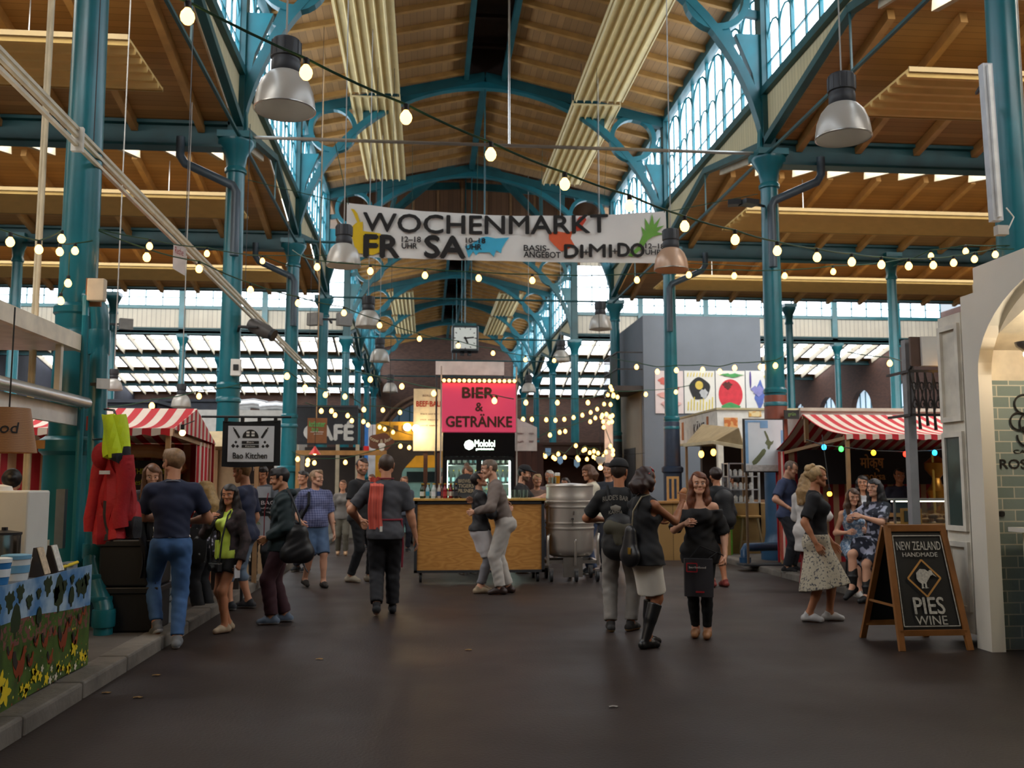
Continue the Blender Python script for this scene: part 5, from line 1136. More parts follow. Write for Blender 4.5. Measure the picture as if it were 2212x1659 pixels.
far_stall('reddish brown far stall at the end of the nave', 960, 950, 1160, 1100, 50, '55352a', '4b2f27', 3)
far_stall('dark far stall beside the brick wall windows', 1690, 900, 1990, 1100, 34, '4a3a34', '4b3a33', 3)
# ================================================================ the kiosk side
GREY = pm('6f767f', .7, 0, .06, 1.2)
GX0, GX1, GZ = 6.98, 10.9, 6.95
t = thing('grey_block', 'tall grey painted block with posters, standing in the aisle', 'building', ((GX0+GX1)/2, 30, .09))
m = MB(); m.box(GX0, GX1, 30, 34.4, 2.75, GZ); m.box(GX0, GX1, 30, 31.1, .09, 2.75); m.box(GX0, GX1, 33.2, 34.4, .09, 2.75); m.box(GX0+.3, GX1, 31.1, 33.2, .09, 2.75); m.build('body', GREY, t)
MB().box(GX0-.03, GX0, 30.3, 33.9, .1, 4.6).build('tan_panel', pm('8c8271', .7, 0, .15, 1), t); MB().box(GX0-.05, GX0-.02, 31.2, 33.0, .1, 2.7).build('doorway', pm('2e2c2c', .6), t)
MB().box(6.1, GX0, 30.1, 32.35, 4.5, 4.66).build('balcony_slab', pm('3b322e', .6), t); m = MB()
for i in range(12): m.bar((6.14, 30.15+i*.195, 4.66), (6.14, 30.15+i*.195, 5.75), .025, .025)
for z in (5.75, 5.2): m.bar((6.14, 30.1, z), (6.14, 32.33, z), .04, .04); m.bar((6.14, 30.12, z), (GX0, 30.12, z), .04, .04)
m.build('balcony_railing', pm('2b2624', .5), t)
def poster(px0, px1, lab, base, Y=29.97, y0=801, y1=893):
    x0, x1, z0, z1 = rect(px0, y0, px1, y1, Y); t = thing('poster', lab, 'poster', (x0, Y, z0), group='painted posters on the grey block')
    MB().box(x0+.01, x1-.01, Y, Y+.025, z0, z1).build('panel', pm(base, .6, 0, .03), t); return t, (x0+x1)/2, (z0+z1)/2, x1-x0, z1-z0
def blob(par, cx, cz, rx, rz, col, nm, Y, wob=0., n=28, k=5, a0=0, a1=2*PI):
    P = [(cx+rx*math.cos(a)*(1+wob*math.sin(k*a)), cz+rz*math.sin(a)*(1+wob*math.cos(k*a+1))) for a in [a0+(a1-a0)*i/n for i in range(n)]]
    return MB().prism(P, (0, Y, 0), UX, UZ, .004).build(nm, pm(col, .6), par)
t, cx, cz, w, h = poster(1415, 1477, 'poster with loose red and pink brush shapes', 'e3d3d0')
for i, (dx, dz, rx, rz, c) in enumerate(((-.1, .35, .25, .14, 'd06a5f'), (.1, .1, .2, .16, 'c94a3c'), (-.1, -.1, .28, .1, 'e0a49c'), (.05, -.4, .3, .15, 'e3b3ae'))): blob(t, cx+dx, cz+dz, rx, rz, c, 'brush_print', 29.965-.005*i, .2)
t, cx, cz, w, h = poster(1478, 1545, 'poster with a warped black vinyl record and yellow strokes', 'e6e4dc')
blob(t, cx, cz+.1, .34, .36, '26282a', 'record_print', 29.965, .09, k=3); blob(t, cx-.02, cz+.22, .13, .14, 'd9bf5a', 'record_label_print', 29.955); blob(t, cx+.13, cz-.05, .13, .15, 'b9bcbe', 'shine_print', 29.955, .2)
m = MB()
for i in range(9): m.bar((cx-.4+i*.1, 29.96, cz-.6), (cx-.38+i*.1, 29.96, cz-.32+.08*(i % 3)), .03, .006, (0, 1, 0)); m.bar((cx-.4+i*.1, 29.96, cz+.5), (cx-.37+i*.1, 29.96, cz+.63), .025, .006, (0, 1, 0))
m.build('stroke_print', pm('e0cb4a', .6), t)
t, cx, cz, w, h = poster(1546, 1610, 'poster with a red melon ball and green wedge', 'e9e6df')
blob(t, cx, cz-.08, .4, .5, 'd23643', 'melon_print', 29.965); blob(t, cx, cz-.52, .3, .16, '4c9c5b', 'wedge_print', 29.955, .15, k=3); blob(t, cx-.1, cz+.22, .14, .12, '5a2a22', 'seed_print', 29.955, .3); blob(t, cx+.05, cz+.55, .32, .06, '4fa05a', 'leaf_print', 29.955, .4)
t, cx, cz, w, h = poster(1611, 1665, 'poster with violet and blue streaks and yellow dots', 'e4e4e2')
blob(t, cx+.05, cz-.1, .16, .42, '5a6fb8', 'streak_print', 29.965, .25, k=4); blob(t, cx-.02, cz+.05, .2, .16, '8a8ac4', 'streak_print', 29.955, .3); blob(t, cx-.26, cz+.4, .03, .28, '4a3a8a', 'brush_print', 29.955); blob(t, cx+.3, cz-.45, .09, .09, 'e0cf2f', 'dot_print', 29.955, .2); blob(t, cx+.28, cz+.5, .08, .06, 'e0cf2f', 'dot_print', 29.955, .2)
# white box stall with lettering
WX = 7.2; t = thing('white_box_stall', 'white box stall with KÄME lettering and two warm bulbs inside', 'stall', (8, 24, .09))
z0, z1 = 2.62, 3.33
MB().box(WX, 12, 23, 26.6, z0, z1).build('fascia_box', pm('e0ddd5', .6), t)
MB().box(WX-.03, 12, 22.97, 26.6, z0-.06, z0).box(WX-.03, 12, 22.96, 26.6, z1, z1+.05).build('edge_trim', pm('b9ab84', .6), t)
UL = (0, -1, 0)
m = MB().text('KÄME', (WX, 24.6, z0+.2), UL, UZ, .34, 1.0, .01); m.build('lettering', pm('3a3330', .7), t)
MB().box(WX-.01, WX, 23.75, 23.9, z0+.15, z0+.6).box(WX-.01, WX, 26.1, 26.3, z0+.1, z0+.6).build('orange_strip', pm('b5652c', .6), t)
x0, x1, zz0, zz1 = rect(1565, 902, 1594, 927, 22.97); MB().box(x0, x1, 22.98, 23, zz0, zz1).build('cheese_photo_print', speckle('c9713a', 'e0a86a', 9, .5), t)
x0, x1, zz0, zz1 = rect(1618, 888, 1645, 900, 22.97); MB().box(x0, x1, 22.98, 23, zz0, zz1).build('pastry_photo_print', speckle('d6a456', 'e8d3a0', 9, .5), t)
MB().box(WX+.6, 12, 26.4, 26.6, .09, z0).build('back_wall', pm('2a1c16', .7), t); MB().box(WX, WX+.14, 23, 23.14, .09, z0).box(WX+2, WX+2.14, 23, 23.14, .09, z0).build('corner_post', pm('d6cfc0', .6), t)
MB().box(WX+.1, 11.5, 23.2, 23.8, .09, 1.1).box(WX+.05, WX+.6, 23.8, 26.2, .09, 1.1).build('counter', pm('6b4a2e', .6), t)
for i, (px, py) in enumerate(((1515, 981), (1541, 977))):
    p = at(px, py, 24.5); b = thing('filament_bulb', '%s warm filament bulb hanging inside the white box stall' % ORD[i], 'bulb', tuple(p), group='filament bulbs in the white box stall')
    MB().ball(p, .07, 12, 8, 1.35).build('glass_globe', glow('ffb04a', 9, 'bulb'), b, True); MB().lathe((p.x, p.y, p.z+.07), [(.03, 0), (.03, .07)], 10).build('socket', DARK, b); MB().tube([(p.x, p.y, p.z+.12), (p.x, p.y, z0)], .006, 5).build('cord', DARK, b)
t = thing('beige_canopy', 'beige canvas canopy with pointed end before the white box stall', 'canopy', (7.0, 20.5, .09))
a = at(1478, 962, 21.5); b = at(1596, 924, 19.8); c = at(1606, 966, 19.4); d = at(1540, 955, 20.2)
m = MB(); m.add([a, d, b, (a.x+.7, 22.4, a.z+.55)], [(0, 1, 2, 3), (3, 2, 1, 0)]); m.add([d, c, b], [(0, 1, 2), (2, 1, 0)]); m.add([b, c, (c.x+.6, 21.0, c.z), (a.x+.7, 22.4, a.z+.55)], [(0, 1, 2, 3), (3, 2, 1, 0)])
m.build('canvas', pm('a08c68', .8), t); MB().bar(c+Vector((0, .05, 0)), (c.x, 19.45, .09), .05, .05).bar(a+Vector((.05, 0, 0)), (a.x+.05, 21.5, .09), .05, .05).build('pole', FR_, t); MB().bar(a, d, .05, .07).bar(d, c, .05, .07).build('edge_rail', pm('c9bb98', .6), t)
t = thing('white_stall_front', 'plain white stall front behind the red striped awning', 'stall', (8.5, 17.2, .09))
WZ = at(1800, 884, 17.2).z; MB().box(7.1, 12.7, 17.2, 17.3, .09, WZ).box(7.0, 7.1, 17.2, 18.6, .09, WZ).build('wall_panel', pm('dcdad6', .6), t); MB().box(6.95, 12.7, 17.12, 17.2, WZ-.04, WZ+.02).build('edge_trim', pm('c9c2b0', .6), t)
x0, x1, zz0, zz1 = rect(1694, 886, 1726, 905, 17.18); MB().box(x0, x1, 17.17, 17.2, zz0, zz1).build('sign_plate', pm('2a2d2a', .6), t); MB().text('grün', ((x0+x1)/2, 17.17, zz0+.04), UX, UZ, .08, .15, .01).build('lettering', pm('7fa05a', .6), t)
# wooden counter, frame, stool, fan-shaped bits between the women
x0, x1, z0, z1 = rect(1424, 1083, 1482, 1182, 18.6)
t = thing('wooden_counter', 'pale wooden counter front behind the talking women', 'counter', ((x0+x1)/2, 18.6, 0)); MB().box(x0, x1+.9, 18.6, 19.2, .0, z1-.04).build('front', planks('b08a52', 0, .3), t); MB().box(x0-.03, x1+.93, 18.55, 19.25, z1-.04, z1).build('worktop', WOODB, t)
MB().box(x1+.9, x1+.93, 18.58, 19.2, .1, z1-.04).build('green_edge', pm('5f9a2c', .5), t)
x0, x1, z0, z1 = rect(1441, 1029, 1467, 1082, 18.7); t = thing('display_stand', 'small pale wooden slatted stand on the wooden counter', 'stand', (x0, 18.7, z0))
m = MB(); m.box(x0, x0+.04, 18.7, 18.74, z0, z1); m.box(x1-.04, x1, 18.7, 18.74, z0, z1); m.box(x0+.04, x1-.04, 18.7, 18.74, z1-.05, z1); m.box(x0+.04, x1-.04, 18.7, 18.74, z0, z0+.04); m.box((x0+x1)/2-.02, (x0+x1)/2+.02, 18.7, 18.74, z0+.04, z1-.05); m.build('frame_wood', pm('c99a5c', .5), t)
t = thing('glass_display', 'small glass display shelf with white items behind the map board', 'display case', (7.3, 19.0, .09)); x0, x1, z0, z1 = rect(1575, 1000, 1640, 1085, 19.0)
m = MB()
for x in (x0, x1): m.box(x-.02, x+.02, 19, 19.04, .1, z1); m.box(x-.02, x+.02, 19.4, 19.44, .1, z1)
for k in range(4): m.box(x0, x1, 19, 19.44, z0+k*(z1-z0)/3-.02, z0+k*(z1-z0)/3)
m.build('metal_frame', pm('c9ccce', .3, .6), t); m = MB()
for k in range(3):
    for j in range(5): m.lathe((x0+.07+j*.11, 19.15, z0+k*(z1-z0)/3), [(.04, 0), (.045, .1), (.02, .14)], 8)
m.build('stock', pm('d8d6d0', .4, 0, .2, 20), t)
MB().box(x0-.2, x1+.3, 19.0, 19.6, .09, z0-.02).build('cabinet', pm('9a7a4a', .6), t)
t = thing('bar_stool', 'wooden bar stool with splayed metal legs under the map board', 'stool', tuple(gnd(1622, 1205, .09)))
p = gnd(1618, 1196, .09); m = MB(); m.box(p.x-.22, p.x+.22, p.y-.18, p.y+.18, .82, .86); m.build('seat', pm('b98f55', .5), t, bevel=.01)
for sx in (-1, 1):
    for sy in (-1, 1): MB().bar((p.x+sx*.15, p.y+sy*.12, .82), (p.x+sx*.25, p.y+sy*.2, .09), .035, .035).build('leg', pm('8f7a58', .5), t)
MB().box(p.x-.2, p.x+.2, p.y-.17, p.y-.15, .33, .36).box(p.x-.2, p.x+.2, p.y+.15, p.y+.17, .33, .36).build('stretcher', pm('8f7a58', .5), t)
# map board
MY = 16.2; x0, x1, z0, z1 = rect(1609, 907, 1693, 1018, MY)
t = thing('map_board', 'upright framed board with a map of two long islands', 'map', ((x0+x1)/2, MY, .09)); w, h = x1-x0, z1-z0
MB().box(x0-.02, x1+.02, MY+.01, MY+.05, z0-.02, z1+.02).build('frame', pm('2e2a28', .5), t); MB().box(x0+.01, x1-.01, MY-.003, MY+.01, z0, z1).build('sheet', pm('d6dde2', .5, 0, .04), t)
m = MB(); m.box(x0+.01, x0+.06, MY-.006, MY-.003, z0+.15*h, z1-.01); m.box(x0+.4*w, x0+.6*w, MY-.007, MY-.004, z1-.16*h, z1-.01); m.box(x0+.06, x0+.4*w, MY-.006, MY-.003, z1-.05*h, z1-.01); m.box(x1-.05, x1-.01, MY-.006, MY-.003, z0+.3*h, z1-.2*h); m.build('sea_print', pm('7da7cf', .5), t)
isl = lambda P: MB().prism([(x0+a*w, z0+b*h) for a, b in P][::-1], (0, MY-.008, 0), UX, UZ, -.003)
isl([(.5, .78), (.53, .79), (.6, .68), (.63, .6), (.68, .57), (.74, .6), (.72, .54), (.66, .5), (.62, .42), (.58, .44), (.58, .5), (.52, .55), (.57, .62)]).build('upper_island_print', pm('69704f', .6), t)
isl([(.5, .44), (.54, .4), (.5, .33), (.42, .26), (.36, .2), (.28, .14), (.2, .12), (.17, .18), (.25, .25), (.35, .33), (.44, .42)]).build('lower_island_print', pm('69704f', .6), t)
MB().box(x0+.01, x1-.01, MY-.006, MY-.003, z0, z0+.12*h).build('footer_print', pm('b9b5b0', .5, 0, .2, 20), t)
MB().bar((x0+.03, MY+.06, .09), (x0+.03, MY+.06, z1), .035, .035).bar((x1-.03, MY+.06, .09), (x1-.03, MY+.06, z1), .035, .035).build('pole', pm('6b5540', .6), t); MB().box(x0-.1, x1+.1, MY-.1, MY+.3, .09, .12).build('foot', FR, t)
# blue drain pipe by the second column
t = thing('blue_drain_pipe', 'blue drain pipe lying bent at the foot of the blue-footed column', 'pipe', (6.2, 16.9, .09)); a = at(1690, 1180, 17.0); b = at(1612, 1182, 16.6); g = gnd(1610, 1216, .09)
MB().tube([a, b+Vector((.12, 0, 0)), b, b+Vector((-.05, -.05, -.06)), (b.x-.05, b.y-.07, .12), (b.x-.05, b.y-.07, .09)], .075, 14).build('pipe', pm('234a6d', .4), t, True); MB().lathe((b.x-.05, b.y-.07, .09), [(.1, 0), (.1, .12)], 16).build('collar', pm('234a6d', .4), t, True)
# pie board
bl, br = gnd(1935, 1404), gnd(2112, 1408); yb = (bl.y+br.y)/2; bl = Vector((bl.x, yb, 0)); br = Vector((br.x, yb, 0)); W = br.x-bl.x
zt = 1.1; lean = .3
t = thing('pavement_sign', 'wooden A-frame chalkboard sign advertising pies', 'A-board', ((bl.x+br.x)/2, yb, 0))
OAK = pm('8a5a2c', .45, 0, .2, 6)
def ab(s, v, side=-1): return Vector((bl.x+(.02+.0*v)*0+W*s+(.5-s)*.16*v*W, yb+lean*v if side < 0 else yb+.78-(.78-lean-.05)*v, zt*v))
for side, nm in ((-1, 'front'), (1, 'rear')):
    m = MB()
    for s in (0.03, .97): m.bar(ab(s, 0, side), ab(s, 1, side), .055, .035, (0, 1, 0))
    m.bar(ab(.03, .985, side), ab(.97, .985, side), .035, .06); m.bar(ab(.03, .14, side), ab(.97, .14, side), .035, .05); m.build(nm+'_frame', OAK, t)
    m = MB(); q = Vector((0, .008, 0)); P = [ab(.05, .16, side)+q, ab(.95, .16, side)+q, ab(.95, .96, side)+q, ab(.05, .96, side)+q]; m.add(P+[v+Vector((0, .014, 0)) for v in P], [(3, 2, 1, 0), (4, 5, 6, 7), (0, 1, 5, 4), (1, 2, 6, 5), (2, 3, 7, 6), (3, 0, 4, 7)]); m.build(nm+'_blackboard', pm('1b1d1e', .7, 0, .2, 3), t)
MB().bar(ab(.03, .35, -1)+Vector((-.01, .0, 0)), ab(.03, .35, 1)+Vector((-.01, 0, 0)), .02, .02).build('stay', OAK, t)
up = (ab(.5, 1)-ab(.5, 0)).normalized(); fwd = Vector(UX).cross(up); mid = lambda v: ab(.5, v)+fwd*.008
CH = pm('b9b9b4', .9, 0, .3, 60); m = MB()
m.text('NEW ZEALAND', mid(.8), UX, up, .08, .43, .004, .002, lift=.004); m.text('HANDMADE', mid(.745), UX, up, .04, .34, 0, .002, lift=.004); m.text('PIES', mid(.285), UX, up, .15, .29, .02, .002, lift=.004); m.text('WINE', mid(.2), UX, up, .08, .3, 0, .002, lift=.004)
for a, b in (((.1, .19), (.1, .92)), ((.1, .92), (.9, .92)), ((.9, .92), (.9, .19)), ((.9, .19), (.1, .19))): m.bar(ab(*a)+fwd*.007, ab(*b)+fwd*.007, .008, .003, fwd)
m.build('chalk_lettering', CH, t); m = MB(); c = mid(.57); d = .17
Q = [c+up*d, c+Vector(UX)*d*.93, c-up*d, c-Vector(UX)*d*.93]
for i in range(4): m.bar(Q[i]+fwd*.006, Q[(i+1) % 4]+fwd*.006, .016, .004, fwd)
m.build('diamond_print', pm('b98a4a', .7), t)
K = [(-.075, -.005), (-.07, .05), (-.03, .085), (.02, .08), (.045, .06), (.06, .075), (.08, .07), (.09, .045), (.12, .01), (.085, .03), (.06, .02), (.03, -.02), (.01, -.045), (.012, -.085), (.03, -.09), (-.005, -.095), (-.004, -.05), (-.02, -.05), (-.022, -.085), (-.005, -.09), (-.04, -.095), (-.035, -.05), (-.06, -.035)]
MB().prism(K, c+fwd*.007, UX, up, .003).build('kiwi_print', CH, t)
# arched kiosk
KX, KY = 5.06, 8.5
t = thing('arched_kiosk', 'white kiosk with arched opening, green tiled niche and counter', 'kiosk', (KX, KY, 0))
m = MB(); y0, y1, ys, ye = 4.6, KY, 8.27, 5.35; zt = 3.27; sp = 2.5; cy = (ys+ye)/2; ra = (ys-ye)/2
P = [(ys, sp)]+[(cy+ra*math.cos(a), sp+.85*math.sin(a)) for a in [i*PI/24 for i in range(1, 24)]]+[(ye, sp)]
Wt = .13; m.box(KX, KX+Wt, ys, y1, 0, zt+.0); m.box(KX, KX+Wt, y0, ye, 0, zt+.3)
for i in range(len(P)-1):
    a, b = P[i], P[i+1]; m.prism([a, b, (b[0], 3.5+(KY-b[0])*.0), (a[0], 3.5)], (KX, 0, 0), (0, 1, 0), (0, 0, 1), Wt)
m.build('arched_front', pm('e6e0d2', .6, 0, .04, 1.5), t)
def tiles():
    m, nt, b = newmat('glazed_green_tiles'); v, s = coords(nt)
    cb = nt.nodes.new('ShaderNodeCombineXYZ'); nt.links.new(math_(nt, 'ADD', s[0], s[1]), cb.inputs[0]); nt.links.new(s[2], cb.inputs[1])
    tx = nt.nodes.new('ShaderNodeTexBrick'); nt.links.new(cb.outputs[0], tx.inputs['Vector'])
    tx.inputs['Color1'].default_value = (*lin('92a09c'), 1); tx.inputs['Color2'].default_value = (*lin('7d8d8a'), 1); tx.inputs['Mortar'].default_value = (*lin('c9c7ba'), 1)
    tx.inputs['Scale'].default_value = 1.; tx.inputs['Mortar Size'].default_value = .006; tx.inputs['Brick Width'].default_value = .24; tx.inputs['Row Height'].default_value = .105
    nt.links.new(tx.outputs[0], b.inputs['Base Color']); b.inputs['Roughness'].default_value = .12
    bn = nt.nodes.new('ShaderNodeBump'); bn.inputs['Strength'].default_value = .4; bn.inputs['Distance'].default_value = .02; nt.links.new(noise(nt, v, 9, 2), bn.inputs['Height']); nt.links.new(bn.outputs[0], b.inputs['Normal']); return m
MB().box(KX+Wt, 7.6, KY-.12, KY, 0, 2.46).build('tiled_wall', tiles(), t)
m = MB(); m.box(KX+Wt, 7.6, KY-.1, KY, 2.46, 3.4); m.box(7.6, 7.7, 4.6, KY, 0, 3.4); m.build('plaster_wall', pm('ded2bc', .7), t)
m = MB()
for i in range(10):
    a0, a1 = i/10, (i+1)/10; zz = lambda u: 2.75+.5*math.sin(PI*u); yy = lambda u: 4.7+3.7*u
    m.add([(KX+Wt, yy(a0), zz(a0)), (7.6, yy(a0), zz(a0)), (7.6, yy(a1), zz(a1)), (KX+Wt, yy(a1), zz(a1))], [(0, 1, 2, 3)])
m.build('vault', pm('e0d2b8', .7), t, True)
kp = at(2208, 765, 7.9); MB().lathe((kp.x+.05, 7.9, kp.z+.02), [(.03, 0), (.09, .05), (.1, .09)], 20).build('spot_fitting', STEEL, t, True); MB().ball((kp.x+.05, 7.9, kp.z), .035).build('lamp_bulb', glow('ffd190', 60, 'bulb'), t, True)
lp = bpy.data.lights.new('kiosk_lamp', 'POINT'); lp.energy = 30; lp.color = (1, .86, .66); lp.shadow_soft_size = .06; lo = bpy.data.objects.new('kiosk_lamp', lp); COL.objects.link(lo); lo.location = (kp.x+.25, 7.4, 2.75)
# counter in the niche
MB().box(5.36, 7.4, 6.2, 8.2, .06, 1.07).build('counter_front', pm('cfcdb8', .5, 0, .04), t); MB().box(5.27, 7.5, 6.1, 8.27, 1.07, 1.11).build('counter_top', pm('dcd9d2', .3), t); MB().box(5.4, 7.3, 6.24, 8.18, 0, .06).build('plinth', pm('4a4845', .6), t)
m = MB(); a = at(2160, 1012, KY-.12); m.text('ROSA LI', (a.x, KY-.12, a.z), UX, UZ, .085, .5, .02, align='L'); m.text('CAFE', (a.x+.24, KY-.12, a.z+.14), UX, UZ, .035, .2, .01); m.build('lettering', pm('23201e', .5), t)
m = MB(); a = at(2205, 915, KY-.12)
for q, (dx, dz, r, n) in enumerate(((0.04, .18, .1, 24), (-.02, .02, .09, 20), (.1, .0, .12, 24), (.05, -.12, .1, 20))): m.tube([(a.x+dx+r*math.cos(i*2*PI/n*.85+q), KY-.135, a.z+dz+r*.9*math.sin(i*2*PI/n*.85+q)) for i in range(n+1)], .009, 6)
m.build('scroll_emblem', pm('23201e', .5), t)
for x in (2152, 2166): p = at(x, 1110, KY-.14); MB().lathe((p.x, KY-.12, p.z), [(.001, -.03), (.03, -.02), (.033, 0), (.03, .02), (.001, .03)], 14, sy=.6).build('tap_knob', DARK, t, True)
for i, (x, y, n) in enumerate(((5.52, 8.0, 12), (5.62, 7.85, 8), (5.68, 8.08, 14))):
    c = thing('paper_cup_stack', '%s stack of white paper cups on the kiosk counter' % ['front', 'shorter', 'tallest'][i], 'cups', (x, y, 1.11), group='paper cups on the kiosk counter')
    for k in range(n): MB().lathe((x, y, 1.11+k*.028), [(.04, 0), (.05, .08), (.052, .085)], 18).build('cup', pm('e3ddd0', .6), c, True)
MB().box(5.34, 5.42, 7.2, 7.5, 1.11, 1.13).build('menu_card', pm('7a9a5a', .5), label='small green card lying on the kiosk counter edge', cat='card')
# cabinet, post with ornate bracket, little sign, food case behind the board
t = thing('panelled_cabinet', 'tall narrow white panelled cabinet at the kiosk back corner', 'cabinet', (5.35, 9.0, 0)); MB().box(5.12, 5.9, 8.62, 9.02, .1, 3.15).build('carcass', pm('dfd9ca', .5), t)
for z0, z1 in ((.3, .95), (1.05, 2.0), (2.1, 3.05)):
    m = MB()
    for a, b, c, d in ((8.64, 9.0, z0, z0+.05), (8.64, 9.0, z1-.05, z1), (8.64, 8.69, z0+.05, z1-.05), (8.95, 9.0, z0+.05, z1-.05)): m.box(5.09, 5.12, a, b, c, d)
    m.build('door_moulding', pm('e6e0d2', .5), t)
MB().box(5.105, 5.12, 8.7, 8.94, 1.1, 1.95).build('dark_pane', pm('41504c', .2), t)
p = at(1974, 1090, 10.9); t = thing('lamp_post', 'grey square post with a black wrought-iron bracket box at its top', 'post', (p.x, 10.9, .09)); MB().box(p.x-.05, p.x+.05, 10.85, 10.95, .09, at(1974, 735, 10.9).z).build('shaft', pm('8c8b8d', .5), t)
x0, x1, z0, z1 = rect(1962, 803, 2062, 906, 10.8); m = MB(); IR = pm('231c19', .5)
for z in (z0+.05, z1): m.bar((x0, 10.75, z), (x1, 10.75, z), .03, .03); m.bar((x0, 10.75, z), (x0, 11.3, z), .03, .03)
for i in range(7): x = x0+(x1-x0)*i/6; m.bar((x, 10.75, z0+.05), (x, 10.75, z1), .02, .02)
for i in range(6):
    x = x0+(x1-x0)*(i+.5)/6; r = .042
    for q, s in ((.3, 1), (.7, -1)): m.tube([(x+r*(1-.05*j)*math.cos(s*j*.5), 10.74, z0+(z1-z0)*q+r*1.6*(1-.05*j)*math.sin(s*j*.5)) for j in range(16)], .009, 5)
    m.tube([(x-.05, 10.74, z0+.08), (x, 10.74, (z0+z1)/2), (x+.05, 10.74, z1-.03)], .008, 5); m.tube([(x+.05, 10.74, z0+.08), (x, 10.74, (z0+z1)/2), (x-.05, 10.74, z1-.03)], .008, 5)
for i, L in ((1, .12), (2, .08), (3, .13), (5, .19)): m.tube([(x0+(x1-x0)*i/6, 10.75, z0+.05), (x0+(x1-x0)*i/6+.01, 10.75, z0-L)], [.015, .022], 6)
m.build('iron_bracket', IR, t, True)
x0, x1, z0, z1 = rect(1992, 727, 2068, 790, 10.7); t = thing('small_sign', 'small white box sign with grey lettering above the iron bracket', 'sign', (x0, 10.7, z0)); MB().box(x0, x1+.4, 10.7, 10.8, z0, z1).build('box', WHITE, t); MB().text('endorp', (x1-.02, 10.7, z0+.1), UX, UZ, .06, .27, .005).build('lettering', pm('77757a', .6), t); MB().box(x0-.12, x0, 10.74, 10.78, z0, z1).build('bracket', pm('5c4438', .5), t); MB().bar((x0-.11, 10.76, z0), (p.x, 10.9, z0-.05), .03, .03).build('arm', FR, t)
t = thing('food_counter', 'stall counter behind the A-frame with a glass case of pastries', 'counter', (6.2, 11.6, .09)); x0 = at(1925, 1100, 11.6).x
MB().box(x0, 7.4, 11.5, 12.2, .09, .96).build('body', pm('3a302a', .6), t); MB().box(x0-.03, 7.4, 11.46, 12.25, .96, 1.0).build('worktop', WOODB, t)
t = thing('glass_case', 'glass display case full of brown pastries behind the A-frame', 'display case', (6.2, 11.8, 1.0)); m = MB(); x0 += .02
for x in (x0, 7.2):
    for y in (11.55, 12.1): m.box(x-.012, x+.012, y-.012, y+.012, 1.0, 1.3)
m.box(x0, 7.2, 11.54, 11.56, 1.29, 1.31); m.box(x0, 7.2, 12.09, 12.11, 1.29, 1.31); m.build('frame', STEEL, t); MB().box(x0, 7.2, 11.55, 11.555, 1.0, 1.29).build('pane', glass(), t); MB().box(x0, 7.2, 11.56, 12.1, 1.3, 1.306).build('pane', glass(), t)
MB().box(x0+.02, 7.1, 11.65, 11.68, 1.27, 1.285).build('case_light', glow('fff0dc', 4, 'case_light'), t)
for i in range(26):
    x, y, z = x0+.45+(i % 9)*.1, 11.65+(i//9)*.13, 1.03+.05*((i*5) % 2)
    MB().lathe((x, y, z-.02), [(.045, 0), (.055, .02), (.05, .045), (.02, .06)], 10, sx=1.1).build('pastry', pm(['8f5c2c', '7a4a24', 'a06c38'][i % 3], .6), None, True, label='golden brown pie stacked in the glass pastry case', cat='pastry', group='pies in the glass case')
x0_, x1_, z0, z1 = rect(1945, 1098, 1988, 1140, 11.5); t = thing('small_chalk_sign', 'small gold-framed chalk sign standing at the pastry case', 'sign', (x0_, 11.5, 1.0)); MB().box(x0_, x1_, 11.46, 11.5, 1.0, z1).build('frame', pm('8f6a2c', .5), t); MB().box(x0_+.03, x1_-.03, 11.45, 11.46, 1.03, z1-.03).build('board', pm('2a3028', .7), t); MB().text('Pies', ((x0_+x1_)/2, 11.45, z1-.13), UX, UZ, .05, .11, .005).text('5 €', ((x0_+x1_)/2, 11.45, z1-.2), UX, UZ, .04, .08).build('lettering', CH, t)
# inside the second striped stall: black sign wall, gold figure lamp
x0, x1, z0, z1 = rect(1725, 978, 2070, 1046, 15.9)
t = thing('black_sign_wall', 'black sign wall with golden Hindi lettering inside the striped stall', 'sign', (x0, 15.9, z0)); MB().box(x0, x1+1.5, 15.9, 15.95, z0, z1+.05).build('board', pm('171214', .7), t)
a = at(1884, 1019, 15.9); m = MB().text('मोक्ष', (a.x, 15.9, a.z), UX, UZ, .3, .42, .02, .01); a = at(1888, 1036, 15.9); m.text('moksa', (a.x, 15.9, a.z), UX, UZ, .12, .4, .02, .01); m.build('lettering', pm('c48f52', .4, .2), t)
t = thing('stall_counter', 'counter draped in dark cloth inside the striped stall', 'counter', (8, 14.2, .09)); MB().box(6.9, 10.2, 14.0, 14.6, .09, 1.0).build('skirt', pm('46302a', .8), t); MB().box(6.85, 10.25, 13.95, 14.65, 1.0, 1.04).build('worktop', WOODB, t)
p = at(2025, 1085, 14.2); t = thing('golden_figure', 'golden ornate figure vase glowing in the striped stall', 'statue', (p.x, 14.2, 1.04)); MB().lathe((p.x, 14.2, 1.04), [(.14, 0), (.16, .05), (.08, .12), (.12, .25), (.15, .35), (.08, .45), (.06, .55), (.16, .68), (.17, .78), (.08, .86), (.03, .9)], 24).build('vase_body', pm('a8752c', .3, .8, .2, 6), t, True); MB().tube([(p.x-.1, 14.1, 1.04), (p.x-.1, 14.1, 1.95)], .02, 8).build('staff', pm('c9a24a', .3, .7), t, True)
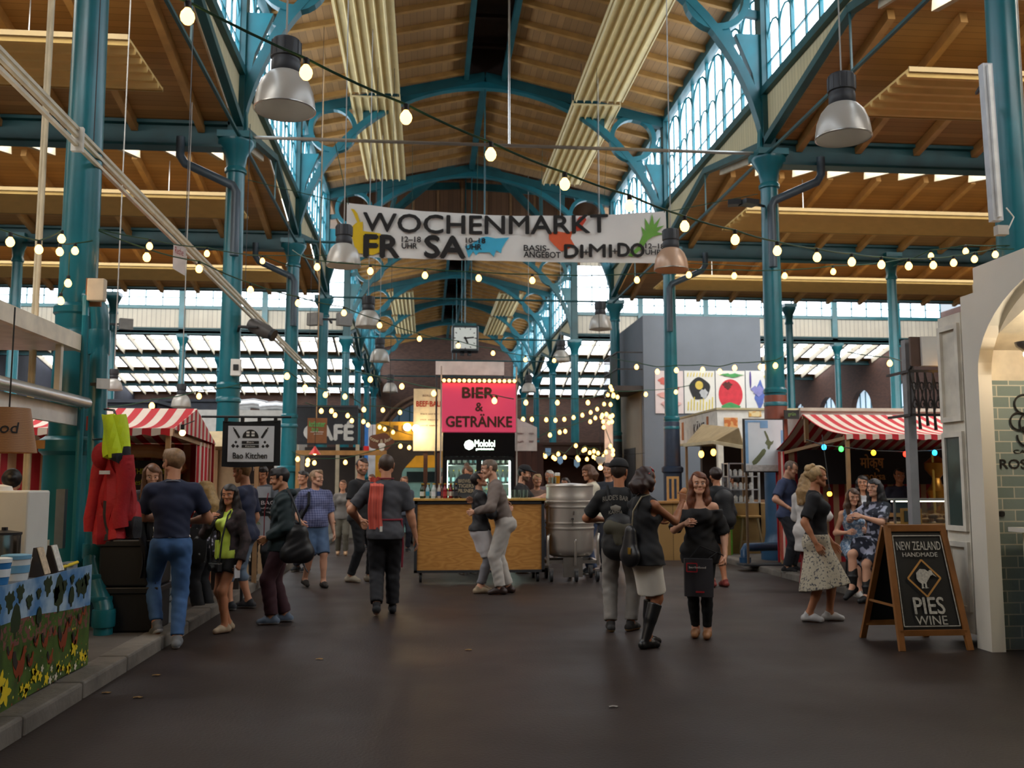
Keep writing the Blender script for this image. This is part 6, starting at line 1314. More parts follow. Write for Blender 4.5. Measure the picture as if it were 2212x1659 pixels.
# dark tube lamp and grey pipes by the near column
x0 = at(2128, 140, 9.3); x1_ = at(2152, 478, 9.3)
t = thing('tube_lamp', 'white fluorescent tube fitting hung upright beside the near column', 'lamp', tuple(x1_)); MB().bar(x1_, x0, .11, .09).build('housing', pm('c9cbce', .4), t); MB().bar(x1_+Vector((-.0, -.06, .03)), x0+Vector((0, -.06, -.03)), .035, .035).build('tube', pm('eeeeea', .3), t); MB().cbox(x1_+Vector((.05, 0, -.1)), (.12, .08, .1)).build('end_box', pm('b9b2a8', .5), t); MB().tube([x1_+Vector((.12, 0, -.1)), x1_+Vector((.2, 0, .05)), x1_+Vector((.12, 0, .15))], .008, 6).build('cable', WHITE, t)
MB().bar(x0+Vector((.05, .05, -.1)), x0+Vector((.2, .5, -.1)), .03, .03).build('bracket', FR, t)
g = at(2202, 300, 10.4); MB().tube([(g.x, 10.4, .1), (g.x, 10.4, 7.6)], .07, 14).build('downpipe', pm('6e7176', .4), None, True, label='grey downpipe beside the near column on the kiosk side', cat='pipe')
p = at(1618, 438, 17.2); t = thing('beam_floodlight', 'dark floodlight pair on the column behind the map board', 'floodlight', tuple(p)); MB().cbox(p, (.3, .25, .1), .3).cbox(p+Vector((-.25, .1, .02)), (.25, .2, .1), -.3).build('lamp_head', DARK, t); MB().bar(p, Vector((XR-.15, 17.4, p.z)), .04, .04).build('arm', DARK, t)
# far bits: pennants, lanterns
for i, (px, py) in enumerate(((1184, 978), (1210, 996), (1246, 1003))):
    x0, x1, z0, z1 = rect(px-6, py-10, px+6, py+8, 30); t = MB().prism([(x0, z1), (x0, z0+.08), ((x0+x1)/2, z0), (x1, z0+.08), (x1, z1)], (0, 30, 0), UX, UZ, .01).build('pennant', pm('5d8fc4', .6), label='%s small light blue pennant hanging behind the fermenter' % ORD[i], cat='flag', group='blue pennants')
a = at(1165, 966, 30); b = at(1330, 985, 30); a.z = b.z = at(1210, 985, 30).z; b.x = 6.95; MB().tube([(1.6, 30.005, a.z+.35), a, at(1184, 967, 30), at(1210, 985, 30), at(1246, 992, 30), (6.98, 30.02, a.z+.1)], .008, 5).build('cord_line', DARK, None, True, label='thin dark cord carrying the light blue pennants', cat='cord')
p = at(1297, 1005, 22); t = thing('paper_lantern', 'white inverted-cone paper lantern with a bulb by the cream-sweater woman', 'hanging lamp', tuple(p)); MB().lathe(p, [(.03, 0), (.12, .12), (.13, .2)], 18, False, False).build('shade', pm('dedad2', .7), t, True); MB().ball((p.x, p.y, p.z-.06), .055).build('bulb', glow('ffc878', 14, 'bulb'), t, True); MB().tube([(p.x, p.y, p.z), (p.x, p.y, ceil_z(p.x, p.y))], .006, 5).build('cord', DARK, t)
x0, x1, z0, z1 = rect(1306, 895, 1324, 1000, 29); t = thing('lit_banner', 'tall pale banner lit by clustered bulbs beside the grey block', 'banner', (x0, 29, 0)); MB().box(x0, x1, 29, 29.03, z0, z1).build('cloth', pm('ddd0cc', .7, 0, .2, 3), t); MB().tube([(x0, 29.02, 0), (x0, 29.02, z1)], .02, 8).tube([(x1, 29.02, 0), (x1, 29.02, z1)], .02, 8).build('pole', FR, t)
# ================================================================ strings of party bulbs
BULBM = {}
def bulb_mesh(r):
    k = round(r, 4)
    if k not in BULBM:
        m = MB(); m.lathe((0, 0, 0), [(.001, -r*1.15), (r*.5, -r*1.02), (r*.86, -r*.6), (r, -.05*r), (r*.88, r*.5), (r*.55, r*.95), (r*.4, r*1.2)], 12, True, True)
        o = m.build('bulb', WB, None, True); me = o.data; bpy.data.objects.remove(o)
        m = MB(); m.lathe((0, 0, 0), [(r*.42, r*1.15), (r*.5, r*1.2), (r*.5, r*2.1), (r*.3, r*2.3)], 10); o = m.build('socket', DARK, None, True); ms = o.data; bpy.data.objects.remove(o)
        BULBM[k] = (me, ms)
    return BULBM[k]
def string(lab, pts, Y0, Y1, r=.034, start=None, end=None, sockets=False, mate=None, col=CABLE, grp='strings of party bulbs'):
    n = len(pts); P = [at(x, y, Y0+(Y1-Y0)*i/max(1, n-1)) for i, (x, y) in enumerate(pts)]
    t = thing('light_string', lab, 'string lights', tuple(P[0]), group=grp); me, ms = bulb_mesh(r); C = []
    up = Vector((0, 0, r*2.2)); path = ([start] if start else [])+[p+up for p in P]+([end] if end else [])
    for i in range(len(path)-1):
        a, b = Vector(path[i]), Vector(path[i+1])
        for k in range(4): q = k/4; C.append(a.lerp(b, q)-Vector((0, 0, .06*(b-a).length*q*(1-q))))
    C.append(Vector(path[-1])); m = MB(); m.tube(C, max(.007, r*.2), 5); m.build('cable', col, t)
    for p in P:
        o = bpy.data.objects.new('bulb', me); COL.objects.link(o); o.parent = t; o.location = p-P[0]; WLOC[o.name] = (0, 0, 0)
        if mate:
            pass
        if sockets: q = bpy.data.objects.new('socket', ms); COL.objects.link(q); q.parent = o
    return t
string('long near string of bulbs crossing above the banner down to the kiosk column', [(405, 36), (661, 157), (877, 254), (1060, 334), (1220, 398), (1360, 445), (1479, 489), (1588, 518), (1679, 542), (1765, 556), (1840, 566), (1904, 572), (1963, 575), (2016, 573), (2060, 568), (2105, 560), (2150, 550)], 4.2, 9.6, .033, at(230, -60, 3.9), at(2190, 538, 9.8), True)
string('bulbs behind the kiosk end of the long near string', [(2011, 553), (2086, 543)], 10.6, 10.1, .033, at(1930, 575, 11), at(2190, 530, 9.85), True)
string('string of bulbs just under the banner', [(685, 577), (800, 586), (918, 595), (1034, 601), (1150, 606), (1376, 605), (1488, 594), (1586, 596), (1695, 596), (1800, 587)], 14.5, 15.8, .048, at(632, 540, 17), at(1950, 560, 17), True)
string('string of bulbs from the big column down past the clock', [(317, 556), (430, 581), (541, 627), (644, 655), (743, 676), (820, 703), (906, 732), (990, 747), (1065, 763), (1135, 777), (1197, 779)], 10.2, 21, .042, at(213, 498, 9.75), at(1232, 770, 22), True)
string('short string from the big column toward the banner lamp', [(323, 532), (447, 548), (567, 564)], 10.0, 12.5, .034, at(213, 495, 9.6), at(632, 575, 13), True)
string('string of bulbs from the frame edge to the big column', [(22, 523), (84, 539), (133, 516), (129, 544), (162, 542)], 7.6, 9.2, .034, at(-60, 470, 7.3), at(200, 520, 9.35), True)
string('loose end of bulbs dangling down the big column', [(147, 612), (131, 650)], 9.2, 9.2, .034, at(150, 545, 9.25), None, True)
string('bulbs over the stalls behind the bao sign', [(620, 813), (659, 838), (703, 853), (745, 857), (786, 885), (827, 886), (864, 891)], 16, 24, .048, at(560, 800, 15), at(897, 893, 24.5))
string('bulbs sloping down beside the cafe lettering', [(694, 888), (716, 888), (724, 897), (751, 898), (760, 909), (785, 911), (795, 918), (820, 923), (831, 927), (849, 934)], 21, 26, .048, at(660, 870, 20), at(890, 940, 27))
string('bulbs of the cafe awning', [(643, 992), (665, 995), (664, 1003), (679, 1000), (746, 999), (865, 964), (884, 967)], 20, 22, .045, at(630, 975, 20), at(905, 965, 22))
string('few bulbs in the aisle above the striped awning', [(328, 877), (430, 856)], 13.5, 15, .04, at(230, 880, 12.5), at(520, 830, 16))
string('bulbs between the hanging lamps and the pink sign', [(800, 820), (868, 835), (937, 850), (996, 858), (1068, 866)], 19, 16.6, .048, at(745, 795, 20), at(1110, 862, 16.5))
string('bulbs beyond the pink sign toward the fermenter', [(1136, 870), (1204, 870), (1270, 870), (1325, 855), (1395, 852), (1460, 847)], 20, 23, .048, at(1113, 862, 19), at(1500, 830, 23))
string('bulbs on the map board side before the posters', [(1375, 793), (1420, 803), (1461, 800), (1518, 799), (1555, 803), (1587, 795), (1643, 793), (1675, 790)], 20, 17.2, .048, at(1320, 770, 22), at(1690, 770, 17.3))
string('string behind the fermenter rising to the balcony', [(1130, 906), (1149, 906), (1180, 907), (1200, 908), (1219, 906), (1239, 902), (1258, 897), (1276, 891), (1290, 884), (1305, 873)], 26, 30, .055, at(1113, 900, 26), at(1335, 860, 30.5))
string('lower string behind the fermenter', [(1188, 940), (1209, 934), (1221, 932), (1275, 911), (1286, 903)], 27, 29, .055, at(1160, 945, 27), at(1312, 890, 30))
string('tangle of bulbs in front of the far dark stall', [(1157, 973), (1162, 977), (1158, 983), (1167, 982), (1171, 981), (1178, 986), (1195, 988), (1199, 991), (1206, 981), (1220, 988), (1244, 963), (1247, 989), (1250, 993), (1260, 973), (1264, 971), (1274, 978), (1283, 975), (1292, 979), (1268, 992), (1282, 987), (1287, 990), (1304, 986), (1306, 990)], 28, 30, .055, at(1150, 965, 28), at(1325, 985, 30))
string('cluster of bulbs wound round the lit pale banner', [(1319, 836), (1322, 843), (1313, 853), (1325, 853), (1334, 858), (1319, 874), (1301, 897), (1310, 895), (1299, 901), (1318, 901), (1323, 898), (1303, 911), (1315, 913), (1322, 911), (1304, 923), (1319, 964), (1324, 973), (1309, 977), (1324, 982)], 28, 28.6, .055, at(1320, 790, 28), None)
string('pair of bulbs hanging over the striped awning beside the iron bracket', [(1922, 785), (2044, 803)], 13, 10.6, .04, at(1830, 760, 14), at(2080, 800, 10.4))
t = thing('coloured_lights', 'string of blue, green, yellow and red bulbs along the striped awning front', 'string lights', tuple(at(1780, 966, 13.3)))
m = MB(); P = [at(x, y, 13.25) for x, y in ((1740, 950), (1780, 962), (1818, 966), (1890, 974), (1958, 976), (2018, 973), (2080, 965))]; m.tube(P, .008, 5); m.build('cable', DARK, t)
for (x, y), c in zip(((1780, 966), (1817, 970), (1887, 978), (1956, 981), (2019, 978)), ('2aa8ff', '35e04a', 'ffb020', 'ff2a1a', '1fb4ff')): MB().ball(at(x, y, 13.22), .034, 12, 8, 1.2).build('bulb', glow(c, 7, 'bulb'), t, True)
for x, y, lab in ((1792, 1067, 'single yellow bulb low before the striped stall'), (394, 935, 'single warm bulb at the corner of the striped awning')):
    p = at(x, y, 12.9 if x > 1000 else 10.6); b = thing('hanging_bulb', lab, 'bulb', tuple(p)); MB().ball(p, .034).build('globe', glow('ffb42a' if x > 1000 else 'ffc878', 12, 'bulb'), b, True); MB().lathe((p.x, p.y, p.z+.03), [(.02, 0), (.02, .06)], 8).build('socket', DARK, b); MB().tube([(p.x, p.y, p.z+.08), (p.x+.05, p.y+.3, 2.2)], .006, 5).build('cord', DARK, b)
# ================================================================ people: smooth bodies grown from joints, clothes cut from offset bodies
V3 = lambda *a: np.array(a, float)
def nrm(v): return v/(np.linalg.norm(v)+1e-12)
class Field:                                             # smooth union of tapered capsules on a grid
    def __init__(s, h, k=.03): s.h = h; s.k = k; s.P = []; s.cuts = []; s.wr = 0; s.sub = []
    def cap(s, a, b, r0, r1=None, ax=None, sq=1., flat0=False, flat1=False, k=None):
        s.P.append((V3(*a), V3(*b), r0, r0 if r1 is None else r1, None if ax is None else nrm(V3(*ax)), sq, flat0, flat1, s.k if k is None else k)); return s
    def ball(s, a, r, ax=None, sq=1., k=None): return s.cap(a, a, r, r, ax, sq, k=k)
    def minus(s, a, b, r, k=.01): s.sub.append((V3(*a), V3(*b), r, k)); return s
    def cut(s, c, n): s.cuts.append(('p', V3(*c), nrm(V3(*n)))); return s           # removes the side n points to
    def wedge(s, planes): s.cuts.append(('w', [(V3(*c), nrm(V3(*n))) for c, n in planes], None)); return s   # removes where all planes are passed
    def mesh(s):
        h = s.h; lo = np.min([np.minimum(p[0]-p[2], p[1]-p[3]) for p in s.P], 0)-3*h; hi = np.max([np.maximum(p[0]+p[2], p[1]+p[3]) for p in s.P], 0)+3*h
        n = np.ceil((hi-lo)/h).astype(int)+1; F = np.full(n, .08, np.float32); ax = [lo[i]+h*np.arange(n[i]) for i in range(3)]
        def sub(p0, p1, m):
            a = np.maximum(((np.minimum(p0, p1)-m-lo)/h).astype(int), 0); b = np.minimum(((np.maximum(p0, p1)+m-lo)/h).astype(int)+2, n)
            return tuple(slice(i, j) for i, j in zip(a, b))
        def pts(sl): return [g.astype(np.float32) for g in np.meshgrid(ax[0][sl[0]], ax[1][sl[1]], ax[2][sl[2]], indexing='ij', sparse=True)]
        for a, b, r0, r1, q, sq, f0, f1, k in s.P:
            sl = sub(a, b, max(r0, r1)+.06); X, Y, Z = pts(sl); x, y, z = X-a[0], Y-a[1], Z-a[2]; d = b-a
            if q is not None:
                t = x*q[0]+y*q[1]+z*q[2]; e = (1/sq-1); x, y, z = x+t*q[0]*e, y+t*q[1]*e, z+t*q[2]*e; d = d+q*np.dot(d, q)*e
            L2 = float(d@d)
            t0 = (x*d[0]+y*d[1]+z*d[2])/L2 if L2 > 1e-12 else 0*x
            t = np.clip(t0, 0, 1); D = np.sqrt((x-t*d[0])**2+(y-t*d[1])**2+(z-t*d[2])**2)-(r0+(r1-r0)*t)
            if sq < 1: D = D*(.5+.5*sq)
            L = math.sqrt(L2)
            if f1: D = np.maximum(D, (t0-1)*L)
            if f0: D = np.maximum(D, -t0*L)
            A = F[sl]; m = np.maximum(k-np.abs(A-D), 0)/k; F[sl] = np.minimum(A, D)-m*m*k*.25
        for a, b, r, k in s.sub:
            sl = sub(a, b, r+.03); X, Y, Z = pts(sl); d = b-a; L2 = float(d@d); x, y, z = X-a[0], Y-a[1], Z-a[2]
            t = np.clip((x*d[0]+y*d[1]+z*d[2])/L2, 0, 1) if L2 > 1e-12 else 0*x
            D = r-np.sqrt((x-t*d[0])**2+(y-t*d[1])**2+(z-t*d[2])**2); A = F[sl]; m = np.maximum(k-np.abs(A-D), 0)/k; F[sl] = np.maximum(A, D)+m*m*k*.25
        if s.wr or s.cuts:
            X, Y, Z = pts((slice(None),)*3)
            if s.wr: F += s.wr*(np.sin(X*37+np.sin(Z*23)*1.7)*np.sin(Z*41+Y*29)+.6*np.sin(Z*71+X*31+Y*47)).astype(np.float32)
            for kind, c, nn in s.cuts:
                if kind == 'p': F = np.maximum(F, (X-c[0])*nn[0]+(Y-c[1])*nn[1]+(Z-c[2])*nn[2])
                else:
                    R = None
                    for cc, n2 in c:
                        q = -((X-cc[0])*n2[0]+(Y-cc[1])*n2[1]+(Z-cc[2])*n2[2]); R = q if R is None else np.maximum(R, q)
                    F = np.maximum(F, -R)
        S = F < 0; c8 = [S[i:n[0]-1+i, j:n[1]-1+j, k:n[2]-1+k] for i in (0, 1) for j in (0, 1) for k in (0, 1)]
        al = c8[0].copy(); an = c8[0].copy()
        for c in c8[1:]: al &= c; an |= c
        I = np.argwhere(an & ~al)
        if not len(I): return np.zeros((0, 3)), []
        idx = np.full(n-1, -1); idx[tuple(I.T)] = np.arange(len(I))
        acc = np.zeros((len(I), 3)); cnt = np.zeros(len(I))
        co = [(i, j, k) for i in (0, 1) for j in (0, 1) for k in (0, 1)]
        for p in range(8):
            for q in range(p+1, 8):
                a, b = np.array(co[p]), np.array(co[q])
                if abs(a-b).sum() != 1: continue
                fa = F[tuple((I+a).T)]; fb = F[tuple((I+b).T)]; m = (fa < 0) != (fb < 0)
                t = np.where(m, fa/(fa-fb+1e-12), 0)[:, None]; acc += np.where(m[:, None], a+(b-a)*t, 0); cnt += m
        V = (I+acc/cnt[:, None])*h+lo; Q = []
        for d in range(3):
            e = [0, 0, 0]; e[d] = 1; s0 = S[:n[0]-e[0], :n[1]-e[1], :n[2]-e[2]]; s1 = S[e[0]:, e[1]:, e[2]:]
            E = np.argwhere(s0 != s1); u, w = (d+1) % 3, (d+2) % 3
            E = E[(E[:, u] > 0) & (E[:, w] > 0) & (E[:, u] < n[u]-1) & (E[:, w] < n[w]-1)]
            g = lambda du, dw: idx[tuple((E-np.eye(3, dtype=int)[u]*du-np.eye(3, dtype=int)[w]*dw).T)]
            q = np.stack([g(1, 1), g(0, 1), g(0, 0), g(1, 0)], 1); fl = ~s0[tuple(E.T)]; q[fl] = q[fl][:, ::-1]; Q.append(q[(q >= 0).all(1)])
        return V, np.concatenate(Q)
def emit(name, parts, mats, parent, matfn=None, label=None):     # parts: list of (V, F, material) or (V, F, array)
    vs, fs, mi = [], [], []; o = 0
    for V, F, m in parts:
        if not len(V): continue
        vs.append(V); fs.append(np.asarray(F)+o); mi.append(np.full(len(F), m) if np.isscalar(m) else m); o += len(V)
    if not vs: return None
    V, F, mi = np.concatenate(vs), np.concatenate(fs), np.concatenate(mi)
    me = bpy.data.meshes.new(name); me.vertices.add(len(V)); me.vertices.foreach_set('co', V.astype(np.float32).ravel())
    me.loops.add(F.size); me.loops.foreach_set('vertex_index', F.astype(np.int32).ravel()); me.polygons.add(len(F))
    me.polygons.foreach_set('loop_start', np.arange(0, F.size, 4, dtype=np.int32))
    me.polygons.foreach_set('material_index', mi.astype(np.int32)); me.polygons.foreach_set('use_smooth', np.ones(len(F), bool))
    for m in mats: me.materials.append(m)
    me.update(calc_edges=True); me.validate(); ob = bpy.data.objects.new(name, me); COL.objects.link(ob); ob.parent = parent
    WLOC[ob.name] = (0, 0, 0); tag(ob, label); return ob
def ik(S, W, a, b, pole):
    d = W-S; L = min(np.linalg.norm(d), (a+b)*.999); u = nrm(d); W = S+u*L
    x = (a*a-b*b+L*L)/(2*L); h = math.sqrt(max(a*a-x*x, 0)); p = nrm(pole-u*np.dot(pole, u)); return S+u*x+p*h, W
def rotm(yaw=0, pitch=0, roll=0):        # yaw left +, pitch up +, roll to own right +
    cy, sy, cp, sp, cr, sr = math.cos(yaw), math.sin(yaw), math.cos(pitch), math.sin(pitch), math.cos(roll), math.sin(roll)
    return np.array([[cy, -sy, 0], [sy, cy, 0], [0, 0, 1]])@np.array([[1, 0, 0], [0, cp, -sp], [0, sp, cp]])@np.array([[cr, 0, sr], [0, 1, 0], [-sr, 0, cr]])
SKIN = {'a': 'c98f6e', 'b': 'b87b58', 'c': 'd6a184', 'd': '9a6242'}
def mixhex(a, b, t): return ''.join('%02x' % int(int(a[i:i+2], 16)*(1-t)+int(b[i:i+2], 16)*t) for i in (0, 2, 4))
class Person:
    def __init__(s, label, pos, face, H=1.75, sex='m', g=1., skin='a', feet=None, lift=(0, 0), footyaw=(0, 0), hips=(0, 0, 0), lean=0., side=0., twist=0.,
                 lh=None, rh=None, le=None, re=None, head=(0, 0, 0), res=1., curl=(.45, .45), seat=None, palm=(None, None), hdir=(None, None), beard=False, lower=True):
        s.root = thing('person', label, 'person', tuple(pos), math.radians(face)); s.pos = Vector(pos); s.face = math.radians(face); s.H = H; s.f = H/1.75; s.g = g; s.sex = sex; s.res = res
        f = s.f; F = sex == 'f'; s.skinhex = SKIN[skin]; s.skin = pm(SKIN[skin], .5, 0, .06, 8); s.lower = lower
        hw, sw = (.085, .15) if F else (.085, .18)
        hz = (.52*H-.015 if seat is None else seat)+hips[2]
        s.pel = V3(hips[0], hips[1], hz); T = rotm(0, -lean, side); s.T = T; Tw = rotm(twist)@T if twist else T; s.Tw = Tw
        s.hipL = s.pel+V3(-hw*f, 0, 0); s.hipR = s.pel+V3(hw*f, 0, 0)
        s.waist = s.pel+T@V3(0, 0, .13*f); s.chest = s.pel+T@V3(0, .005, .36*f); s.neck = s.pel+Tw@V3(0, -.01, .565*f)
        s.shL = s.pel+Tw@V3(-sw*f, -.005, .475*f); s.shR = s.pel+Tw@V3(sw*f, -.005, .475*f)
        feet = feet or ((-.1, 0), (.1, 0)); s.foot = []; s.knee = []; s.ank = []
        for i, (hp, ft) in enumerate(zip((s.hipL, s.hipR), feet)):
            fy = math.radians(footyaw[i]); fd = V3(-math.sin(fy), math.cos(fy), 0); z = lift[i]
            an = V3(ft[0], ft[1], .085*f+z); up = .245*H; lo = .236*H
            k, an = ik(hp, an, up, lo, fd+V3(0, .15, 0)); s.knee.append(k); s.ank.append(an); s.foot.append((fd, z))
        s.arm = []
        for i, (sh, w, pole) in enumerate(((s.shL, lh, le), (s.shR, rh, re))):
            sg = -1 if i == 0 else 1
            w = sh+V3(sg*.05*f, .04*f, -.535*f) if w is None else V3(*w)
            pole = V3(sg*.5, -1, -.2) if pole is None else V3(*pole)
            e, w = ik(sh, w, .172*H, .15*H, pole); s.arm.append((sh, e, w))
        yaw, pit, rol = [math.radians(a) for a in head]; s.Rh = rotm(yaw, pit, rol)
        s.hc = s.neck+rotm(0, -lean*.4)@V3(0, .025*f, .062*f)+s.Rh@V3(0, .01, .105*f); s.hs = f*(1.0 if F else 1.04)
        s.beard = beard; s.curl = curl; s.palm = palm; s.hdir = hdir; s.build_body()
    def w(s, p): return s.pos+Matrix.Rotation(s.face, 3, 'Z')@Vector([float(a) for a in p])
    def hp(s, *p): return s.hc+s.Rh@(V3(*p)*s.hs)
    def torso(s, F, o=0., legs=False, bust=True, oh=None):
        oh = o if oh is None else oh
        f, g = s.f, s.g; Y = s.T@V3(0, 1, 0); fm = s.sex == 'f'; X = s.T@V3(1, 0, 0); U = s.T@V3(0, 0, 1); Xw = s.Tw@V3(1, 0, 0); Yw = s.Tw@V3(0, 1, 0)
        wr = (.112 if fm else .128)*g*f
        F.cap(s.pel-X*.05*f, s.pel+X*.05*f, (.112 if fm else .103)*g*f+oh, None, Y, .9)
        F.cap(s.pel, s.waist, .128*g*f+oh, wr+o, Y, .8); F.cap(s.waist, s.chest, wr+o, (.128 if fm else .142)*(.4+.6*g)*f+o, Y, .76)
        F.cap(s.chest-Xw*(.045 if fm else .07)*f, s.chest+Xw*(.045 if fm else .07)*f, (.1 if fm else .108)*(.5+.5*g)*f+o, None, Yw, .9)
        b = s.pel+s.Tw@V3(0, -.01, .47*f); F.cap(b, s.neck-s.Tw@V3(0, 0, .02*f), .085*f+o, .056*f+o*.8, Yw, .85)
        for sh in (s.shL, s.shR): F.cap(b+s.Tw@V3(0, 0, .025*f), sh, .066*f+o, .05*f+o*.9)
        for sg in (-1, 1):
            F.ball(s.pel+s.T@V3(sg*.065*f, -.042*f, -.015*f), (.092 if fm else .088)*g*f+oh)
            if fm and bust: F.ball(s.pel+s.Tw@V3(sg*.07*f, .085*f, .375*f), .06*f+o*.7, k=.05)
        if g > 1.12: F.ball(s.waist+Y*.03*f, .125*g*f+o, k=.06)
    def legp(s, F, o=0., upto=1., o1=None, flat=True, start=0):
        f, g = s.f, s.g; o1 = o if o1 is None else o1
        for i, hp in enumerate((s.hipL, s.hipR)):
            k, a = s.knee[i], s.ank[i]; fd = s.foot[i][0]; hp = hp+V3(0, 0, -.01); th = .086*g**.7*f
            if upto <= .5:
                e = hp+(k-hp)*(upto/.5); F.cap(hp, e, th+o, th+(.058*f-th)*(upto/.5)+o1, flat1=flat); continue
            F.cap(hp, k, th+o, .057*f+(o+o1)/2)
            t = (upto-.5)/.5; e = k+(a-k)*t; F.cap(k, e, .054*f+(o+o1)/2, (.054+(.037-.054)*t)*f+o1, flat1=flat and upto < 1.01)
            if o < .03: c = k+(a-k)*.28-fd*.015; F.cap(c, k+(a-k)*min(.5, t), .049*f+o*.8, .042*f+o*.8)
    def armp(s, F, o=0., upto=1., o1=None, flat=True):
        f = s.f; o1 = o if o1 is None else o1; ga = s.g**.5
        for sh, e, w in s.arm:
            r0, r1, r2 = (.05 if s.sex == 'm' else .043)*f*ga, (.04 if s.sex == 'm' else .034)*f*ga, .026*f
            if upto <= .5: t = upto/.5; F.cap(sh, sh+(e-sh)*t, r0+o, r0+(r1-r0)*t+o1, flat1=flat); continue
            F.cap(sh, e, r0+o, r1+o); t = (upto-.5)/.5; F.cap(e, e+(w-e)*t, r1+o, r1+(r2-r1)*t+o1, flat1=flat and upto < 1.01)
            if o == 0: F.cap(e+(w-e)*.1, e+(w-e)*.4, r1*1.04, r1*.9)
    def hand(s, i):
        sh, e, w = s.arm[i]; f = s.f*.97; d = nrm(w-e) if s.hdir[i] is None else nrm(V3(*s.hdir[i])); sg = -1 if i == 0 else 1
        n = V3(-sg, 0, 0) if s.palm[i] is None else V3(*s.palm[i]); n = nrm(n-d*np.dot(n, d)); lat = np.cross(d, n)*(1 if i == 0 else -1)    # towards the thumb
        if s.palm[i] is None and np.dot(lat, V3(0, 1, .3)) < 0: lat = -lat
        F = Field(.0052*s.res**.6, .008); c = s.curl[i]
        F.cap(w-d*.03, w+d*.01, .026*f, .025*f, n, .75)
        for j, (o, L, r) in enumerate(((.03, .074, .0088), (.01, .084, .009), (-.01, .078, .0086), (-.029, .06, .0078))):
            p0 = w+d*.012*f+lat*o*.6*f; p1 = w+d*(.092-.005*abs(j-1))*f+lat*o*f; F.cap(p0, p1, .0135*f, .0115*f, n, .9)
            dd = d; p = p1
            for q, seg in enumerate((.45, .3, .25)):
                a = c*(.75 if q == 0 else 1.)*(1+.12*j); dd = nrm(dd*math.cos(a)+n*math.sin(a)+lat*(o*.8 if q == 0 else 0)); p2 = p+dd*L*seg*f; F.cap(p, p2, r*f*(1-.1*q), r*f*(.92-.1*q), k=.004); p = p2
        p0 = w+d*.02*f+lat*.018*f; p1 = w+d*.052*f+lat*.042*f+n*.016*f; p2 = p1+nrm(d*.85+lat*.25+n*.5)*.032*f; p3 = p2+nrm(d*.95+n*(.25+c*.4))*.026*f
        F.cap(p0, p1, .015*f, .012*f); F.cap(p1, p2, .0105*f, .0098*f, k=.005); F.cap(p2, p3, .0098*f, .008*f, k=.004); return F.mesh()
    def headfield(s):
        F = Field(.0058*s.res**.8, .018); h = s.hs; P = s.hp; R = s.Rh; X = R@V3(1, 0, 0)
        F.cap(P(0, -.022, .03), P(0, .012, .036), .083*h, .079*h, X, .92); F.cap(P(0, .03, .02), P(0, .05, -.07), .06*h, .04*h, X, .95)
        for g in (-1, 1):
            F.cap(P(g*.05, -.005, -.05), P(g*.012, .066, -.09), .026*h, .02*h); F.ball(P(g*.042, .062, -.022), .024*h); F.cap(P(g*.014, .085, .026), P(g*.046, .07, .024), .0115*h, .01*h, k=.012)
            F.cap(P(g*.076, -.012, -.022), P(g*.08, -.02, .014), .017*h, .021*h, X, .45, k=.008)
        F.cap(P(0, .088, .014), P(0, .103, -.022), .0085*h, .0115*h, k=.01); F.ball(P(.012, .1, -.026), .008*h, k=.008); F.ball(P(-.012, .1, -.026), .008*h, k=.008)
        F.cap(P(-.018, .084, -.055), P(.018, .084, -.055), .0085*h, k=.008); F.cap(P(-.016, .083, -.064), P(.016, .083, -.064), .009*h, k=.006); F.ball(P(0, .076, -.092), .019*h)
        for g in (-1, 1): F.minus(P(g*.032, .098, .004), P(g*.032, .098, .004), .0125*h, .012)
        F.cap(s.neck+s.Tw@V3(0, 0, -.02), P(0, -.02, -.04), .056*s.f*(1 if s.sex == 'm' else .86), .054*s.f*(1 if s.sex == 'm' else .86))
        return F
    def build_body(s):
        f = s.f; B = Field(.0115*s.res, .03); s.torso(B); s.armp(B, flat=False)
        if s.lower: s.legp(B, flat=False)
        B.cap(s.neck-s.Tw@V3(0, 0, .03), s.neck+(s.hc-s.neck)*.5, .056*f, .05*f)
        if s.lower:
            for i, a in enumerate(s.ank):
                fd, z = s.foot[i]; hl = a-fd*.045*f; hl[2] = .032*f+z*.95; to = a+fd*.12*f; to[2] = .022+z*.25; B.cap(hl, to, .032*f, .026*f); B.cap(a, a+(to-a)*.5, .036*f, .03*f)
        parts = [(*B.mesh(), 0)]
        for i in (0, 1): parts.append((*s.hand(i), 0))
        V, Q = s.headfield().mesh(); L = (V[Q].mean(1)-s.hc)@s.Rh/s.hs; mi = np.zeros(len(Q), int)
        mi[(np.abs(L[:, 0]) < .021-.35*np.abs(L[:, 2]+.06)) & (L[:, 1] > .076) & (L[:, 2] < -.052) & (L[:, 2] > -.069)] = 1
        mi[(np.abs(np.abs(L[:, 0])-.034) < .02) & (L[:, 1] > .06) & (np.abs(L[:, 2]-.027+.04*(np.abs(L[:, 0])-.034)) < .004)] = 2
        if s.beard: mi[(L[:, 1] > -.005) & (L[:, 2] < -.04+.3*np.maximum(0, .035-np.abs(L[:, 0]))*-1+.25*np.maximum(0, np.abs(L[:, 0])-.045)) & (mi == 0) & (L[:, 2] > -.125)] = 3
        parts.append((V, Q, mi))
        for g in (-1, 1):
            E = Field(.003*max(1, s.res), .001); E.ball(s.hp(g*.032, .0795, .0035), .0115*s.hs); V, Q = E.mesh(); c = (V[Q].mean(1)-s.hp(g*.032, .0795, .0035))@s.Rh
            parts.append((V, Q, np.where((np.hypot(c[:, 0], c[:, 2]) < .0056) & (c[:, 1] > 0), 5, np.where(c[:, 2] > .0052, 0, 4))))
        s.hairmat = None; s.parts = parts
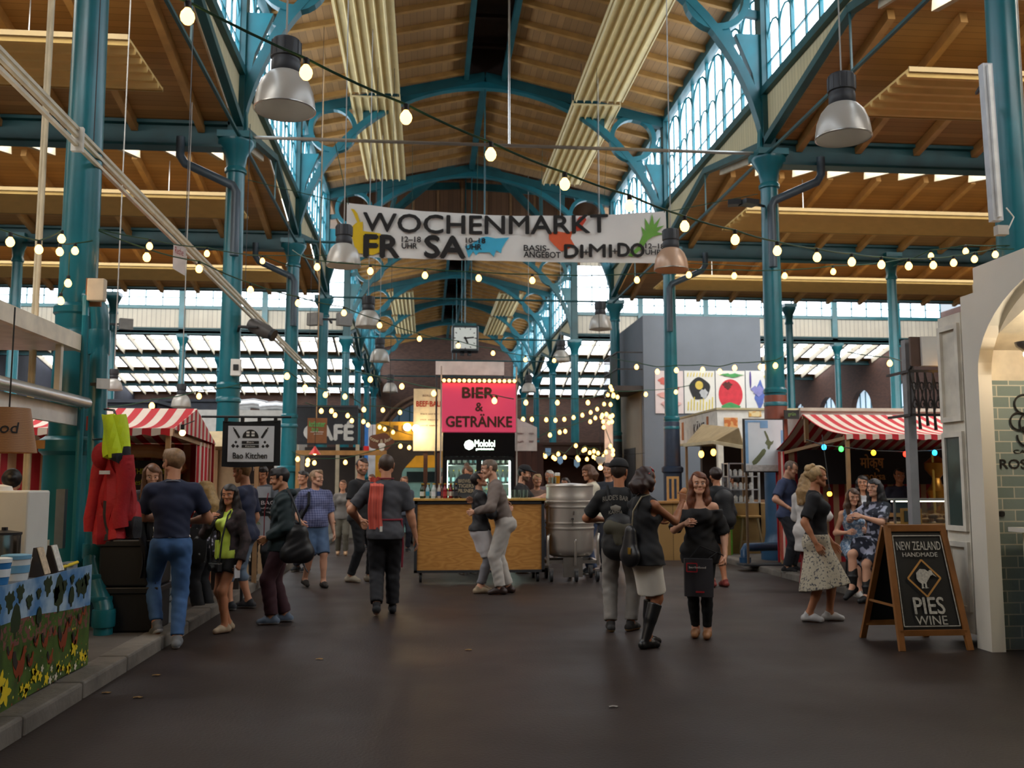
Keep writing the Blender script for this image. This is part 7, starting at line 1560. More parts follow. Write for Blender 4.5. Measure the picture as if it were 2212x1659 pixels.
    def finish(s, haircol='2a1d16'):
        hm = pm(haircol, .55, 0, .2, 30)
        emit('body', s.parts, [s.skin, pm(mixhex(s.skinhex, '9a4a48', .45), .45, 0, .05), hm, pm(haircol if not s.beard else mixhex(haircol, s.skinhex, .45), .8, 0, .3, 60), pm('d9d4cd', .3, 0, .02), pm('1f1511', .2, 0, .02)], s.root); s.parts = None
    def hair(s, style, col, L=.3):
        s.finish(col if style != 'bald' else '5a4636'); F = Field(.0068*s.res**.8, .02); h = s.hs; P = s.hp; X = s.Rh@V3(1, 0, 0); o = {'short': .009, 'buzz': .004, 'bald': .003}.get(style, .014)
        F.cap(P(0, -.024, .032), P(0, .01, .038), (.083+o)*h, (.079+o)*h, X, .94); F.wr = .0016 if style != 'buzz' else .0004
        N = s.Rh; back = s.Tw@V3(0, -1, 0); front = -back
        F.wedge([(P(0, .04, 0), N@V3(0, 1, .3)), (P(0, 0, .088), N@V3(.35, -.3, -1))])       # forehead
        if style in ('short', 'buzz', 'bald', 'bun', 'tied'):
            F.wedge([(P(0, -.004, 0), N@V3(0, 1, 0)), (P(0, 0, .012), N@V3(0, -.2, -1))]); F.cut(P(0, 0, -.045), N@V3(0, .3, -1))
            F.cap(P(0, -.05, 0), P(0, -.045, -.04), .05*h, .036*h, X, 1.)
        if style == 'short': F.cap(P(-.03, .05, .1), P(.035, .06, .095), .026*h, .02*h)
        if style in ('bun', 'tied'): F.ball(P(0, -.088, .118) if style == 'bun' else P(0, -.11, .03), .046*h)
        if style == 'tied': pass
        if style in ('long', 'bob', 'wavy'):
            D = {'bob': .1}.get(style, L); sh = [P(-.068, -.01, .02), P(.068, -.01, .02), P(-.05, -.06, .0), P(.05, -.06, .0), P(0, -.08, .0)]
            for q, p in enumerate(sh):
                out = V3(*((p-s.hc)))*.25; e = p+V3(0, 0, -D-.02)+out*V3(1, 1, 0)+back*(.03 if q > 1 else .0)+(front*.035 if q < 2 and style != 'bob' else 0)
                if q > 1 and D > .2: e = e+back*.05
                m = p+(e-p)*.5+back*.012+out*.3; r = .038 if q < 2 else .046
                F.cap(p, m, r*h, (r+.006)*h, k=.03); F.cap(m, e, (r+.006)*h, r*.55*h, k=.03)
            F.wedge([(P(0, .035, 0), N@V3(0, 1, 0)), (P(0, 0, .06), N@V3(0, 0, -1)), (P(-.056, 0, 0), N@V3(1, 0, 0)), (P(.056, 0, 0), N@V3(-1, 0, 0))])
            F.wr = .003
        emit('hair', [(*F.mesh(), 0)], [pm(col, .5, 0, .25, 40)], s.root); return s
    # ---- clothes
    def top(s, mat, sleeve=.35, hem=-.06, o=.014, neck=.07, vneck=0., name='shirt', wr=.0022, cuff=None, off=None, flare=0., longer=None, label=None):
        F = Field(.0115*s.res, .03); s.torso(F, o, oh=o+(.016 if hem < .02 else 0)); f = s.f; U = s.T@V3(0, 0, 1)
        if sleeve > 0: s.armp(F, o+.004, sleeve, (o+.01) if cuff is None else cuff)
        hz = s.pel+U*hem*f
        if hem < -.04 or flare: F.cap(s.waist, hz, (.118 if s.sex == 'f' else .128)*s.g*f+o, (.15+flare)*s.g*f+o, s.T@V3(0, 1, 0), .84, flat1=True)
        F.cut(hz, -U); F.wr = wr; c = s.neck+s.Tw@V3(0, .02, .035*f)
        F.minus(c, c+s.Tw@V3(0, .01, .1), neck*f); 
        if vneck: F.minus(c+s.Tw@V3(0, .05, -.02), c+s.Tw@V3(0, .1, -vneck), .05*f)
        if sleeve <= 0:
            for sg, sh in ((-1, s.shL), (1, s.shR)): F.minus(sh+s.Tw@V3(sg*.035*f, 0, -.06*f), sh+s.Tw@V3(sg*.035*f, 0, .1*f), .06*f)
        if off == 'both':
            F.minus(s.shL+s.Tw@V3(-.02, .03, .095*f), s.shR+s.Tw@V3(.02, .03, .095*f), .125*f, .02); F.minus(s.shL+s.Tw@V3(-.04, -.05, .085*f), s.shR+s.Tw@V3(.04, -.05, .085*f), .11*f, .02)
        return emit(name, [(*F.mesh(), 0)], [mat], s.root, label=label)
    def trousers(s, mat, upto=1., o=.014, o1=.022, rise=.1, name='trousers', wr=.0025):
        F = Field(.0115*s.res, .025); f = s.f; s.legp(F, o, .97 if upto == 1 else upto, o1); X = s.T@V3(1, 0, 0); Y = s.T@V3(0, 1, 0)
        F.cap(s.pel-X*.05*f, s.pel+X*.05*f, (.112 if s.sex == 'f' else .103)*s.g*f+o, None, Y, .9); F.cap(s.pel, s.waist, .128*s.g*f+o, (.114 if s.sex == 'f' else .13)*s.g*f+o, Y, .8)
        for sg in (-1, 1): F.ball(s.pel+s.T@V3(sg*.065*f, -.042*f, -.015*f), (.092 if s.sex == 'f' else .088)*s.g*f+o)
        F.cut(s.pel+s.T@V3(0, 0, rise*f), s.T@V3(0, 0, 1)); F.wr = wr; return emit(name, [(*F.mesh(), 0)], [mat], s.root)
    def belt(s, mat, z=.09, name='belt', t=.018):
        f = s.f; F = Field(.0085*s.res, .01); U = s.T@V3(0, 0, 1); F.cap(s.pel, s.waist, .128*s.g*f+.019, (.114 if s.sex == 'f' else .13)*s.g*f+.019, s.T@V3(0, 1, 0), .8); F.cap(s.pel-s.T@V3(.05*f, 0, 0), s.pel+s.T@V3(.05*f, 0, 0), .115*s.g*f+.018, None, s.T@V3(0, 1, 0), .88)
        F.cut(s.pel+U*(z+t)*f, U); F.cut(s.pel+U*(z-t)*f, -U); return emit(name, [(*F.mesh(), 0)], [mat], s.root)
    def skirt(s, mat, hem, r1, rise=.11, folds=0., name='skirt', o=.02, sway=(0, 0)):
        f = s.f; F = Field(.0115*s.res, .04); Y = s.T@V3(0, 1, 0); X = s.T@V3(1, 0, 0)
        F.cap(s.pel-X*.05*f, s.pel+X*.05*f, .115*s.g*f+o, None, Y, .9); F.cap(s.pel, s.waist, .128*s.g*f+o, .114*s.g*f+o, Y, .8)
        for sg in (-1, 1): F.ball(s.pel+s.T@V3(sg*.06*f, -.036*f, -.015*f), .092*s.g*f+o)
        m = (s.knee[0]+s.knee[1])/2; e = V3(m[0]*.7+s.pel[0]*.3+sway[0], m[1]*.7+s.pel[1]*.3+sway[1], hem); F.cap(s.pel+V3(0, 0, -.03), e, .125*s.g*f+o, r1, V3(0, 1, 0), .86, flat1=True)
        if not folds: s.legp(F, o+.004, .44)
        F.cut(s.pel+s.T@V3(0, 0, rise*f), s.T@V3(0, 0, 1)); V, Q = F.mesh()
        if folds:
            t = np.clip((s.pel[2]-V[:, 2])/(s.pel[2]-hem), 0, 1); a = np.arctan2(V[:, 1]-e[1], V[:, 0]-e[0]); k = 1+folds*t*(np.sin(a*9)+.5*np.sin(a*5+1)); V[:, 0] = e[0]+(V[:, 0]-e[0])*k; V[:, 1] = e[1]+(V[:, 1]-e[1])*k
        return emit(name, [(V, Q, 0)], [mat], s.root)
    def shoes(s, mat, sole='d9d6d0', high=0., name='shoe', wedge=0.):
        f = s.f
        for i, a in enumerate(s.ank):
            fd, z = s.foot[i]; F = Field(.0075*s.res**.8, .02); hl = a-fd*.05*f; hl[2] = .04*f+z; to = a+fd*.135*f; to[2] = .03+z*.22; md = a+fd*.06*f; md[2] = .05*f+z*.55
            F.cap(hl, md, .041*f, .043*f); F.cap(md, to, .043*f, .034*f); F.cap(a-fd*.008, a-fd*.005+(s.knee[i]-a)*max(.03, high), .044*f, .046*f+(.018*f if high > .2 else 0), flat1=True)
            if high > .2: F.cap(a+(s.knee[i]-a)*.5-fd*.01, a+(s.knee[i]-a)*high*.98-fd*.008, .057*f, .064*f, flat1=True)
            n = nrm(np.cross(np.cross(to-hl, V3(0, 0, 1)), to-hl)); base = V3(*hl); base[2] = z+.002; tb = V3(*to); tb[2] = z*.1+.002; d = nrm(tb-base); up = nrm(V3(0, 0, 1)-d*d[2]); F.cut(base, -up)
            V, Q = F.mesh(); c = V[Q].mean(1); emit(name, [(V, Q, np.where((c-base)@up < .022, 1, 0))], [mat, pm(sole, .6)], s.root)
    def band(s, pts, r, mat, name, n=8): return _local(MB().tube([tuple(p) for p in pts], r, n), name, mat, s.root)
    def chestp(s, x, y, z): return s.pel+s.Tw@(V3(x, y, z)*s.f)
def _local(mb, name, mat, root, **k):
    w = WLOC.get(root.name); WLOC[root.name] = (0, 0, 0); o = mb.build(name, mat, root, True, **k); WLOC[root.name] = w; return o
def held(name, label, cat, person, group=None):            # a thing carried by a person, built in the person's own frame but standing on its own
    t = thing(name, label, cat, tuple(person.pos), person.face, group); return t
def bag(mb, fn, n=24): return mb
# ================================================================ the people of the market
def pos(px, py, z=0.): return tuple(gnd(px, py, z))
def posY(px, Y, z=0.): p = at(px, 1100, Y); return (p.x, Y, z)
NAVY_, BLACK, GREYT = pm('232b45', .8, 0, .1, 9), pm('15161a', .8, 0, .15, 9), pm('46474d', .8, 0, .1, 9)
JEAN, JEANG = pm('3f6596', .8, 0, .22, 7), pm('86807a', .8, 0, .15, 7)
# --- beside the sample table
a = Person('man in a navy T-shirt, blue jeans and white belt standing with his back turned', pos(362, 1397), 8, 1.83, feet=((-.11, .06), (.09, -.1)), lift=(.118, 0), lh=(-.06, .3, 1.17), rh=(.1, .28, 1.13), le=(-1, -.3, -.3), re=(1, -.4, -.3), head=(38, -6, 0), footyaw=(25, 0), curl=(.7, .7))
a.hair('short', '8a6a4a'); a.top(NAVY_, .36, .06, o=.02); a.trousers(JEAN, o=.012, o1=.02); a.belt(pm('d9d4c8', .6), .08); a.shoes(pm('6f7276', .7), 'c9cacc')
a.band([a.neck+V3(.07*math.cos(t), .065*math.sin(t)-.02, -.012-.015*math.sin(t)) for t in [i*2*PI/20 for i in range(21)]], .006, pm('8a8f98'), 'lanyard')
ap = MB(); ap.grid(lambda u, v: (-.29+.1*u+.02*math.sin(v*5), .1+.14*u+.02*math.sin(u*12+v*3), .62+v*.52), 8, 12, -.012); _local(ap, 'apron', BLACK, a.root)
a = Person('young woman with long wavy hair serving behind the sample table', posY(318, 10.6, .11), -150, 1.62, 'f', lean=.22, head=(-10, -20, 0), lh=(-.05, .42, .95), rh=(.22, .42, .96), skin='c')
a.hair('long', '6b4428', .5); a.top(pm('4a4448', .8), .98, -.05); a.trousers(BLACK); a.shoes(BLACK)
a = Person('seller in a white T-shirt bending behind the big column', posY(128, 11.3, .11), -80, 1.66, lean=.6, head=(0, -10, 0)); a.hair('short', '33241c'); a.top(pm('cfcfcf', .8), .4, -.05); a.trousers(BLACK); a.shoes(BLACK)
a = Person('dark-haired person with a low bun behind the white dispenser', posY(22, 8.6, .11), 20, 1.52, 'f'); a.hair('tied', '15100f'); a.top(pm('d0cfcb', .8), .4, -.05); a.trousers(BLACK); a.shoes(BLACK)
a = Person('seller mostly out of view reaching to the steel pot lid', (-3.74, 6.95, .11), -90, 1.72, rh=(.0, .5, 1.16), lh=(-.25, .2, 1.0), palm=(None, (0, 0, -1)), hdir=(None, (0, 1, -.1))); a.hair('short', '2a1d16'); a.top(BLACK, .4, -.05); a.trousers(BLACK); a.shoes(BLACK)
# --- group before the bao sign
a = Person('blonde woman in an off-shoulder black floral top, turned away', pos(440, 1328), 70, 1.53, 'f', head=(15, -5, 0), lh=(-.05, .25, .95), rh=(.12, .25, .95))
a.hair('long', 'a98a58', .3); a.top(speckle('15151b', 'b9b4c4', 16, .64), .42, -.12, o=.02, off='both', cuff=.035); a.trousers(BLACK, o=.02, o1=.04); a.shoes(BLACK, 'c9c9c9')
t = held('shoulder_bag', 'black cloth bag with white print hanging behind the lime-top girl', 'bag', a); _local(MB().grid(lambda u, v: (-.2-.05*math.sin(PI*u)*math.sin(PI*v), -.14+.3*u, .62+.36*v), 8, 8, .05), 'pouch', speckle('151517', 'b9b9b9', 12, .66), t); _local(MB().tube([(-.2, -.05, .98), (-.17, -.02, 1.2), (-.1, -.02, 1.3)], .008, 6), 'strap', BLACK, t)
a = Person('girl in a neon lime top and black shorts with a camera round her neck', pos(490, 1364), 142, 1.5, 'f', rh=(.06, .2, 1.14), re=(.9, -.1, -1), lh=(-.22, .05, .72), head=(28, -8, 0), feet=((-.06, .08), (.05, -.06)), skin='b', curl=(.9, 1.2), palm=((1, 0, 0), (-.6, -.4, .2)))
a.hair('long', '1d1513', .46); a.top(pm('cfe85a', .7, 0, .06, 9), 0, -.03, o=.012, vneck=.05); a.trousers(BLACK, .24, o1=.03, rise=.13); a.shoes(pm('a8957c', .7), 'b5947a')
F = Field(.012, .03); a.torso(F, .026, bust=True); a.armp(F, .02, .98, .03); F.cut(a.pel+V3(0, 0, -.12), V3(0, 0, -1)); F.wedge([(a.pel+V3(-.085, 0, 0), V3(1, 0, 0)), (a.pel+V3(.085, 0, 0), V3(-1, 0, 0)), (a.pel+V3(0, .0, 0), V3(0, 1, 0))]); F.minus(a.neck+V3(0, .05, 0), a.neck+V3(0, .05, .2), .085); F.wr = .003; emit('cardigan', [(*F.mesh(), 0)], [speckle('2a2223', '3d3032', 14, .5)], a.root)
_local(MB().tube([(0, .16, .93), (.0, .165, .8), (.01, .16, .74)], [.02, .018, .008], 8), 'top_knot', pm('cfe85a', .7), a.root)
t = held('camera', 'black and silver camera hanging at the lime-top girl\'s belly', 'camera', a); _local(MB().box(-.07, .07, .15, .2, .62, .7).box(-.03, .03, .155, .195, .7, .72), 'body', pm('2a2a2c', .4), t); _local(MB().tube([(0, .2, .66), (0, .25, .655)], .032, 14), 'lens', DARK, t); _local(MB().box(-.071, .071, .149, .201, .69, .702), 'silver_top', STEEL, t)
_local(MB().tube([(-.065, .18, .7), (-.085, .17, .95), (-.08, .1, 1.18), (-.04, .0, 1.25)], .009, 6).tube([(.065, .18, .7), (.085, .17, .95), (.08, .1, 1.18), (.04, .0, 1.25)], .009, 6), 'strap', BLACK, t)
t = held('phone', 'phone held low in the lime-top girl\'s hand', 'phone', a); w = a.arm[0][2]; _local(MB().cbox((w[0]+.005, w[1]+.03, w[2]-.1), (.012, .07, .13)), 'case', pm('c9c9cc', .3), t)
a = Person('tall man in a navy T-shirt and grey-blue shorts, back to the passage', pos(522, 1316), 78, 1.77, feet=((-.12, .1), (.1, -.05)), head=(0, -12, 0), lh=(-.1, .35, 1.0), rh=(.24, .08, .86)); a.hair('short', '8d6b45'); a.top(NAVY_, .4, -.08, o=.02); a.trousers(pm('6a7c90', .8, 0, .15), .52, o=.025, o1=.035); a.shoes(pm('25272c', .7), 'cdcdcd')
a = Person('cook in a grey shirt and apron behind the chalkboard', posY(566, 14.0, .11), 175, 1.66, head=(0, -22, 0), lh=(-.12, .32, 1.05), rh=(.12, .32, 1.05), skin='b', res=1.2); a.hair('short', '17110f'); a.top(pm('5b5f66', .8), .4, -.05); a.trousers(BLACK); a.shoes(BLACK); _local(MB().grid(lambda u, v: (-.16+.32*u, .165+.02*math.sin(PI*u), .6+.75*v), 8, 8, -.01), 'apron', pm('8b8f94', .8), a.root)
a = Person('young man in a dark green jacket and maroon trousers, shoulder bag behind him', pos(606, 1346), 97, 1.68, feet=((-.1, .09), (.08, -.05)), head=(0, -14, 0), lh=(-.14, .16, .92), rh=(.2, .17, .9), curl=(.8, .8), re=(.8, -1, -.2)); a.hair('short', '1d1719'); a.top(pm('1c2c30', .75, 0, .15, 7), .97, -.09, o=.034, cuff=.03, neck=.06, name='jacket', wr=.005, flare=.02); a.trousers(pm('3d1d26', .8, 0, .12), o=.02, o1=.034); a.shoes(pm('5c6b7d', .7), 'c4c8cc')
_local(MB().tube([(.02, .165, 1.4), (.015, .2, 1.2), (.01, .2, .92)], .006, 6), 'zipper', pm('8a2430', .6), a.root)
F = Field(.012, .03); F.cap(a.neck+V3(-.06, -.07, -.0), a.neck+V3(.06, -.07, -.0), .065, None, (0, 0, 1), .7); emit('hood', [(*F.mesh(), 0)], [pm('1c2c30', .75, 0, .15, 7)], a.root)
t = held('shoulder_bag', 'black leather shoulder bag hanging at the green-jacket man\'s hip', 'bag', a); F = Field(.011, .06); F.cap((-.25, -.25, .76), (-.25, -.07, .76), .09, None, (1, 0, 0), .7); F.cap((-.25, -.22, .76), (-.25, -.2, .98), .09, .075, (1, 0, 0), .7); F.cap((-.25, -.1, .76), (-.25, -.12, .98), .09, .075, (1, 0, 0), .7); F.wr = .003; emit('pouch', [(*F.mesh(), 0)], [pm('17171a', .45, 0, .15, 9)], t); _local(MB().tube([(-.25, -.2, 1.0), (-.24, -.17, 1.15), (-.2, -.08, 1.38), (-.12, -.04, 1.45)], .013, 6).tube([(-.26, -.22, .7), (-.28, -.25, .6), (-.28, -.28, .56)], .008, 6), 'strap', pm('202024', .5), t)
a = Person('older man in a checked shirt and denim shorts walking this way', pos(677, 1268), 205, 1.7, g=1.18, feet=((-.1, .14), (.1, -.1)), lift=(0, .03), head=(35, 0, 0), skin='c', lh=(-.27, .06, .8), rh=(.25, .12, .95)); a.hair('short', '96785a'); a.top(checks('4e557e', '8b90b4', .035), .44, .0, o=.024); a.trousers(pm('4c6484', .8, 0, .2), .5, o=.022, o1=.035); a.belt(pm('33241c', .6), .02); a.shoes(pm('2a2522', .7), '1d1b1a')
_local(MB().tube([(.13, .1, 1.38), (.15, .15, 1.2), (.2, .0, 1.0)], .022, 6), 'pack_strap', BLACK, a.root)
F = Field(.009, .01); F.cap(a.hp(-.05, .095, .004), a.hp(-.016, .1, .002), .004); F.cap(a.hp(.05, .095, .004), a.hp(.016, .1, .002), .004); emit('glasses', [(*F.mesh(), 0)], [STEEL], a.root)
a = Person('woman in a grey top and olive trousers far down the passage', pos(738, 1199), 185, 1.58, 'f', feet=((-.08, .1), (.08, -.05)), res=1.5); a.hair('short', '6b4a34'); a.top(pm('77736f', .8), .95, -.06); a.trousers(pm('5d584c', .8)); a.shoes(pm('a88562', .7), 'a88562')
a = Person('bearded man in black T-shirt and trousers looking this way', pos(776, 1257), -118, 1.89, head=(-42, 0, 0), beard=True, feet=((-.1, .12), (.1, -.1)), lh=(-.2, .22, .98), rh=(.23, .16, .96), re=(.6, -1, 0), res=1.15); a.hair('short', '3a261c'); a.top(BLACK, .36, -.04, o=.018); a.trousers(BLACK, o=.014, o1=.02); a.shoes(pm('a59a88', .7), 'c2b9a8')
a = Person('broad man in a grey T-shirt walking away, towel over his shoulder', pos(830, 1330), 4, 1.84, g=1.12, feet=((-.09, -.12), (.1, .2)), lift=(.05, 0), lh=(-.3, .22, 1.05), rh=(.36, .08, .86), le=(-1, -.6, -.4), re=(1, -.6, 0)); a.hair('buzz', '4a3a30'); a.top(GREYT, .4, -.07, o=.024, neck=.075); a.trousers(pm('1b1b20', .8), o=.024, o1=.034); a.shoes(BLACK, '2a2624')
_local(MB().tube([(.19*math.cos(t), .14*math.sin(t)-.01, 1.09) for t in [i*2*PI/24 for i in range(25)]], .012, 6).tube([(.18, -.06, 1.08), (.2, -.1, .8), (.19, -.08, .55)], .012, 6).tube([(.085*math.cos(t), .08*math.sin(t)-.01, 1.56) for t in [i*2*PI/20 for i in range(21)]], .009, 6), 'apron_strings', pm('7a1f2e', .7), a.root)
t = held('tea_towel', 'coral red tea towel hanging over the grey-shirt man\'s shoulder', 'towel', a); _local(MB().grid(lambda u, v: (-.19+.15*u+.01*math.sin(v*7), [-.04, -.165, -.19, -.185, -.17][min(4, int(v*4.99))]+.012*math.sin(u*14), 1.56-.62*max(0, v-.12)*1.05+(.01 if v < .1 else 0)), 10, 16, -.012), 'cloth', stripes('d9624f', 'c9564a', 0, .03), t); _local(MB().box(-.07, -.04, -.2, -.19, .96, 1.02), 'tag', WHITE, t)
# --- around the bar
a = Person('woman in black jacket, white shirt and grey jeans kissing the tall man', pos(1038, 1281), -86, 1.67, 'f', lean=-.03, head=(0, 22, 0), feet=((-.07, .02), (.07, -.03)), lh=(-.12, .34, 1.2), rh=(.17, .34, 1.14), re=(.8, -.3, -1), skin='c', curl=(.6, .6)); a.hair('short', '1c1514'); a.top(pm('1e1c1f', .7), .96, .0, o=.03, cuff=.02, name='jacket', wr=.004); a.skirt(pm('cfc9c9', .8), .62, .165, rise=.02, o=.026, name='shirt_tail'); a.trousers(pm('77757a', .8, 0, .15), .93, o=.012, o1=.015); a.shoes(pm('a08c72', .7), 'b59f86')
a = Person('tall grey-haired man in a taupe shirt and light trousers bending to kiss', pos(1090, 1283), 88, 1.86, lean=.27, head=(0, -10, 0), feet=((-.09, .06), (.1, -.06)), lh=(-.2, .42, 1.12), rh=(.1, .42, 1.25), le=(-1, -.5, -.5), skin='c'); a.hair('bald', '6b5a4c'); a.top(pm('766962', .8, 0, .1, 8), .95, .06, o=.024, cuff=.02, wr=.004, neck=.06); a.trousers(pm('b5afa8', .8, 0, .1, 7), o=.024, o1=.034); a.belt(pm('4a2f20', .6), .075); a.shoes(pm('2e1a14', .5), '241813')
a = Person('barmaid with a high bun behind the bar', posY(1008, 16.15), 195, 1.8, 'f', lh=(-.1, .3, 1.2), rh=(.15, .3, 1.2), head=(0, -15, 0), res=1.3); a.hair('bun', '5a3d26'); a.top(BLACK, .3, -.05); a.trousers(BLACK); a.shoes(BLACK)
a = Person('bearded barman in black with a black cap, seen in profile', posY(1127, 16.2), -108, 1.8, beard=True, lh=(-.1, .4, 1.25), rh=(.2, .38, 1.28), head=(0, -12, 0), skin='c', res=1.3); a.hair('short', '17120f'); a.top(BLACK, .4, -.05, o=.02); a.trousers(BLACK); a.shoes(BLACK)
F = Field(.009, .01); F.cap(a.hp(0, -.02, .05), a.hp(0, .012, .055), .1*a.hs, .096*a.hs); F.cut(a.hp(0, 0, .06), -a.Rh@V3(0, .1, 1)); F.cap(a.hp(0, .08, .07), a.hp(0, .15, .06), .06, .05, a.Rh@V3(0, 0, 1), .2); emit('cap', [(*F.mesh(), 0)], [BLACK], a.root)
for px, Y, fc, H, hc, tc, lab, st, sx in ((1188, 18.6, 165, 1.76, 'c9c4bc', '8a7f86', 'white-haired man behind the beer glass', 'short', 'm'), (1160, 18.0, 190, 1.68, 'b99a6a', '7a5f52', 'fair-haired person between barman and beer glass', 'short', 'm'),
                               (1222, 19.5, 150, 1.62, '2a1f1a', '4c4a55', 'person in a grey-violet top standing beyond the fermenter', 'bob', 'f'), (1316, 16.6, 150, 1.86, '33241c', '2c313c', 'man in a dark jacket beside the cream-sweater woman', 'short', 'm'),
                               (803, 22.5, 170, 1.72, '5a3a26', 'b9b6b2', 'person half hidden beyond the bearded man', 'short', 'm'), (872, 21.5, 200, 1.66, '7a5234', '5a5f6a', 'person half hidden beside the mint van', 'short', 'm'), (655, 16.8, 150, 1.72, '1c1614', '2b3038', 'person in dark clothes behind the checked-shirt man', 'short', 'm'),
                               (960, 20.5, 180, 1.7, '3a2a20', '3c3436', 'customer in dark clothes beside the fridge far back', 'bob', 'f')):
    a = Person(lab, posY(px, Y), fc, H, sx, res=1.5); a.hair(st, hc); a.top(pm(tc, .8), .5, -.06); a.trousers(pm('2a2d38', .8)); a.shoes(BLACK)
a = Person('woman with long brown hair in a cream sweater behind the fermenter', posY(1278, 15.9), 100, 1.82, 'f', head=(0, -14, 0), lh=(-.1, .3, 1.1), rh=(.15, .3, 1.1), res=1.2); a.hair('bob', '5f3d28'); a.top(pm('d6cdb8', .9, 0, .06, 12), .96, -.08, o=.03, cuff=.02); a.trousers(pm('3c4a66', .8)); a.shoes(BLACK)
# --- the standing trio
a = Person('man in a black cap and printed black T-shirt, grey jeans, back turned', pos(1341, 1364), -14, 1.74, feet=((-.1, -.02), (.1, .06)), lh=(-.16, .28, 1.12), rh=(.12, .28, 1.15), le=(-1, -.6, -.2), head=(-10, 0, 0), skin='b', curl=(.8, .8), footyaw=(10, -30)); a.hair('buzz', '33261f'); a.top(pm('1c1d1f', .8, 0, .1), .4, -.05, o=.022); a.trousers(JEANG, o=.02, o1=.03); a.shoes(pm('211d1b', .7), 'b08d5c')
F = Field(.008, .012); F.cap(a.hp(0, -.025, .05), a.hp(0, .01, .055), .1*a.hs, .095*a.hs); F.cap(a.hp(0, -.03, .1), a.hp(0, .03, .1), .07*a.hs, None, a.Rh@V3(0, 0, 1), .6); F.cut(a.hp(0, 0, .045), -a.Rh@V3(0, .12, 1)); F.cap(a.hp(0, .07, .06), a.hp(0, .14, .045), .06, .05, a.Rh@V3(0, 0, 1), .2); emit('cap', [(*F.mesh(), 0)], [pm('1d1d20', .85)], a.root)
m = MB(); c = a.chestp(-.0, -.165, .43)
for q, (txt, dz, hh, ww) in enumerate((("RUDE'S BAR", .0, .05, .26), ('KARMA', -.14, .035, .14))): m.text(txt, (c[0]-.03, c[1]-.005, c[2]+dz), (1, 0, 0), (0, 0, 1), hh, ww, .02, .002, warp=lambda x, z: (x, z-x*x*1.2+.02))
m.lathe((c[0]-.03, c[1]-.004, c[2]-.06), [(.001, -.035), (.05, -.02), (.055, .01), (.001, .03)], 12, sy=.12); _local(m, 'print', pm('8a857c', .8), a.root)
t = held('backpack', 'small black and olive backpack hanging low on the capped man\'s side', 'backpack', a); F = Field(.011, .03); F.cap((-.06, -.2, .86), (-.04, -.2, 1.08), .11, .1, k=.06); F.cap((.07, -.2, .86), (.06, -.2, 1.08), .11, .1, k=.06); F.cap((0, -.2, .86), (.01, -.2, 1.08), .125, .11, k=.06); F.wr = .002; emit('sack', [(*F.mesh(), 0)], [pm('1a1a1c', .6, 0, .1)], t); F = Field(.011, .02); F.cap((-.07, -.25, 1.06), (.07, -.25, 1.04), .085, .085); F.cap((0, -.25, 1.05), (0, -.27, .92), .09, .07); emit('olive_flap', [(*F.mesh(), 0)], [pm('4a4638', .8)], t); _local(MB().tube([(-.02, -.17, 1.1), (-.1, -.14, 1.35), (-.12, -.02, 1.48)], .014, 6).tube([(.08, -.17, 1.1), (.14, -.13, 1.35), (.12, -.02, 1.48)], .014, 6), 'strap', BLACK, t)
a = Person('woman in a sleeveless black top, white skirt and tall black boots', pos(1396, 1398), -62, 1.66, 'f', skin='d', feet=((-.07, .08), (.07, -.06)), rh=(.08, .4, 1.32), re=(.3, .1, -1), lh=(-.16, .3, 1.14), le=(-.5, 0, -1), head=(0, -2, 0), curl=(.7, 1.0), palm=(None, (-1, .2, 0)), hdir=(None, (.0, .25, 1))); a.hair('bob', '2e1813'); a.top(BLACK, 0, -.1, o=.024, flare=.05); a.skirt(pm('cfcac0', .8, 0, .04), .5, .145, o=.014); a.shoes(pm('121214', .35, 0, .1), '121214', .86, 'boot')
F = Field(.008, .006); F.cap(a.hp(-.07, .03, .09), a.hp(.0, .055, .118), .009); F.cap(a.hp(.0, .055, .118), a.hp(.07, .03, .09), .009); F.cap(a.hp(.08, .02, .08), a.hp(.09, -.05, .05), .006); F.cap(a.hp(-.08, .02, .08), a.hp(-.09, -.05, .05), .006); emit('sunglasses', [(*F.mesh(), 0)], [pm('a81620', .3)], a.root)
t = held('handbag', 'black handbag with chain strap at the white-skirt woman\'s back', 'bag', a); F = Field(.01, .03); F.cap((-.06, -.17, .84), (.06, -.19, .84), .08, None, (0, 1, 0), .6); F.cap((0, -.18, .84), (.0, -.17, 1.05), .11, .07, (0, 1, 0), .6); emit('pouch', [(*F.mesh(), 0)], [pm('161518', .4, 0, .1)], t); _local(MB().tube([(.02, -.17, 1.1), (.02, -.15, 1.25), (.06, -.08, 1.38), (.08, 0, 1.4)], .008, 6), 'chain_strap', pm('8d8470', .4, .6), t); _local(MB().box(.05, .08, -.25, -.24, .86, .92), 'clasp', pm('c9a24a', .3, .8), t)
w = a.arm[1][2]; t = held('snack', 'bite of food in the white-skirt woman\'s raised hand', 'food', a); F = Field(.006, .01); F.ball((w[0]-.02, w[1]+.04, w[2]+.1), .03); F.ball((w[0]-.02, w[1]+.055, w[2]+.12), .025); emit('food_piece', [(*F.mesh(), 0)], [pm('c98a5a', .6, 0, .2, 20)], t)
a = Person('long-haired woman in an off-shoulder black top facing this way', pos(1516, 1377), 158, 1.62, 'f', rh=(.1, .33, 1.12), re=(.8, -.5, -.8), lh=(-.25, .1, .8), head=(14, -3, 0), skin='c', feet=((-.06, .03), (.06, -.03)), curl=(1.1, .8)); a.hair('long', '6b3a22', .36); a.top(pm('111114', .8), .5, -.12, o=.03, off='both', cuff=.035, wr=.005, flare=.02); a.trousers(BLACK, .95, o=.008, o1=.008); a.shoes(pm('9a6a42', .6), '8a5a34')
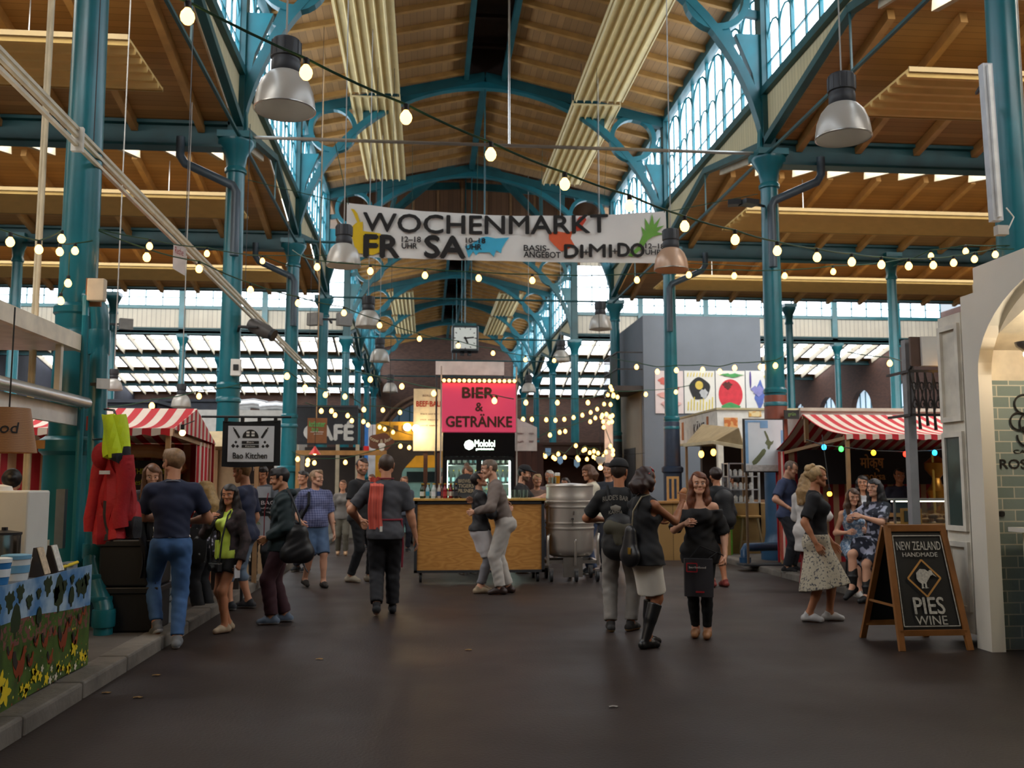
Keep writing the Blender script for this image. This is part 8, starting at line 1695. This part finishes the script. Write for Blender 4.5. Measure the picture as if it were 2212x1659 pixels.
t = held('carrier_bag', 'dark grey carrier bag with a red square outline at her side', 'bag', a); bx = lambda u, v: (-.13+.27*u, .19+.012*math.sin(u*7), .42+.36*v)
_local(MB().grid(bx, 6, 6, .06), 'sack', pm('38373c', .6, 0, .1), t); m = MB(); 
for p, q in (((.14, .66), (.14, .88)), ((.14, .88), (.5, .88)), ((.5, .88), (.5, .66)), ((.5, .66), (.14, .66))):
    P0, P1 = [Vector((.14-.27*u_, .272, .42+.36*v_)) for u_, v_ in (p, q)]; m.bar(P0, P1, .01, .004, (0, 1, 0))
m.box(-.06, .02, .268, .274, .46, .475); _local(m, 'red_print', pm('b5202a', .6), t); m = MB(); m.text('berlinfood', (-.0, .268, .69), (-1, 0, 0), (0, 0, 1), .02, .16, .005, .002); _local(m, 'lettering', WHITE, t)
_local(MB().tube([(-.1, .22, .78), (-.18, .15, .84), (-.24, .1, .8)], .006, 6).tube([(.08, .22, .78), (-.02, .2, .9), (-.2, .12, .82)], .006, 6), 'handle', BLACK, t)
a = Person('person with a black backpack and bare legs behind the off-shoulder woman', pos(1553, 1268), 10, 1.74, 'f', res=1.15, skin='b'); a.hair('tied', '2a1b16'); a.top(BLACK, .96, -.06, o=.03); a.trousers(BLACK, .3, o1=.03); a.shoes(pm('7a2a22', .7), '5a2a20')
t = held('backpack', 'black backpack on the bare-legged person\'s back', 'backpack', a); F = Field(.013, .04); F.cap((-.06, -.22, .98), (.06, -.22, .98), .12, None, (0, 1, 0), .8); F.cap((-.05, -.22, 1.28), (.05, -.22, 1.28), .1, None, (0, 1, 0), .8); F.cap((0, -.22, 1), (0, -.22, 1.3), .14, .12, (0, 1, 0), .8); emit('sack', [(*F.mesh(), 0)], [pm('17171a', .6)], t)
a = Person('dark-haired woman with pink scarf at the wooden counter', pos(1573, 1192), 25, 1.66, 'f', res=1.4); a.hair('long', '241714', .3); a.top(pm('3a343c', .8), .9, -.06); a.trousers(pm('2a3042', .8)); a.shoes(pm('a83a4a', .7)); F = Field(.014, .03); F.cap(a.chestp(.1, -.12, .4), a.chestp(.16, -.1, .2), .05, .04); emit('scarf', [(*F.mesh(), 0)], [pm('b5486a', .8)], a.root)
a = Person('man in a black sweater waiting at the wooden counter', pos(1592, 1198), 35, 1.7, res=1.4, skin='b'); a.hair('short', '15100f'); a.top(BLACK, .96, -.07, o=.025); a.trousers(pm('232838', .8)); a.shoes(BLACK)
# --- before the striped stall
a = Person('shaven-headed man in a blue T-shirt with hand on hip', pos(1706, 1236, .09), -135, 1.79, rh=(.24, .14, 1.02), re=(1, -.9, .1), lh=(-.12, .26, 1.0), head=(10, -25, 0), feet=((-.11, 0), (.11, 0)), skin='c', palm=(None, (-1, 0, 0)), hdir=(None, (-.8, .4, -.3))); a.hair('buzz', '6b5a50'); a.top(pm('3a4666', .8, 0, .1), .4, -.05, o=.022); a.trousers(pm('1d1f26', .8), o=.02, o1=.03); a.shoes(BLACK)
a = Person('woman with long fair hair in a white cardigan behind the blonde woman', posY(1744, 13.0), -50, 1.66, 'f', rh=(.2, .25, 1.05), lh=(-.1, .28, 1.1), res=1.1); a.hair('long', '9a7a50', .3); a.top(pm('cfcbc8', .9), .96, -.3, o=.032, cuff=.03, flare=.03); a.trousers(pm('7a1f24', .8)); a.shoes(BLACK)
a = Person('blonde woman with pinned-up hair in black T-shirt and long dotted skirt', pos(1770, 1342), -118, 1.7, 'f', g=1.1, skin='b', feet=((-.08, .1), (.09, -.1)), lift=(0, .0), rh=(.3, .02, .86), lh=(-.26, .14, .84), head=(20, -2, 0), footyaw=(15, -10)); a.hair('tied', 'b39468'); a.top(pm('14141a', .8), .42, .05, o=.02, vneck=.09)
sk = speckle('bcb29c', '55545a', 42, .6); a.skirt(sk, .37, .31, rise=.08, folds=.045); a.shoes(pm('c2c0be', .6), 'c2c0be')
F = Field(.009, .02); F.ball(a.hp(0, -.095, .08), .052); F.ball(a.hp(0.02, -.06, .115), .035); F.wr = .003; emit('pinned_hair', [(*F.mesh(), 0)], [pm('b39468', .5, 0, .25, 40)], a.root)
def stool(lab, x, y, h):
    t = thing('stool', lab, 'stool', (x, y, 0)); MB().lathe((x, y, h-.04), [(.15, 0), (.17, .01), (.17, .04)], 24).build('seat', pm('3a2c24', .5), t)
    for i in range(4): b = i*PI/2+.5; MB().bar((x+.1*math.cos(b), y+.1*math.sin(b), h-.04), (x+.17*math.cos(b), y+.17*math.sin(b), 0), .03, .03).build('leg', DARK, t)
    MB().tube([(x+.14*math.cos(i*PI/8), y+.14*math.sin(i*PI/8), .2) for i in range(17)], .008, 6).build('foot_ring', DARK, t)
BL = speckle('5f7a96', 'a9b6c4', 30, .55)
q = posY(1842, 12.75); a = Person('girl in a pale blue playsuit sitting on a stool', q, 170, 1.63, 'f', seat=.64, feet=((-.1, .4), (.06, .44)), lift=(0, .0), lh=(-.1, .3, .86), rh=(.14, .22, .84), head=(0, -12, 0), skin='c'); a.hair('long', '4a3222', .26); a.top(BL, 0, -.1, o=.014, vneck=.08); a.trousers(BL, .3, o1=.035); a.shoes(pm('c9c6c2', .6)); stool('low stool under the girl in pale blue', q[0], q[1]+.02, .545)
_local(MB().tube([(-.13, .1, 1.2), (-.16, .0, 1.24), (-.15, -.1, 1.1)], .018, 6), 'pack_strap', BLACK, a.root)
DR = speckle('242938', 'a9adc2', 13, .56)
q = posY(1893, 12.0); a = Person('black-haired woman in a dark floral dress perched beside the girl', q, 112, 1.68, 'f', seat=.74, feet=((-.1, .34), (.05, .42)), lift=(.0, .12), lh=(-.05, .32, 1.08), rh=(.16, .34, 1.05), le=(-1, -.4, -.5), re=(1, -.4, -.5), head=(10, 0, 0), skin='c'); a.hair('long', '120f12', .45); a.top(DR, .42, -.06, o=.02); a.skirt(DR, .6, .24, o=.025); a.shoes(pm('131315', .5), '131315', .3); stool('taller stool under the woman in the floral dress', q[0], q[1]+.02, .64)
a = Person('woman in a white top half hidden behind the floral dress', posY(1866, 13.4), 150, 1.62, 'f', res=1.2); a.hair('long', '1c1514', .4); a.top(pm('c4c4c8', .8), .4, -.05); a.trousers(pm('20232c', .8)); a.shoes(WHITE)
a = Person('stallholder in dark clothes inside the striped stall', posY(1945, 15.2, .09), 170, 1.66, res=1.4, skin='b'); a.hair('short', '15100f'); a.top(pm('2a2f42', .8), .9, -.06); a.trousers(BLACK); a.shoes(BLACK)
# --- small litter on the asphalt
for i, (x, y) in enumerate(((338, 1460), (1012, 1405), (1325, 1528), (230, 1498), (690, 1425), (298, 1508))):
    p = gnd(x, y); MB().grid(lambda u, v: (p.x-.03+.06*u, p.y-.015+.03*v, .004+.006*math.sin(u*4+v*3)**2), 4, 3, -.002).build('dry_leaf' if i != 2 else 'paper_scrap', pm('8a6a3c' if i != 2 else '8a8580', .8), None, label=['dry leaf on the asphalt before the man in jeans', 'tiny leaf on the asphalt before the bar', 'flattened scrap on the asphalt before the boots', 'dry leaf close to the kerb by the farm-print counter', 'tiny leaf before the green-jacket man', 'crumpled leaf between kerb and jeans'][i], cat='leaf' if i != 2 else 'scrap')
